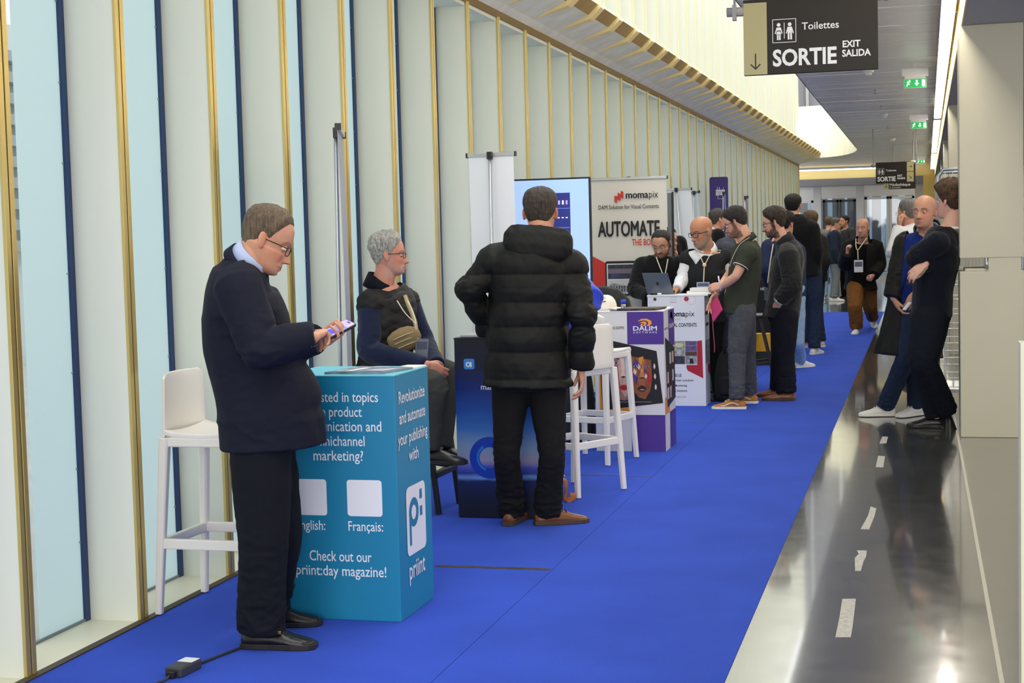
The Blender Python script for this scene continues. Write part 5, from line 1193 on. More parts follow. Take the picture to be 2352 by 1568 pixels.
def face_colors(H, skin, beard=None, bw=0.0, brow=(60, 46, 36), stub=None, lips=(168, 96, 86)):
    sk, li, br = (np.array(lin(c)[:3]) for c in (skin, lips, brow))
    def fn(V):
        L = H.l(V); x, y, z = L[:, 0], L[:, 1], L[:, 2]; near = (np.abs(x) < .09) & (np.abs(z) < .13) & (np.abs(y) < .13)
        col = np.repeat(sk[None], len(V), 0)
        g = lambda u, s: np.exp(-(u / s) ** 2)
        fr = near * np.clip((y - .04) / .02, 0, 1)
        ruddy = np.array(lin((min(255, skin[0] + 4), int(skin[1] * .84), int(skin[2] * .80)))[:3])
        k = .55 * near * (g(np.abs(x) - .045, .022) * g(z + .035, .022) * (y > .0) + g(x, .016) * g(z + .042, .014) * fr + ((np.abs(x) > .074) & (y < .02)) * .8)
        col = col + (ruddy - col) * np.clip(k, 0, 1)[:, None]
        if stub is not None:
            h = hairline('stub', x, y, z); k = near * np.clip(h / .012, 0, 1) * stub[1] * np.clip((.07 - z) / .05, 0, 1); col = col + (np.array(lin(stub[0])[:3]) - col) * k[:, None]
        if beard is not None:
            n = fbm(L * 90, 3)
            zone = np.clip((-.040 - z - .03 * np.clip((.035 - y) / .05, -.3, 1) + .012 * g(x, .02) * 0) / .012, 0, 1)
            side = np.clip((np.abs(x) - .040) / .01, 0, 1) * np.clip((.030 - z) / .02, 0, 1) * np.clip((.035 - y) / .015, 0, 1) * (y > -.006)
            zone = np.maximum(zone, side) * near * (y > -.02)
            lipz = g(x, .024) * g(z + .0725, .011); cheek = np.clip((np.abs(x) - .022) / .01, 0, 1) * np.clip((z + .062) / .012, 0, 1) * (y > .045)
            k = zone * bw * (1 - .9 * lipz) * (1 - cheek) * (.7 + .5 * n); k = np.clip(k, 0, 1); col = col + (np.array(lin(beard)[:3]) - col) * k[:, None]
        k = fr * np.clip(1.5 * g(x, .023 ) * g(z + .0725, .0085) * (np.abs(z + .0725) < .012), 0, 1) * .75; col = col + (li - col) * k[:, None]
        k = fr * g(x, .024) * g(z + .0722, .0022) * .8; col = col + (np.array(lin((92, 44, 40))[:3]) - col) * k[:, None]
        ax = np.abs(x); bz = .0215 + .004 * np.clip((ax - .014) / .02, 0, 1) - .012 * np.clip((ax - .038) / .014, 0, 1) ** 1.5
        k = fr * np.clip((ax - .011) / .004, 0, 1) * np.clip((.053 - ax) / .006, 0, 1) * g(z - bz, .0046); col = col + (br - col) * np.clip(k * .92, 0, 1)[:, None]
        k = fr * g(ax - .0315, .0155) * g(z - .0055, .0030) * .75; col = col + (np.array(lin((60, 38, 32))[:3]) - col) * k[:, None]
        k = fr * g(ax - .0075, .004) * g(z + .0475, .003) * .8; col = col + (np.array(lin((84, 40, 36))[:3]) - col) * k[:, None]
        return np.hstack([np.clip(col, 0, 1), np.ones((len(V), 1))])
    return fn

# ---- hands -------------------------------------------------------------
def hand(mb, wrist, d, n, side, curl=(20, 30, 20), curls=None, thumb=(35, 25), s=1.0, spread=1.0, wr=.027):
    """d finger direction, n palm normal, side +1 right -1 left; curl degrees per joint"""
    d = nrm(d); n = np.array(n, float); n = nrm(n - d * np.dot(n, d)); a = np.cross(d, n) * side
    w = np.array(wrist, float)
    rings = []
    for t, hw, th, off in ((-.012, wr * .98, wr * .78, 0), (.012, .030, .0185, .002), (.035, .039, .0175, .003), (.062, .0425, .0155, .002), (.085, .0405, .0125, .001), (.097, .036, .0095, 0)):
        rings.append(ering(w + d * t * s + a * off * s, a, n, hw * s, th * s, 20, 2.8))
    mb.loft(rings)
    base = ((.0305, .090, .0092, (.043, .026, .021)), (.0105, .096, .0097, (.047, .030, .023)), (-.0105, .092, .0092, (.044, .028, .022)), (-.0300, .083, .0082, (.035, .021, .019)))
    for i, (u, v, r, L) in enumerate(base):
        c = (curls[i] if curls else curl); p = w + (a * u + d * v) * s; dirv = nrm(d + a * (.10, .02, -.05, -.13)[i] * spread)
        pts = [p - d * .018 * s, p]; rr = [r * .95 * s, r * 1.02 * s]; ang = 0
        for j in range(3):
            ang += c[j] if not np.isscalar(c) else c
            q = math.radians(ang); v_ = dirv * math.cos(q) + n * math.sin(q); p = p + v_ * L[j] * s; pts.append(p); rr.append(r * (1.0, .92, .78)[j] * s)
        limb(mb, pts, rr, 12, 4, smooth=.35)
    p = w + (a * .022 + d * .018 + n * .006) * s; o, b = thumb; q = math.radians(o)
    v1 = nrm(d * math.cos(q) + a * math.sin(q) * .85 + n * math.sin(q) * .45); p1 = p + v1 * .040 * s
    q2 = math.radians(o - b); v2 = nrm(d * math.cos(q2) + a * math.sin(q2) * .7 + n * (.35 + .01 * b)); p2 = p1 + v2 * .034 * s
    v3 = nrm(v2 * .8 + d * .35 + n * .1 - a * .012 * b); p3 = p2 + v3 * .025 * s
    limb(mb, [p, p1, p2, p3], [.0155 * s, .0125 * s, .0105 * s, .0085 * s], 12, 4, smooth=.35)

# ---- default joints ------------------------------------------------------
def stand(base, heading, H=1.78, sp=1.0):
    """heading in degrees clockwise from +y (0 = walking away from the camera, 90 = facing right)"""
    a = math.radians(heading); F = np.array((math.sin(a), math.cos(a), 0)); R = np.array((math.cos(a), -math.sin(a), 0)); U = np.array((0, 0, 1.0)); B = np.array(base, float)
    L = lambda x, y, z: B + (R * x + F * y + U * z) * H
    J = dict(F=F, R=R, U=U, H=H, B=B, head=L(0, .018, .932), hf=F, hu=U, nk=L(0, -.012, .845), ch=L(0, 0, .74), ws=L(0, .005, .625), pv=L(0, 0, .535))
    for s, k in ((1, 'R'), (-1, 'L')):
        J['sh' + k] = L(s * .104, -.008, .815); J['el' + k] = L(s * .138, -.02, .632); J['wr' + k] = L(s * .142, .035, .485)
        J['hip' + k] = L(s * .052, 0, .525); J['kn' + k] = L(s * .056 * sp, .012, .285); J['an' + k] = L(s * .060 * sp, -.018, .045); J['toe' + k] = nrm(F + R * s * .16)
        J['hd' + k] = nrm(J['wr' + k] - J['el' + k]); J['hn' + k] = -R * s
    return J

def torso_rings(J, bulk=0.0, hem=0.0, flare=0.0, belly=0.0, n=40, kd=1.0, kw=1.0, neck=True, top_r=.066, topb=None, kt=1.0):
    """rings from hem (below pelvis) to neck along the spine of the pose"""
    H = J['H']; s = H / 1.78
    rp = nrm(J['hipR'] - J['hipL']); rs = nrm(J['shR'] - J['shL'])
    shm = (J['shR'] + J['shL']) / 2
    sp = crom([J['pv'], J['ws'], J['ch'], shm, J['nk']], 6); m = len(sp); rings = []
    kz = np.array([0, .25, .5, .70, .82, .92, 1.0]); W = np.array([.172, .160, .172, .182, .150, .098, top_r]) * s; D = np.array([.122, .118, .122, .112, .098, .082, top_r]) * s
    shw = np.linalg.norm(J['shR'] - J['shL']) / 2 / (.104 * H); 
    def frame(t, i, X):
        T = nrm(X[min(i + 1, len(X) - 1)] - X[max(i - 1, 0)]); r = nrm(rp * (1 - t) + rs * t); r = nrm(r - T * np.dot(r, T)); f = np.cross(T, r); return r, f
    down = nrm(J['pv'] - J['ws']) * .35 + np.array((0, 0, -1)) * .65; down = nrm(down)
    if hem > 0:
        for k in np.linspace(1, .12, 7):
            r = rp; f = nrm(np.cross(-down, r)); w = (.172 * s + bulk + flare * k); d = (.122 * s + bulk + flare * k)
            rings.append(ering(J['pv'] + down * hem * k + f * belly * .28, r, f, w * kw, d * kd, n, 2.35, belly * 2.2))
    for i in range(m):
        t = i / (m - 1); r, f = frame(t, i, sp); bb = bulk if topb is None else np.interp(t, [.6, .85], [bulk, topb]); w = np.interp(t, kz, W) + bb * (1 if t < .85 else .55); d = np.interp(t, kz, D) + bb * (1 if t < .85 else .6)
        kd_ = np.interp(t, [.35, .75], [kd, kt]); kw_ = np.interp(t, [.6, .9], [kw, 1.0])
        w *= (1 + (min(shw, 1.2) - 1) * (t > .5) * (t < .85)); bl = belly * math.exp(-((t - .10) / .24) ** 2)
        if t > .9 and not neck: break
        rings.append(ering(sp[i] + f * bl * .28, r, f, w * kw_, d * kd_, n, 2.35, bl * 2.2))
    return rings

def folds(amp=.008, scale=9, seed=1, elbows=(), z0=None, stretch=(1, 1, .6), seams=None, fine=.3):
    def fn(V, N):
        P = V * np.array(stretch) * scale; wq = (fbm(P * .6, seed + 5, 2) - .5)[:, None] * 1.6
        a = fbm(P + wq, seed, 3); rid = 1 - np.abs(2 * a - 1) * 1.6
        d = amp * (rid - .55)
        for c, R_, A in elbows:
            q = np.linalg.norm(V - np.array(c), axis=1); k = np.exp(-(q / R_) ** 2); b = fbm(V * np.array((1, 1, 1.9)) * scale * 2.2, seed + 9, 2); d = d + A * k * (1 - np.abs(2 * b - 1) * 2 - .1)
        d = d + amp * fine * (fbm(V * scale * 5, seed + 3, 2) - .5)
        if seams:
            for f_ in seams: d = d + f_(V)
        return V + N * d[:, None]
    return fn

def make_shoe(P, ankle, toe, s=1.0, m=None, sole=None, L=.285, high=0.0, pitch=0.0, name='shoe', stripe=None, lace=None, z0=0.0045):
    t = nrm(np.array((toe[0], toe[1], 0))); up = np.array((0, 0, 1.0)); r = np.cross(t, up)
    if pitch: q = math.radians(pitch); t, up = t * math.cos(q) - up * math.sin(q), up * math.cos(q) + t * math.sin(q)
    o = np.array(ankle, float) - t * .075 * s; o[2] = z0 if not pitch else o[2] - .085 * s
    xs = np.array([0, .02, .06, .11, .16, .20, .24, .27, L]); hw = np.array([.024, .032, .036, .036, .041, .046, .045, .038, .022]); ht = np.array([.062, .072, .082 + high, .086 + high, .070, .052, .042, .034, .026])
    so = .022
    f = MB(); rings = []
    for x, w_, h in zip(xs, hw, ht):
        c = o + t * x * s; rings.append([c + r * (w_ * s * u) + up * (so * .6 + (h - so * .6) * v) * s for u, v in ((-1, 0), (-1.03, .35), (-.82, .72), (-.45, .95), (0, 1), (.45, .95), (.82, .72), (1.03, .35), (1, 0), (0, -.02))])
    f.loft(rings); sh = recalc(f.build(name, m, P, smooth=True))
    f = MB(); rings = []
    for x, w_ in zip(xs, hw):
        c = o + t * x * s * 1.0; k = 1.10; rings.append([c + r * (w_ * k * s * u) + up * z * s for u, z in ((-1, 0), (-1, so), (1, so), (1, 0))])
    rings[0] = [p - t * .006 for p in rings[0]]; rings[-1] = [p + t * .006 for p in rings[-1]]
    f.loft(rings); recalc(f.build('sole', sole or m, sh, bevel=.003))
    if lace is not None:
        f = MB()
        for x, h in ((.125, .083), (.145, .078), (.165, .069)):
            c = o + t * x * s + up * (h + .002) * s; f.tube([c - r * .026 * s - up * .006, c + up * .003, c + r * .026 * s - up * .006], .0028 * s, 6)
        f.build('lace', lace, sh, smooth=True)
    if stripe is not None:
        for sg in (-1, 1):
            f = MB(); Q = []
            for x, z in ((.055, .036), (.09, .052), (.13, .050), (.175, .030), (.205, .030)):
                w_ = np.interp(x, xs, hw) * 1.03; Q.append(o + t * x * s + r * sg * (w_ + .001) * s + up * z * s)
            f.tube(crom(Q, 4), .005 * s, 6, flat=1.0); f.build('side_stripe', stripe, sh, smooth=True)
    return sh

def person(label, J, skin=(214, 160, 132), vox=.006, hs=1.0, hair=None, beard=None, brow=(60, 46, 36), stub=None, glasses=None, top=None, legs=None, shoes=None, eyes=True, hands=('relax', 'relax'), jaw=1.0, neck_r=.055, extra=None, group=None, cover=True, smooth_b=3, arms_bare=False, lips=(168, 96, 86), iris=(86, 68, 50), look=(0, 0)):
    P = thing('person', label, 'person', tuple(J['B'][:2]) + (0.0045,), group=group)
    H = Head(J['head'], J['hf'], J['hu'], hs * J['H'] / 1.78); s = J['H'] / 1.78
    mb = MB(); head_lofts(mb, H, J['nk'] + nrm(J['ch'] - J['nk']) * .03, jaw, neck_r)
    for r_ in [torso_rings(J, -.022, 0.0, topb=-.002)]: mb.loft(r_)
    for k, sd in (('R', 1), ('L', -1)):
        limb(mb, [J['sh' + k], J['el' + k] * .5 + J['sh' + k] * .5, J['el' + k], J['wr' + k] * .6 + J['el' + k] * .4, J['wr' + k]], np.array([.050, .046, .038, .038, .0265]) * s, 16)
        limb(mb, [J['hip' + k], J['kn' + k] * .5 + J['hip' + k] * .5, J['kn' + k], J['an' + k] * .45 + J['kn' + k] * .55, J['an' + k]], np.array([.072, .068, .050, .046, .034]) * s, 16)
        h = hands[0 if k == 'R' else 1]
        if h is None: continue
        kw = dict(curl=(18, 28, 18), thumb=(30, 20))
        if h == 'fist': kw = dict(curl=(70, 88, 55), thumb=(40, 50))
        elif h == 'open': kw = dict(curl=(6, 12, 8), thumb=(38, 10))
        elif isinstance(h, dict): kw = h
        hand(mb, J['wr' + k] + nrm(J['hd' + k]) * .006, J['hd' + k], J['hn' + k], sd, s=s * .98, **kw)
    if extra is not None: extra(mb)
    body = fuse('body', mb, skin_mat(), P, vox, smooth_b, colors=face_colors(H, skin, beard[0] if beard else None, beard[1] if beard else 0, brow, stub, lips))
    if eyes: make_eyes(P, H, iris, look, tuple(int(c * q) for c, q in zip(skin, (.97, .92, .90))))
    if hair: make_hair(P, H, **hair)
    if glasses: make_glasses(P, H, **glasses)
    return P, H

def sleeve(mb, J, k, bulk, short=0, wr=.036, cuff=0.0, el=.047, sh=.066):
    s = J['H'] / 1.78
    a, b, c = J['sh' + k], J['el' + k], J['wr' + k]
    inn = nrm(J['nk'] * .4 + J['ch'] * .6 - a)
    if short:
        e = a + (b - a) * short; limb(mb, [a + inn * .05 * s, a, a * .5 + e * .5, e], [(.070 * s + bulk), (sh * s + bulk), (.058 * s + bulk), (.055 * s + bulk)], 22, 5, round1=False); return
    e = c + nrm(c - b) * cuff
    limb(mb, [a + inn * .05 * s, a, a * .5 + b * .5, b, b * .5 + e * .5, e], [(.070 * s + bulk), (sh * s + bulk), ((sh + el) / 2 * s * .98 + bulk), (el * s + bulk), ((el + wr) / 2 * s * .99 + bulk), (wr * s + bulk)], 22, 5, round1=False)
def shoulders(mb, J, bulk):
    s = J['H'] / 1.78
    for k in 'RL': limb(mb, [J['nk'] * .62 + J['ch'] * .38, J['nk'] * .5 + J['sh' + k] * .5 - np.array((0, 0, .018 * s)), J['sh' + k]], [(.066 * s + bulk * .6), (.058 * s + bulk * .7), (.060 * s + bulk)], 20)
def leg_loft(mb, J, bulk, cuff=None, hip=.096, th=.083, kn=.064, cf=.058, an=.056, down=.0):
    s = J['H'] / 1.78
    for k in 'RL':
        a, b, c = J['hip' + k], J['kn' + k], J['an' + k]; e = c + nrm(c - b) * down
        limb(mb, [a, a * .5 + b * .5, b, b * .5 + c * .5, e], np.array([hip, th, kn, cf, an]) * s + bulk, 22, 6, round1=False, smooth=.35)
def garment_top(P, J, name, m, vox, bulk=.014, hem=.10, flare=.0, belly=0.0, sleeves=True, short=0, collar=None, disp=None, cut=None, thick=0.0, wr=.038, kd=1.0, kw=1.0, pick=None, extra=None, smooth=5, cuff=0.0, el=.047, sh=.066, top_r=.066, sbulk=None, neckline=.012, nslope=.52, kt=1.0):
    mb = MB(); mb.loft(torso_rings(J, bulk, hem, flare, belly, kd=kd, kw=kw, top_r=top_r, kt=kt)); shoulders(mb, J, bulk)
    if sleeves:
        for k in 'RL': sleeve(mb, J, k, bulk * .75 if sbulk is None else sbulk, short, wr, cuff, el, sh)
    if extra: extra(mb)
    T = nrm(J['nk'] - J['ch']); r_ = nrm(J['shR'] - J['shL']); r_ = nrm(r_ - T * np.dot(r_, T)); f_ = np.cross(T, r_); n_ = nrm(T + f_ * nslope); o_ = J['nk'] + T * neckline
    def cut_(Q):
        d = np.linalg.norm(np.cross(Q - J['nk'], T), axis=1); q = np.minimum((Q - o_) @ n_, .14 - d)
        return np.maximum(q, cut(Q)) if cut is not None else q
    return fuse(name, mb, m, P, vox, smooth, disp, cut_, thick or .005, pick)
def garment_legs(P, J, m, vox, bulk=.010, disp=None, name='trousers', smooth=5, kw=1.0, kd=1.0, waist=.06, **k):
    s = J['H'] / 1.78; mb = MB(); rp = nrm(J['hipR'] - J['hipL']); up = nrm(J['ws'] - J['pv']); f = nrm(np.cross(up, rp)); rings = []
    for t, w_, d_ in ((-.10, .13, .10), (-.06, .160, .118), (0, .168, .120), (.05, .160, .114), (waist + .04, .150, .108)):
        rings.append(ering(J['pv'] + up * t * s, rp, f, (w_ * s + bulk) * kw, (d_ * s + bulk) * kd, 32, 2.4))
    mb.loft(rings); leg_loft(mb, J, bulk, **k)
    return fuse(name, mb, m, P, vox, smooth, disp)
def neck_ring(P, J, H, m, name='collar', r0=.062, r1=.058, h=.045, lift=0.0, thick=.004, back=.0, gap=0.0, nb=.0):
    """standing or folded collar around the neck"""
    s = J['H'] / 1.78; ax = nrm((H.c - H.u * .07 * H.k) - J['nk']); ax = nrm(ax + np.array((0, 0, .4))); rr = nrm(J['shR'] - J['shL']); rr = nrm(rr - ax * np.dot(rr, ax)); ff = np.cross(ax, rr)
    c0 = J['nk'] + ax * (lift) * s + ff * nb; f = MB(); n = 36; V = []; F = []
    a0 = math.radians(90 + gap); a = np.linspace(a0, a0 + 2 * np.pi - 2 * math.radians(gap), n)
    for q in a:
        fr = max(0, math.sin(q)); d = rr * math.cos(q) + ff * math.sin(q)
        lo = c0 + d * r0 * s - ax * (.030 * fr) * s; hi = c0 + d * r1 * s + ax * (h - back * fr) * s - ax * (.024 * fr) * s
        V += [lo, hi, hi + d * thick * s, lo + d * thick * 1.6 * s]
    for i in range(n - 1):
        for j in range(4): F.append((4 * i + j, 4 * i + (j + 1) % 4, 4 * (i + 1) + (j + 1) % 4, 4 * (i + 1) + j))
    F += [(0, 1, 2, 3), tuple(4 * (n - 1) + j for j in (3, 2, 1, 0))]
    f.add(V, F); return recalc(f.build(name, m, P, smooth=True))
def lanyard(P, pts, m, r=.0045, ref=None, name='lanyard'):
    f = MB(); f.tube(crom(pts, 5), r, 6, flat=.35, ref=ref); return f.build(name, m, P, smooth=True)
strapm = mat('lanyard_cream', (224, 214, 190), .7)
def badge(P, c, r, u, w=.085, h=.115, m1=(206, 210, 218), band=None):
    r, u = nrm(r), nrm(u); n = np.cross(r, u); c = np.array(c, float); f = MB(); f.obox(c, r * w / 2, u * h / 2, n * .0015)
    b = f.build('badge', mat('badge_%d_%d_%d' % m1, m1, .35), P)
    f = MB(); f.poly([c + n * .002 + r * x * w + u * y * h for x, y in rect(-.42, .42, -.05, .36)]); f.build('badge_print', mat('badge_dark', (84, 86, 104), .4), b)
    return b
leatherk = mat('black_leather', (24, 22, 22), .28, bump=(60, .15)); solek = mat('black_sole', (28, 26, 26), .5)
def cloth(name, rgb, rough=.85, b=.25, sc=420, var=.06, sheen=.0):
    if max(rgb) < 60: rgb = tuple(int(v * .72) for v in rgb)
    return mat(name, rgb, rough, bump=(sc, b, .002), var=(26, var), spec=.25, sheen=sheen)
# ------------------------------------------------------------------ the people in the photograph
def G(px, py, z=0.0):
    v = CR[0] * ((px - 1176) / FPX) - CR[1] * ((py - 784) / FPX) + CR[2]; return np.array([0, 0, CAMZ]) + v * ((z - CAMZ) / v[2])
def hd(deg, tilt=0.0):
    a = math.radians(deg); t = math.radians(tilt); return np.array((math.sin(a) * math.cos(t), math.cos(a) * math.cos(t), math.sin(t)))
UP = np.array((0, 0, 1.0))
navysuit = cloth('navy_suit', (25, 30, 52), .8, .2); blackcoat = cloth('black_padded', (29, 28, 25), .62, .3, 260); darktrouser = cloth('dark_trouser', (24, 24, 27), .85)
charcoal = cloth('charcoal_wool', (52, 54, 56), .95, .4, 300, .1, .15); navyknit = cloth('navy_knit', (20, 24, 42), .95, .35, 340, .08, .1); blackw = cloth('black_wool', (20, 20, 23), .92, .3, 340, .06, .08)
denim = cloth('dark_denim', (34, 46, 70), .9, .35, 420, .16); lightdenim = cloth('light_denim', (150, 178, 206), .9, .35, 420, .12); greydenim = cloth('grey_denim', (74, 76, 82), .9, .35, 420, .14)
whiteshirt = cloth('white_shirt', (232, 232, 236), .8, .12, 420, .02); brownchino = cloth('brown_chino', (116, 76, 36), .9, .25, 380, .08)
brownleather = mat('brown_leather', (112, 66, 36), .35, bump=(60, .15), var=(20, .15)); whiteleather = mat('white_leather', (224, 222, 216), .45, bump=(80, .1)); whitesole = mat('white_sole', (232, 230, 224), .5); tansuede = mat('tan_suede', (168, 112, 58), .85, bump=(260, .2), var=(30, .1)); tansole = mat('brown_sole', (70, 50, 36), .6)

# --- 1. man in the navy suit looking at his phone
J = stand((-2.44, 5.34, 0), 68, 1.74)
J.update(head=at(612, 551, 5.34), hf=hd(70, -27), hu=hd(70, 63), nk=at(572, 606, 5.34), ch=at(560, 725, 5.34), ws=at(566, 850, 5.34), pv=at(581, 955, 5.34))
J['shR'] = at(548, 662, 5.15); J['shL'] = J['shR'] + np.array((-.15, .36, 0)); J['elR'] = at(600, 800, 5.10); J['wrR'] = at(716, 776, 5.16)
PH = at(770, 757, 5.36); PL = nrm((.090, .105, .056)); PS = nrm((.044, -.055, -.023)); PS = nrm(PS - PL * np.dot(PL, PS)); PN = np.cross(PS, PL)
J['hdR'] = nrm(PH - PL * .045 + PN * .03 - J['wrR']); J['hnR'] = -PN
J['wrL'] = PH - PL * .065 - PS * .085 - PN * .035; J['elL'] = at(630, 815, 5.56); J['hdL'] = nrm(PS + PL * .55); J['hnL'] = PN
J['hipR'] = at(598, 985, 5.27); J['hipL'] = J['hipR'] + np.array((-.06, .14, 0)); J['knR'] = at(605, 1240, 5.21); J['knL'] = at(640, 1225, 5.42)
J['anR'] = np.array((-2.405, 5.20, .085)); J['anL'] = np.array((-2.51, 5.50, .085)); J['toeR'] = hd(82); J['toeL'] = hd(72)
P, H = person('man in navy suit reading his phone beside the turquoise counter', J, (204, 150, 122), .0034, 1.06, hair=dict(kind='recede', rgb=(96, 82, 66), th=.010, wave=.003, seed=2), brow=(120, 100, 80), glasses=dict(rgb=(26, 24, 24), dz=-.002),
              hands=(dict(curls=[(24, 26, 20), (48, 60, 40), (56, 66, 44), (60, 66, 44)], thumb=(28, 18)), dict(curls=[(30, 58, 40), (32, 62, 42), (34, 64, 42), (36, 62, 40)], thumb=(52, 12))), neck_r=.064, jaw=1.08, smooth_b=3)
fd = folds(.006, 5, 3, [(J['elR'], .10, .010), (J['elL'], .10, .010), (J['shR'] - UP * .08, .10, .006), (at(600, 955, 5.12), .22, .005)], stretch=(1, 1, .45))
garment_top(P, J, 'jacket', navysuit, .006, bulk=.030, hem=.115, flare=.0, belly=.15, kd=1.16, kw=1.13, kt=.95, disp=fd, cuff=.012, wr=.040, el=.056, sh=.072, smooth=8)
garment_legs(P, J, cloth('navy_trouser', (18, 21, 34), .85, .2), .006, bulk=.016, disp=folds(.008, 6, 8, [(J['anR'] + UP * .05, .13, .014), (J['anL'] + UP * .05, .13, .014), (J['knR'], .12, .006)], stretch=(1, 1, .5)), hip=.106, th=.096, kn=.076, cf=.072, an=.070, kd=1.0, kw=.96, down=.02)
neck_ring(P, J, H, mat('shirt_blue', (176, 190, 226), .7), 'shirt_collar', .080, .076, .062, .010, gap=8, thick=.006)
neck_ring(P, J, H, navysuit, 'jacket_collar', .090, .086, .036, -.014, thick=.010, gap=34)
for k in 'RL': make_shoe(P, J['an' + k], J['toe' + k], .98, leatherk, solek)
b = MB(); sh = np.array((-2.405, 5.20, 0)) + np.array((.075, -.030, .080)); b.box(sh[0], sh[0] + .02, sh[1] - .008, sh[1] - .002, sh[2] - .012, sh[2]); b.build('shoe_buckle', mat('brass', (200, 160, 70), .25, .9), P, bevel=.002)
b = MB()
for px, py in ((716, 797), (722, 796), (728, 794)): b.ball(at(px, py, 5.108), .0045, .003, .0045, 10, 6)
b.build('button', mat('button_black', (16, 16, 20), .3), P, smooth=True)
ph_ = thing('phone', 'smartphone with lit chat screen held by the man in the navy suit', 'phone', tuple(PH))
f = MB(); Q = [PH + PS * u + PL * v - PN * .010 for u, v in rrect(-.0375, .0375, -.076, .076, .012)]; f.prism(Q, PN * .010); recalc(f.build('case', mat('phone_black', (18, 18, 20), .35), ph_, bevel=.002))
PF = Face(PH, PS, PL, ph_)
PF.shapes('display', [(rrect(-.034, .034, -.072, .072, .009), 0)], [mat('phone_lilac', (176, 160, 226), .3, emit=.55)], off=.0006)
PF.shapes('chat_bubbles', [(rrect(-.024, .020, -.036, -.008, .003), 0), (rrect(.004, .030, -.010, .002, .003), 0), (rrect(.016, .031, .022, .036, .003), 1), (rect(-.026, .012, .010, .020), 2), (rrect(-.010, .010, .060, .066, .003), 3)], [mat('bubble_blue', (74, 84, 238), .3, emit=.5), mat('bubble_sky', (96, 136, 230), .3, emit=.5), mat('bubble_grey', (140, 130, 180), .3, emit=.4), black], off=.0011)

# --- 2. grey-haired man seated on the black bar chair
J = stand((-2.79, 8.12, 0), 98, 1.76)
J.update(head=at(893, 586, 8.10), hf=hd(74, 0), hu=UP, nk=at(868, 664, 8.1), ch=at(888, 742, 8.08), ws=at(888, 806, 8.08), pv=at(878, 856, 8.1))
J['shR'] = at(853, 700, 7.95); J['shL'] = at(932, 693, 8.28); J['elR'] = at(848, 806, 7.84); J['wrR'] = at(978, 838, 7.78); J['elL'] = at(975, 790, 8.30); J['wrL'] = at(1004, 838, 8.0)
J['hdR'] = nrm(at(1022, 862, 7.84) - J['wrR']); J['hnR'] = nrm((.1, .9, -.3)); J['hdL'] = nrm(at(1024, 868, 7.84) - J['wrL']); J['hnL'] = nrm((-.2, -.9, -.3))
J['hipR'] = at(868, 866, 7.99); J['hipL'] = at(880, 862, 8.20); J['knR'] = at(1000, 884, 7.74); J['knL'] = at(1036, 856, 8.24); J['anR'] = at(985, 1030, 7.76); J['anL'] = at(1012, 1026, 8.14); J['toeR'] = hd(95); J['toeL'] = hd(92)
P, H = person('grey-haired man in a black quilted vest seated on the black bar chair', J, (206, 144, 124), .0042, 1.0, hair=dict(kind='full', rgb=(166, 164, 160), th=.022, wave=.012, seed=5, freq=60), brow=(130, 120, 112), beard=((176, 170, 164), .35), glasses=dict(rgb=(34, 30, 32)), hands=(dict(curl=(28, 40, 26), thumb=(40, 30)), dict(curl=(34, 44, 30), thumb=(36, 30))), neck_r=.060)
fd = folds(.006, 6, 4, [(J['elR'], .09, .010), (J['elL'], .09, .010)], stretch=(1, 1, .6))
garment_top(P, J, 'sweater', cloth('navy_sweater', (26, 34, 62), .95, .4, 360, .08, .15), .007, bulk=.010, hem=.05, disp=fd, cuff=.0, wr=.038, el=.054, sh=.070)
quilt = lambda V: .0042 * (np.abs(np.sin((V[:, 2] * 1.0 + V[:, 0] * .55) * 52)) ** .5 + np.abs(np.sin((V[:, 2] * 1.0 - V[:, 0] * .55) * 52)) ** .5 - 1.2)
garment_top(P, J, 'quilted_vest', cloth('black_quilt', (40, 40, 42), .55, .2, 200), .007, bulk=.026, hem=.05, flare=.01, sleeves=False, disp=folds(.004, 6, 12, seams=[quilt]), top_r=.068)
neck_ring(P, J, H, cloth('navy_collar', (26, 30, 48), .95, .35, 340), 'sweater_collar', .078, .076, .080, -.004, thick=.008, gap=16)
garment_legs(P, J, cloth('grey_trouser', (62, 63, 60), .9), .007, bulk=.014, disp=folds(.006, 7, 6, [(J['knR'], .1, .006)]), an=.050, cf=.050, kn=.058, th=.076)
for k in 'RL': make_shoe(P, J['an' + k], J['toe' + k], 1, leatherk, solek, z0=J['an' + k][2] - .08)
t = thing('waist_bag', 'khaki waist bag worn across the seated man\'s chest', 'bag', tuple(at(925, 775, 7.86)))
khaki = cloth('khaki_nylon', (140, 120, 86), .75, .3, 200)
A_, B_ = at(893, 790, 7.83), at(965, 760, 7.90); ax = nrm(B_ - A_); nn = nrm(np.array((.55, -.83, 0)) - ax * np.dot(ax, (.55, -.83, 0))); uu = np.cross(nn, ax)
f = MB(); rings = []
for k_, w_, d_ in ((0, .030, .012), (.06, .045, .03), (.25, .062, .045), (.5, .068, .055), (.75, .062, .05), (.93, .040, .032), (1.0, .015, .012)): rings.append(ering(A_ + (B_ - A_) * k_ + uu * .0 - UP * .01, uu, nn, w_, d_, 24, 2.6))
f.loft(rings); recalc(f.build('pouch', khaki, t, smooth=True))
for o_ in (-.028, 0.0, .026):
    f = MB(); f.tube(crom([A_ + ax * .03 + uu * o_ + nn * .040 - UP * .01, (A_ + B_) / 2 + uu * (o_ + .004) + nn * .0575 - UP * .01, B_ - ax * .035 + uu * o_ + nn * .040 - UP * .01], 5), .0035, 6); f.build('zip_line', mat('khaki_light', (186, 170, 132), .7), t, smooth=True)
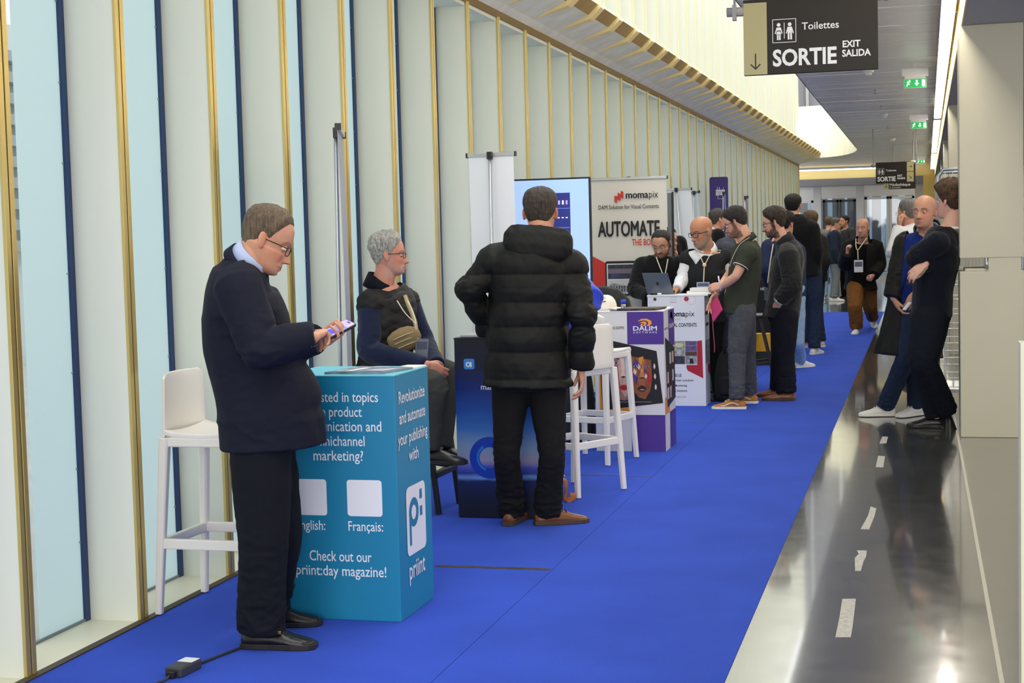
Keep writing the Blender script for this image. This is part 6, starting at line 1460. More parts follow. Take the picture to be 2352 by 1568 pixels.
f = MB(); f.tube(crom([B_ - ax * .02, at(952, 735, 7.92), at(938, 700, 7.98), at(930, 678, 8.04)], 5), .013, 6, flat=.25, ref=nn); f.build('strap', mat('khaki_strap', (170, 154, 118), .75), t, smooth=True)
lanyard(P, [at(912, 690, 7.87), at(930, 718, 7.85), at(950, 738, 7.87), at(955, 742, 7.87), at(948, 715, 7.9), at(936, 690, 7.97)], strapm, .004)
lanyard(P, [at(954, 742, 7.87), at(958, 775, 7.86), at(968, 782, 7.86)], strapm, .004); badge(P, at(969, 800, 7.85), nrm((.9, -.1, 0)), nrm((.1, 0, 1)), .075, .105, (120, 126, 140))

# --- 3. man in the padded coat seen from behind
gL, gR = G(1170, 1212), G(1262, 1205)
J = stand(tuple((gL + gR) / 2), 6, 1.80)
J.update(head=at(1242, 490, 7.60), hf=hd(-2, -6), hu=hd(-2, 84), nk=at(1236, 562, 7.56), ch=at(1222, 665, 7.56), ws=at(1212, 770, 7.56), pv=at(1212, 850, 7.57))
J['shL'] = at(1140, 606, 7.52); J['shR'] = at(1306, 618, 7.56); J['elL'] = at(1078, 664, 7.46); J['wrL'] = at(1122, 752, 7.60); J['elR'] = at(1337, 722, 7.50); J['wrR'] = at(1334, 838, 7.58)
J['hdL'] = nrm((.3, .5, -.6)); J['hnL'] = nrm((1, 0, 0)); J['hdR'] = nrm((.04, .10, -1)); J['hnR'] = nrm((-.9, -.2, 0))
J['hipL'] = at(1176, 870, 7.57); J['hipR'] = at(1254, 872, 7.60); J['knL'] = at(1163, 1040, 7.56); J['knR'] = at(1268, 1042, 7.60); J['anL'] = G(1170, 1208) + np.array((0, .05, .085)); J['anR'] = G(1258, 1208) + np.array((0.0, .03, .085)); J['toeL'] = hd(2); J['toeR'] = hd(62)
P, H = person('man in a black padded winter coat seen from behind', J, (204, 146, 116), .0045, 1.02, hair=dict(kind='full', rgb=(62, 54, 48), th=.012, wave=.004, seed=8), eyes=False, hands=('relax', dict(curls=[(10, 20, 14), (26, 38, 24), (36, 46, 28), (42, 48, 30)], thumb=(26, 14))), neck_r=.060)
seam_z = [at(1222, y, 7.5)[2] for y in (628, 692, 748, 806)] + [at(1222, 868, 7.5)[2]]
def puff(V):
    d = np.full(len(V), 9.0)
    for z in seam_z: d = np.minimum(d, np.abs(V[:, 2] - z + .05 * (V[:, 0] + 2.1) * .35))
    return .017 * np.clip(d / .055, 0, 1) ** .55 - .010
garment_top(P, J, 'padded_coat', blackcoat, .007, bulk=.044, hem=.075, flare=.015, kw=1.0, disp=folds(.010, 7, 6, [(J['elL'], .10, .014), (J['elR'], .12, .012), (J['shR'] - UP * .1, .1, .006)], stretch=(1, 1, .8), seams=[puff]), wr=.044, el=.042, sh=.066, sbulk=.020, cuff=.01, top_r=.080)
neck_ring(P, J, H, blackcoat, 'coat_collar', .125, .100, .075, -.022, thick=.020, gap=40, back=.06)
mb = MB(); rings = []
for t_, w_, d_, dz, dy in ((0, .150, .060, .010, -.045), (.2, .175, .066, -.030, -.072), (.45, .178, .068, -.085, -.092), (.7, .150, .058, -.135, -.100), (.9, .095, .042, -.172, -.098), (1.0, .03, .02, -.190, -.09)):
    rings.append(ering(at(1240, 528, 7.56) + np.array((0.008, dy, dz)), nrm(J['shR'] - J['shL']), UP * .25 + np.array((0, -1, 0)), w_, d_, 28, 2.4))
mb.loft(rings); fuse('hood', mb, blackcoat, P, .007, 5, folds(.008, 10, 14))
garment_legs(P, J, cloth('charcoal_trouser', (34, 33, 32), .9), .007, bulk=.012, disp=folds(.007, 7, 9, [(J['anR'] + UP * .06, .14, .014), (J['anL'] + UP * .06, .14, .014), (J['knL'], .13, .006), (J['knR'], .13, .006)], stretch=(1, 1, .5)), hip=.092, th=.074, kn=.052, cf=.053, an=.056, down=.02)
for k in 'RL': make_shoe(P, J['an' + k], J['toe' + k], 1.0, brownleather, tansole, lace=mat('lace_dark', (40, 30, 26), .7))

# --- the person in the blue fleece on the bar stool, hidden behind the coat
J = stand((-2.03, 8.80, 0), -59, 1.62)
c = np.array((-2.03, 8.80, .0)); F_, R_ = J['F'], J['R']
J.update(head=c + F_ * .16 + UP * 1.395, nk=c + F_ * .05 + UP * 1.27, ch=c + F_ * .02 + UP * 1.10, ws=c - F_ * .01 + UP * .94, pv=c - F_ * .03 + UP * .835, hf=nrm(F_ - UP * .2))
for s_, k in ((1, 'R'), (-1, 'L')):
    J['sh' + k] = c + F_ * .03 + R_ * s_ * .155 + UP * 1.215; J['el' + k] = c + F_ * .0 + R_ * s_ * .235 + UP * 1.03; J['wr' + k] = c + F_ * .26 + R_ * s_ * .10 + UP * 1.00; J['hd' + k] = nrm(F_ * .8 - R_ * s_ * .5); J['hn' + k] = -UP
    J['hip' + k] = c + R_ * s_ * .085 + UP * .83; J['kn' + k] = c + F_ * .40 + R_ * s_ * .12 + UP * .80; J['an' + k] = c + F_ * .30 + R_ * s_ * .10 + UP * .40; J['toe' + k] = F_
J['elR'] = at(1362, 690, 8.72)
P, H = person('person in a royal blue fleece on the bar stool, almost hidden by the padded coat', J, (214, 164, 140), .006, .97, hair=dict(kind='long', rgb=(70, 52, 40), th=.022), eyes=False)
garment_top(P, J, 'fleece', cloth('blue_fleece', (36, 60, 186), 1.0, .8, 240, .08, .3), .008, bulk=.014, hem=.04, disp=folds(.006, 8, 5), el=.062, wr=.046)
garment_legs(P, J, darktrouser, .008)
for k in 'RL': make_shoe(P, J['an' + k], J['toe' + k], .9, leatherk, solek, z0=J['an' + k][2] - .075)

# --- 4. man in black behind the laptop
J = stand((at(1515, 700, 14.04)[0], 14.04, 0), 192, 1.76)
J.update(head=at(1519, 561, 13.94), hf=hd(190, -22), hu=hd(190, 68), nk=at(1522, 592, 14.05), ch=at(1517, 640, 14.02)); 
J['shR'] = at(1474, 608, 14.02); J['shL'] = at(1563, 606, 14.0); J['elR'] = at(1458, 664, 13.86); J['elL'] = at(1562, 662, 13.94); J['wrR'] = at(1492, 682, 13.66); J['wrL'] = at(1548, 668, 13.62); J['ws'] = at(1518, 690, 14.04); J['pv'] = at(1518, 720, 14.05)
J['hdR'] = nrm((.5, -.7, -.1)); J['hdL'] = nrm((-.4, -.8, -.1)); J['hnR'] = -UP; J['hnL'] = -UP
for s_, k in ((1, 'R'), (-1, 'L')): J['hip' + k] = J['pv'] + J['R'] * s_ * .09 - UP * .02
P, H = person('bearded man in a black jacket and glasses looking down at the laptop', J, (196, 146, 120), .0052, 1.06, hair=dict(kind='recede', rgb=(40, 36, 36), th=.006, wave=.002, seed=4), stub=((70, 64, 62), .5), beard=((44, 38, 36), .85), brow=(34, 28, 26), glasses=dict(rgb=(120, 112, 108), r=.0011), jaw=1.08)
garment_top(P, J, 'jacket', blackw, .008, bulk=.016, hem=.22, disp=folds(.006, 7, 4, [(J['elR'], .12, .012), (J['elL'], .1, .01)]), wr=.042, el=.056)
neck_ring(P, J, H, cloth('black_tee', (14, 14, 15), .95), 'tee_collar', .070, .066, .022, -.008, thick=.004)
garment_legs(P, J, darktrouser, .009)
for k in 'RL': make_shoe(P, J['an' + k], J['toe' + k], 1, leatherk, solek)
lanyard(P, [at(1507, 590, 13.80), at(1513, 606, 13.76), at(1521, 626, 13.75), at(1526, 634, 13.76), at(1530, 618, 13.76), at(1534, 595, 13.80)], strapm, .005)

# --- 5. bald man with glasses, white shirt and dark vest
J = stand((at(1622, 700, 13.82)[0], 13.82, 0), 206, 1.80)
J.update(head=at(1611, 533, 13.74), hf=hd(222, -14), hu=hd(222, 76), nk=at(1622, 575, 13.82), ch=at(1621, 625, 13.80))
J['shR'] = at(1582, 594, 13.76); J['shL'] = at(1662, 592, 13.86); J['elR'] = at(1568, 640, 13.74); J['wrR'] = at(1556, 664, 13.60); J['elL'] = at(1674, 640, 13.88); J['wrL'] = at(1662, 682, 13.80); J['ws'] = at(1620, 668, 13.82); J['pv'] = at(1620, 705, 13.82)
J['hdR'] = nrm((-.45, -.6, -.15)); J['hnR'] = nrm((.3, -.2, -1))
for s_, k in ((1, 'R'), (-1, 'L')): J['hip' + k] = J['pv'] + J['R'] * s_ * .09 - UP * .02
P, H = person('bald man with round glasses in a dark vest over a white shirt', J, (190, 132, 100), .0052, 1.14, beard=((150, 138, 126), .75), brow=(60, 48, 40), glasses=dict(rgb=(26, 22, 22), r=.0022, shape='rect'), hands=(dict(curl=(12, 20, 12), thumb=(36, 16)), 'relax'))
garment_top(P, J, 'shirt', whiteshirt, .008, bulk=.006, hem=.08, disp=folds(.006, 7, 6, [(J['elR'], .1, .012)]), wr=.042, el=.056, sh=.062)
def vcut(Q):
    d = Q - J['nk']; u = d @ J['R']; f_ = d @ J['F']; z = Q[:, 2]; zt = J['nk'][2]; zb = at(1618, 606, 13.8)[2]
    return np.minimum(np.minimum(f_ + .01, z - zb), .004 + .078 * (z - zb) / (zt - zb) - np.abs(u))
garment_top(P, J, 'vest', cloth('charcoal_vest', (50, 52, 55), .9, .3), .007, bulk=.028, hem=.14, sleeves=False, cut=vcut, thick=.006, disp=folds(.004, 7, 9))
neck_ring(P, J, H, whiteshirt, 'shirt_collar', .094, .078, .066, -.004, thick=.006, gap=24, nb=.01)
garment_legs(P, J, darktrouser, .009)
for k in 'RL': make_shoe(P, J['an' + k], J['toe' + k], 1, leatherk, solek)
lanyard(P, [at(1602, 574, 13.69), at(1610, 592, 13.64), at(1618, 607, 13.62), at(1627, 592, 13.64), at(1638, 572, 13.72)], strapm, .0045); lanyard(P, [at(1618, 607, 13.615), at(1617, 625, 13.60), at(1616, 648, 13.60)], strapm, .0055)
f = MB(); f.ball(at(1618, 608, 13.605), .018, .006, .018, 14, 8); f.build('lanyard_clip', mat('clip_cream', (232, 206, 150), .5), P, smooth=True); badge(P, at(1615, 656, 13.59), (1, 0, 0), UP, .115, .065, (160, 176, 206))

# --- 6. man in the dark green polo shirt
gN, gF = G(1706, 938), G(1734, 926)
J = stand((-1.475, 13.25, 0), 282, 1.80)
J.update(head=at(1690, 511, 13.22), hf=hd(276, -24), hu=hd(276, 66), nk=at(1716, 552, 13.24), ch=at(1712, 620, 13.24), ws=at(1706, 672, 13.24), pv=at(1702, 706, 13.24))
J['shL'] = at(1718, 580, 13.05); J['shR'] = J['shL'] + np.array((-.06, .39, .0)); J['elL'] = at(1690, 634, 12.98); J['wrL'] = at(1660, 657, 13.03); J['elR'] = at(1668, 640, 13.42); J['wrR'] = at(1646, 674, 13.20)
J['hdL'] = nrm((-.85, .1, -.1)); J['hnL'] = nrm((0, .8, -.4)); J['hdR'] = nrm((-.42, -.3, -.95)); J['hnR'] = nrm((.5, -.7, -.2))
J['hipL'] = at(1706, 716, 13.15); J['hipR'] = J['hipL'] + np.array((-.02, .18, 0)); J['knL'] = at(1694, 805, 13.10); J['knR'] = at(1716, 800, 13.40); J['anL'] = np.array((G(1713, 920)[0], 13.04, .09)); J['anR'] = np.array((G(1748, 912)[0] - .05, 13.48, .09)); J['toeL'] = hd(272); J['toeR'] = hd(276)
P, H = person('bearded man in a dark green polo shirt holding a pink notebook', J, (214, 160, 136), .0048, 1.05, hair=dict(kind='full', rgb=(40, 34, 32), th=.016, wave=.005, seed=3), stub=((66, 56, 50), .5), beard=((56, 44, 38), .78), brow=(44, 36, 32), glasses=dict(rgb=(20, 20, 30)), hands=(dict(curl=(10, 14, 10), thumb=(30, 14)), dict(curl=(46, 60, 40), thumb=(30, 34))), arms_bare=True, smooth_b=3)
green = cloth('bottle_green_pique', (56, 60, 50), .95, .35, 360, .06)
garment_top(P, J, 'polo_shirt', green, .007, bulk=.016, hem=.05, short=.62, disp=folds(.007, 7, 6, stretch=(1, 1, .7)), belly=.03, sh=.072)
neck_ring(P, J, H, green, 'polo_collar', .076, .074, .050, -.010, thick=.008, gap=14)
wl = mat('white_trim', (226, 222, 214), .7)
for k in 'RL':
    e = J['sh' + k] + (J['el' + k] - J['sh' + k]) * .62; q = nrm(J['el' + k] - J['sh' + k]); f = MB(); f.tube([e - q * .009, e - q * .004], .0705, 24); f.build('sleeve_trim', wl, P, smooth=True)
garment_legs(P, J, greydenim, .007, bulk=.012, disp=folds(.007, 8, 11, [(J['knL'], .12, .008), (J['anL'] + UP * .06, .12, .012), (J['anR'] + UP * .06, .12, .012)], stretch=(1, 1, .5)), hip=.104, th=.088, kn=.068, cf=.058, an=.048)
for k in 'RL': make_shoe(P, J['an' + k], J['toe' + k], 1.0, tansuede, whitesole, lace=mat('lace_cream', (222, 210, 180), .7), stripe=whiteleather)
lanyard(P, [at(1722, 545, 13.06), at(1700, 560, 13.03), at(1684, 588, 13.03), at(1676, 612, 13.03)], strapm, .005)
f = MB(); f.tube([J['wrR'] + np.array((0, 0, .012)), J['wrR'] - nrm(J['hdR']) * .035], .034, 18); f.build('watch', mat('watch_steel', (206, 204, 206), .25, .8), P, smooth=True)
n_ = thing('notebook', 'bright pink notebook held by the man in the green polo shirt', 'notebook', tuple(at(1642, 712, 13.1)))
a_, b_, c_, d_ = at(1630, 700, 13.16), at(1646, 682, 13.08), at(1658, 712, 13.08), at(1637, 740, 13.16)
f = MB(); nn = nrm(np.cross(b_ - a_, d_ - a_)); f.prism([a_, b_, c_, d_], nn * .012); recalc(f.build('cover', mat('notebook_pink', (226, 72, 124), .6), n_)); f = MB(); f.tube(crom([d_, d_ + np.array((.004, 0, -.09)), d_ + np.array((.012, 0, -.20)), d_ + np.array((.01, 0, -.26))], 4), .004, 6, flat=.3); f.build('ribbon', mat('ribbon_red', (170, 70, 90), .6), n_)
t = thing('pen', 'white ballpoint pen in the hand of the man in the green polo', 'pen', tuple(at(1653, 653, 12.98))); f = MB(); f.tube([at(1650, 634, 12.96), at(1655, 667, 12.99)], .006, 8); f.build('barrel', white, t, smooth=True)

# --- 7. bearded man in the grey pullover
J = stand((-1.19, 13.92, 0), 272, 1.80)
J.update(head=at(1778, 512, 13.86), hf=hd(268, -14), hu=hd(268, 76), nk=at(1804, 556, 13.88), ch=at(1806, 625, 13.88), ws=at(1805, 680, 13.88), pv=at(1800, 716, 13.88))
J['shL'] = at(1812, 588, 13.68); J['shR'] = J['shL'] + np.array((-.03, .40, .0)); J['elL'] = at(1822, 655, 13.64); J['wrL'] = at(1790, 690, 13.68); J['elR'] = at(1806, 655, 14.10); J['wrR'] = at(1796, 705, 14.02)
J['hdL'] = nrm((-.28, .22, -.8)); J['hnL'] = nrm((.2, .9, .1))
J['hipL'] = at(1802, 728, 13.78); J['hipR'] = J['hipL'] + np.array((-.02, .19, 0)); J['knL'] = at(1800, 815, 13.74); J['knR'] = at(1796, 812, 13.98); J['anL'] = np.array((G(1818, 905)[0], 13.72, .09)); J['anR'] = np.array((G(1800, 900)[0], 14.02, .09)); J['toeL'] = hd(270); J['toeR'] = hd(272)
P, H = person('bearded man in a charcoal zip pullover with a hand in his pocket', J, (214, 164, 144), .0048, 1.05, hair=dict(kind='full', rgb=(52, 42, 36), th=.024, wave=.006, seed=9), stub=((60, 50, 46), .45), beard=((40, 32, 30), .92), brow=(44, 36, 32), glasses=dict(rgb=(18, 18, 20)), hands=(None, dict(curl=(30, 40, 26), thumb=(26, 26))))
garment_top(P, J, 'pullover', charcoal, .007, bulk=.026, hem=.045, flare=.0, disp=folds(.009, 7, 3, [(J['elL'], .13, .016), (J['wrL'], .1, .010)], stretch=(1, 1, .8)), belly=.03, el=.062, wr=.046, sh=.078)
neck_ring(P, J, H, charcoal, 'zip_collar', .078, .076, .075, -.010, thick=.009, gap=16)
f = MB(); q = nrm(J['wrL'] - J['elL']); f.tube([J['wrL'] - q * .004, J['wrL'] + q * .016], .050, 18); f.build('shirt_cuff', whiteshirt, P, smooth=True)
garment_legs(P, J, cloth('midnight_trouser', (24, 27, 42), .9, .3), .007, bulk=.016, disp=folds(.008, 7, 12, [(J['anL'] + UP * .06, .14, .012)], stretch=(1, 1, .5)), hip=.108, th=.098, kn=.078, cf=.074, an=.068, down=.015)
for k in 'RL': make_shoe(P, J['an' + k], J['toe' + k], 1.0, mat('cognac_leather', (130, 74, 36), .28, bump=(60, .1), var=(15, .12)), tansole, lace=mat('lace_dark', (40, 30, 26), .7))
lanyard(P, [at(1776, 560, 13.78), at(1771, 590, 13.76), at(1766, 625, 13.76), at(1763, 650, 13.76)], strapm, .006); badge(P, at(1760, 675, 13.75), nrm((.5, -.8, 0)), UP, .075, .115, (90, 92, 98))
t = thing('phone', 'dark phone in the pocketed hand of the man in the grey pullover', 'phone', tuple(at(1770, 698, 13.62)))
f = MB(); f.bar(at(1764, 706, 13.62), at(1778, 690, 13.62), .07, .009); f.build('case', black, t, bevel=.003)

# --- simpler builder for the people further back
def figure(label, base, heading, Ht, topm, legm, shoem, hair=None, skin=(210, 156, 130), vox=.008, bulk=.018, hem=.08, over=None, beard=None, glasses=None, collar=None, hs=1.05, stub=None, turn=0, tilt=0, hands=('relax', 'relax'), eyes=False, solem=None, dispa=.007, seed=1, brow=(54, 42, 36), flare=0.0, trouser=None, belly=0.0):
    J = stand(base, heading, Ht); J['hf'] = hd(heading + turn, tilt); J['hu'] = hd(heading + turn, 90 + tilt)
    if over: over(J)
    P, H = person(label, J, skin, vox * .8, hs, hair=hair, beard=beard, glasses=glasses, stub=stub, hands=hands, eyes=eyes, brow=brow)
    garment_top(P, J, 'jacket' if hem > .1 else 'sweater', topm, vox, bulk=bulk, hem=hem, flare=flare, belly=belly, disp=folds(dispa, 7, seed, [(J['elL'], .1, .01), (J['elR'], .1, .01)]), wr=.044, el=.056)
    if collar: neck_ring(P, J, H, collar, 'collar', .074, .068, .045, -.006, thick=.006, gap=14)
    garment_legs(P, J, legm, vox, bulk=.012, disp=folds(.006, 7, seed + 4, [(J['anL'] + UP * .06, .12, .010), (J['anR'] + UP * .06, .12, .010)]), **(trouser or {}))
    for k in 'RL': make_shoe(P, J['an' + k], J['toe' + k], 1.0, shoem, solem or solek)
    return P, H, J

x = at(1642, 600, 19.2)[0]
P, H, J = figure('man with greying hair in a black suit turned away, behind the polo shirt man', (x, 19.2, 0), 62, 1.82, blackw, darktrouser, leatherk, hair=dict(kind='full', rgb=(74, 68, 64), th=.016, wave=.008, seed=11), collar=whiteshirt, hem=.16, over=lambda J: J.update(head=at(1650, 505, 19.2)), seed=2)
# seated bearded man with grey jacket, mostly hidden
def seated(J):
    c = J['B']; F_, R_ = J['F'], J['R']; d = UP * .745
    J['pv'] = c + UP * .82; J['ws'] = c + UP * .96; J['ch'] = c + UP * 1.14 + F_ * .02; J['nk'] = c + UP * 1.33 + F_ * .02; J['head'] = c + UP * 1.475 + F_ * .06
    for s_, k in ((1, 'R'), (-1, 'L')):
        J['sh' + k] = c + R_ * s_ * .18 + UP * 1.27; J['el' + k] = c + R_ * s_ * .24 + UP * 1.0 + F_ * .05; J['wr' + k] = c + R_ * s_ * .12 + UP * .93 + F_ * .28; J['hd' + k] = nrm(F_ - R_ * s_ * .3); J['hn' + k] = -UP
        J['hip' + k] = c + R_ * s_ * .09 + UP * .80; J['kn' + k] = c + R_ * s_ * .12 + F_ * .42 + UP * .78; J['an' + k] = c + R_ * s_ * .11 + F_ * .36 + UP * .37; J['toe' + k] = F_
x = at(1690, 600, 17.1)[0]
J = stand((-2.02, 17.1, 0), 172, 1.72); seated(J); J['head'] = at(1687, 586, 17.0); J['nk'] = at(1690, 612, 17.1)
P, H = person('seated bearded man in a pale grey jacket glimpsed under the polo man\'s chin', J, (206, 156, 130), .007, 1.0, hair=dict(kind='full', rgb=(50, 42, 38), th=.012), beard=((110, 84, 64), .8))
garment_top(P, J, 'jacket', cloth('pale_grey_jacket', (150, 150, 154), .9), .009, bulk=.02, hem=.04, disp=folds(.006, 7, 2)); neck_ring(P, J, H, cloth('navy_shirt', (34, 42, 70), .9), 'shirt_collar', .078, .07, .05, -.006, gap=14)
garment_legs(P, J, cloth('dark_jeans', (52, 56, 66), .9, .3), .009, bulk=.014)
for k in 'RL': make_shoe(P, J['an' + k], J['toe' + k], 1, leatherk, solek, z0=J['an' + k][2] - .08)
# standing man behind the polo man whose jeans show between counter and legs
P, H, J = figure('man in dark jeans standing behind the black backpack, mostly hidden', (at(1668, 800, 14.5)[0], 14.5, 0), 262, 1.66, cloth('slate_sweater', (58, 62, 72), .9), cloth('slate_jeans', (62, 66, 76), .9, .3, 420, .14), leatherk, hair=dict(kind='full', rgb=(54, 46, 42), th=.012), seed=7, over=lambda J: J.update(head=at(1692, 545, 14.55), nk=at(1700, 572, 14.55)))
# person behind the edge-on display with glasses and a raised hand
def p10(J):
    J['head'] = at(1536, 552, 15.85); J['nk'] = at(1530, 590, 15.85); J['elR'] = at(1552, 640, 15.75); J['wrR'] = at(1551, 596, 15.62); J['hdR'] = nrm((-.1, -.2, 1)); J['hnR'] = nrm((-.4, -.9, 0)); J['hf'] = hd(120, 0)
P, H, J = figure('person hidden behind the edge-on display, only glasses and a raised hand showing', (at(1528, 700, 15.9)[0], 15.9, 0), 150, 1.74, blackw, darktrouser, leatherk, hair=dict(kind='full', rgb=(44, 38, 36), th=.014), glasses=dict(rgb=(20, 20, 22)), over=p10, hands=(dict(curl=(30, 50, 30), thumb=(34, 30)), 'relax'), seed=3)
# tall man in black seen from behind
P, H, J = figure('tall man in a black sweater seen from behind', (at(1846, 812, 18.85)[0] + .02, 18.9, 0), 12, 1.93, blackw, denim, whiteleather, hair=dict(kind='full', rgb=(22, 20, 20), th=.018, wave=.004), collar=whiteshirt, bulk=.020, solem=whitesole, seed=5, over=lambda J: J.update(head=at(1822, 474, 18.9), nk=at(1826, 500, 18.9), shL=at(1796, 520, 18.9), shR=at(1866, 523, 18.8), ch=at(1833, 560, 18.9), elR=at(1876, 575, 18.8), wrR=at(1872, 630, 18.9)))
# navy jacket, light jeans
P, H, J = figure('dark curly-haired person in a navy jacket and light jeans behind the grey pullover man', (at(1815, 845, 16.75)[0], 16.75, 0), 30, 1.72, cloth('ink_jacket', (40, 50, 78), .85), lightdenim, whiteleather, hair=dict(kind='full', rgb=(34, 26, 24), th=.026, wave=.016, freq=50), bulk=.022, hem=.12, solem=whitesole, seed=6, over=lambda J: (J.update(head=at(1805, 516, 16.75), nk=at(1800, 548, 16.75), shL=at(1765, 566, 16.75), elL=at(1758, 615, 16.7), anR=G(1838, 845) + UP * .085, knR=at(1832, 785, 16.75), shR=at(1822, 568, 16.9), elR=at(1826, 615, 16.9), wrR=at(1815, 660, 16.8))))
# man right behind the tall man
P, H, J = figure('man in a dark jacket and glasses standing close behind the tall man', (at(1866, 795, 20.0)[0], 20.0, 0), 318, 1.78, cloth('dark_jacket', (34, 33, 33), .8), cloth('ink_denim', (38, 46, 64), .9, .3), mat('beige_shoe', (206, 190, 160), .6), hair=dict(kind='full', rgb=(86, 66, 46), th=.016), glasses=dict(rgb=(24, 24, 26)), bulk=.040, hem=.10, solem=whitesole, seed=8, over=lambda J: J.update(head=at(1860, 508, 20), nk=at(1868, 536, 20), shR=at(1884, 556, 20.0), elR=at(1892, 600, 19.9), wrR=at(1880, 640, 19.9)))
# group by the glass doors
P, H, J = figure('man in a grey coat with his back turned near the glass doors', (at(1905, 688, 33.6)[0], 33.6, 0), 20, 1.78, cloth('grey_coat', (116, 112, 104), .9), lightdenim, whiteleather, hair=dict(kind='full', rgb=(92, 70, 52), th=.016), vox=.011, bulk=.03, hem=.12, solem=whitesole, seed=2)
P, H, J = figure('man in a navy blazer and grey jeans facing right near the glass doors', (at(1918, 690, 32.9)[0], 32.9, 0), 78, 1.74, cloth('navy_blazer', (34, 40, 60), .85), cloth('pale_jeans', (120, 124, 130), .9, .3), whiteleather, hair=dict(kind='full', rgb=(92, 82, 74), th=.018), vox=.011, bulk=.03, hem=.14, solem=whitesole, seed=3, tilt=-10)
P, H, J = figure('dark-haired man in a charcoal jacket facing the navy blazer man', (at(1944, 686, 33.9)[0], 33.9, 0), 235, 1.80, cloth('slate_jacket', (60, 60, 62), .85), darktrouser, leatherk, hair=dict(kind='full', rgb=(36, 30, 28), th=.014), vox=.010, bulk=.026, hem=.10, eyes=True, beard=((60, 46, 40), .4), seed=4)
# --- walking man in the open black jacket
def walk(J):
    J.update(head=at(1981, 524, 22.6), nk=at(1982, 553, 22.75), ch=at(1981, 585, 22.75), ws=at(1978, 618, 22.75), pv=at(1977, 646, 22.78), hf=hd(198, -2), hu=hd(198, 88))
    J['shR'] = at(1951, 566, 22.72); J['shL'] = at(2011, 566, 22.78); J['elR'] = at(1940, 606, 22.62); J['wrR'] = at(1946, 580, 22.40); J['hdR'] = nrm((.05, -.25, .9)); J['hnR'] = nrm((.9, -.3, 0)); J['elL'] = at(2021, 606, 22.85); J['wrL'] = at(2006, 632, 22.60); J['hdL'] = nrm((-.35, -.6, -.5)); J['hnL'] = nrm((-.8, .3, 0))
    J['hipR'] = at(1964, 650, 22.75); J['hipL'] = at(1992, 650, 22.8); J['knR'] = at(1964, 705, 22.45); J['knL'] = at(1998, 705, 22.95); J['anR'] = G(1967, 768) + np.array((0, .12, .085)); J['anL'] = G(2004, 752) + np.array((0, .05, .16)); J['toeR'] = hd(188); J['toeL'] = hd(166)
J = stand((at(1985, 765, 22.7)[0], 22.75, 0), 186, 1.80); walk(J)
P, H = person('bald man in a black jacket and brown trousers walking towards the camera', J, (214, 160, 140), .006, 1.14, stub=((120, 96, 84), .3), beard=((150, 120, 104), .35), hands=('fist', 'fist'), brow=(110, 84, 68))
garment_top(P, J, 'sweater', cloth('black_jersey', (14, 14, 15), .95), .009, bulk=.020, hem=.07, belly=.05, disp=folds(.005, 7, 3), wr=.04)
def opencut(Q):
    d = Q - J['pv']; u = d @ J['R']; f_ = d @ J['F']; return np.minimum(f_, .080 + .02 * (Q[:, 2] - J['pv'][2]) - np.abs(u + .02))
garment_top(P, J, 'open_jacket', cloth('black_twill', (26, 26, 27), .8), .009, bulk=.046, hem=.12, flare=.03, cut=opencut, thick=.008, disp=folds(.010, 7, 6, [(J['elR'], .12, .014)]), wr=.052, el=.064, sh=.078)
neck_ring(P, J, H, MATS['black_twill'], 'jacket_collar', .092, .088, .065, -.014, thick=.010, gap=50)
garment_legs(P, J, brownchino, .008, bulk=.020, disp=folds(.010, 8, 8, [(J['anR'] + UP * .08, .16, .016), (J['anL'] + UP * .08, .16, .016)], stretch=(1, 1, .7)), hip=.108, th=.100, kn=.080, cf=.072, an=.064)
make_shoe(P, J['anR'], J['toeR'], 1.0, whiteleather, whitesole); make_shoe(P, J['anL'], J['toeL'], 1.0, whiteleather, whitesole, pitch=22)
lanyard(P, [at(1966, 548, 22.5), at(1966, 565, 22.46), at(1970, 574, 22.45), at(1978, 564, 22.46), at(1991, 546, 22.55)], strapm, .008); lanyard(P, [at(1970, 574, 22.45), at(1971, 596, 22.43)], strapm, .008); badge(P, at(1972, 611, 22.40), (1, .05, 0), UP, .125, .175, (212, 214, 218))

# --- white shirt, grey hair, hand at his mouth
def p16(J): J.update(head=at(2084, 490, 15.2), nk=at(2096, 520, 15.2), shL=at(2078, 540, 15.0), shR=at(2118, 536, 15.35), elL=at(2052, 580, 14.95), wrL=at(2066, 522, 15.05), hdL=nrm((-.1, 0, 1)), hnL=nrm((.9, .2, 0)), ch=at(2102, 570, 15.2))
P, H, J = figure('grey-haired man in a white shirt facing away behind the bald leaning man', (at(2108, 860, 15.2)[0], 15.2, 0), 300, 1.76, whiteshirt, darktrouser, leatherk, hair=dict(kind='full', rgb=(110, 108, 104), th=.012), glasses=dict(rgb=(190, 190, 196)), over=p16, hands=('relax', dict(curl=(60, 70, 40), thumb=(30, 30))), seed=9, bulk=.022)

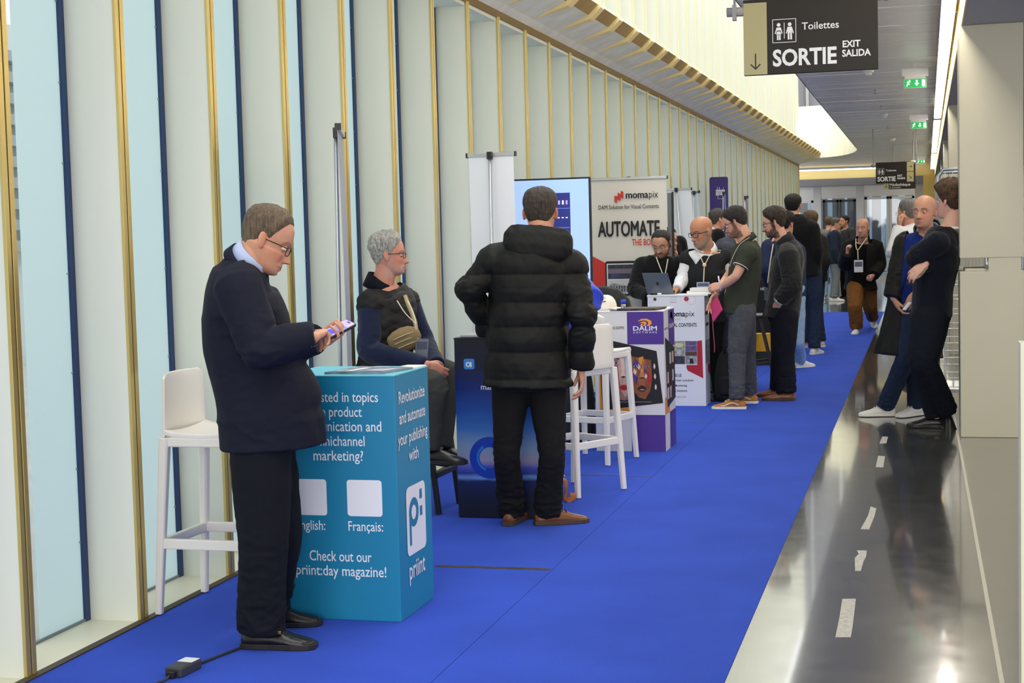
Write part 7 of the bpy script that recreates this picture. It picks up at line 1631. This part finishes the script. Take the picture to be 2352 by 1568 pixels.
# --- bald man leaning with open black coat over a blue sweater
J = stand((-.20, 12.55, 0), 215, 1.80)
J.update(head=at(2123, 488, 12.50), hf=hd(203, 2), hu=hd(203, 92), nk=at(2132, 535, 12.60), ch=at(2112, 600, 12.62), ws=at(2098, 660, 12.60), pv=at(2092, 702, 12.60))
J['shR'] = at(2083, 560, 12.50); J['shL'] = at(2168, 562, 12.68); J['elR'] = at(2066, 630, 12.44); J['wrR'] = at(2052, 684, 12.40); J['elL'] = at(2150, 650, 12.55); J['wrL'] = at(2110, 668, 12.30)
J['hdR'] = nrm((.35, .05, -.8)); J['hnR'] = nrm((.9, .2, 0)); J['hdL'] = nrm((-.45, -.25, -.75)); J['hnL'] = nrm((-.2, .9, -.3))
J['hipR'] = at(2080, 712, 12.52); J['hipL'] = at(2110, 714, 12.68); J['knR'] = at(2084, 815, 12.36); J['knL'] = at(2104, 820, 12.48); J['anR'] = G(2034, 958) + np.array((.0, .06, .085)); J['anL'] = G(2104, 958) + np.array((.0, .10, .085)); J['toeR'] = hd(262); J['toeL'] = hd(222)
P, H = person('bald man in an open black coat and blue sweater leaning back beside the pillar', J, (206, 152, 128), .0048, 1.10, stub=((140, 108, 92), .35), beard=((120, 92, 78), .3), brow=(56, 42, 36), hands=(dict(curl=(20, 30, 20), thumb=(30, 16)), dict(curl=(24, 34, 20), thumb=(26, 18))), iris=(96, 110, 120))
garment_top(P, J, 'sweater', cloth('royal_sweater', (24, 44, 116), .95, .35, 340, .08), .008, bulk=.014, hem=.04, disp=folds(.007, 7, 3, stretch=(1, 1, .7)), wr=.036)
def opencut2(Q):
    d = Q - J['pv']; F_, R_ = hd(190), np.array((math.cos(math.radians(190)), -math.sin(math.radians(190)), 0)); u = d @ R_; f_ = d @ F_; return np.minimum(np.minimum(f_ + .03, .035 - .05 * d[:, 2] - u), u + .22)
garment_top(P, J, 'open_coat', cloth('black_shell', (28, 28, 27), .6, .2, 200), .008, bulk=.040, hem=.40, flare=.08, cut=opencut2, thick=.010, disp=folds(.010, 7, 9, [(J['elR'], .12, .014)]), wr=.050, el=.060, sh=.074)
neck_ring(P, J, H, MATS['black_shell'], 'coat_collar', .095, .092, .085, -.02, thick=.012, gap=48)
neck_ring(P, J, H, mat('pale_blue_shirt', (176, 190, 216), .7), 'shirt_collar', .094, .080, .055, .0, thick=.005, gap=22, nb=.008)
garment_legs(P, J, denim, .007, bulk=.012, disp=folds(.007, 8, 12, [(J['anR'] + UP * .05, .12, .012)]), kn=.068, cf=.06, an=.054)
for k in 'RL': make_shoe(P, J['an' + k], J['toe' + k], 1.0, whiteleather, whitesole, lace=whiteleather)
t = thing('phone', 'white phone in the lowered hand of the bald leaning man', 'phone', tuple(at(2082, 706, 12.1))); f = MB(); f.bar(at(2076, 712, 12.22), at(2090, 694, 12.24), .06, .009); f.build('case', white, t, bevel=.002)
t = thing('tablet', 'dark tablet with pale edge held in front of the blue sweater', 'tablet', tuple(at(2090, 645, 11.95)))
f = MB(); Q = [at(2080, 652, 12.12), at(2100, 630, 12.14), at(2122, 640, 12.12), at(2098, 658, 12.10)]; f.prism(Q, (0, .008, .002)); recalc(f.build('case', black, t))

# --- dark sweater man leaning on the pillar, arms folded, legs crossed
J = stand((.06, 11.75, 0), 262, 1.82)
J.update(head=at(2182, 462, 11.82), hf=hd(300, -2), hu=hd(300, 88), nk=at(2186, 528, 11.80), ch=at(2158, 595, 11.78), ws=at(2144, 660, 11.78), pv=at(2140, 712, 11.78))
J['shL'] = at(2150, 560, 11.60); J['shR'] = at(2174, 552, 11.96); J['elL'] = at(2102, 592, 11.60); J['wrL'] = at(2150, 622, 11.52); J['elR'] = at(2112, 612, 12.0); J['wrR'] = at(2134, 612, 11.64); J['hdR'] = nrm((-.35, -.35, -.10)); J['hnR'] = nrm((.2, .2, -.9)); J['hdL'] = nrm((.7, .25, .1)); J['hnL'] = nrm((0, .8, -.4))
J['wrR'] = at(2126, 606, 11.56); J['hdR'] = nrm((-.30, -.15, -.22)); J['hnR'] = nrm((.2, .9, -.3)); J['wrL'] = at(2160, 615, 11.84)
J['hipL'] = at(2136, 730, 11.68); J['hipR'] = at(2140, 728, 11.88); J['knL'] = at(2118, 830, 11.62); J['knR'] = at(2122, 834, 11.90); J['anL'] = G(2182, 985) + np.array((-.02, .04, .13)); J['anR'] = G(2150, 985) + np.array((-.0, .08, .085)); J['toeL'] = hd(165); J['toeR'] = hd(268)
P, H = person('brown-haired man in a dark navy sweater leaning on the cream pillar', J, (216, 168, 150), .0046, 1.08, hair=dict(kind='long', rgb=(78, 56, 40), th=.036, wave=.012, seed=13, freq=70), brow=(60, 44, 34), hands=(dict(curl=(26, 36, 24), thumb=(24, 24)), None))
garment_top(P, J, 'sweater', navyknit, .007, bulk=.022, hem=.05, disp=folds(.008, 7, 5, [(J['elL'], .1, .012), (J['elR'], .1, .012)]), wr=.042, el=.058, sh=.074)
neck_ring(P, J, H, whiteshirt, 'tee_collar', .072, .070, .020, -.004, thick=.004)
garment_legs(P, J, cloth('navy_chino', (22, 28, 44), .9, .25), .007, bulk=.020, disp=folds(.008, 7, 7, [(J['knL'], .14, .01), (J['anL'] + UP * .06, .12, .01)], stretch=(1, 1, .6)), hip=.112, th=.104, kn=.082, cf=.070, an=.056)
make_shoe(P, J['anR'], J['toeR'], 1.0, leatherk, solek); make_shoe(P, J['anL'], J['toeL'], 1.0, leatherk, solek, pitch=38)
t = thing('card_holder', 'small olive card held by the man in the dark navy sweater', 'card', tuple(at(2118, 622, 11.5))); f = MB(); f.bar(at(2114, 630, 11.50), at(2128, 614, 11.52), .055, .006); f.build('card', mat('card_olive', (120, 112, 92), .5), t)
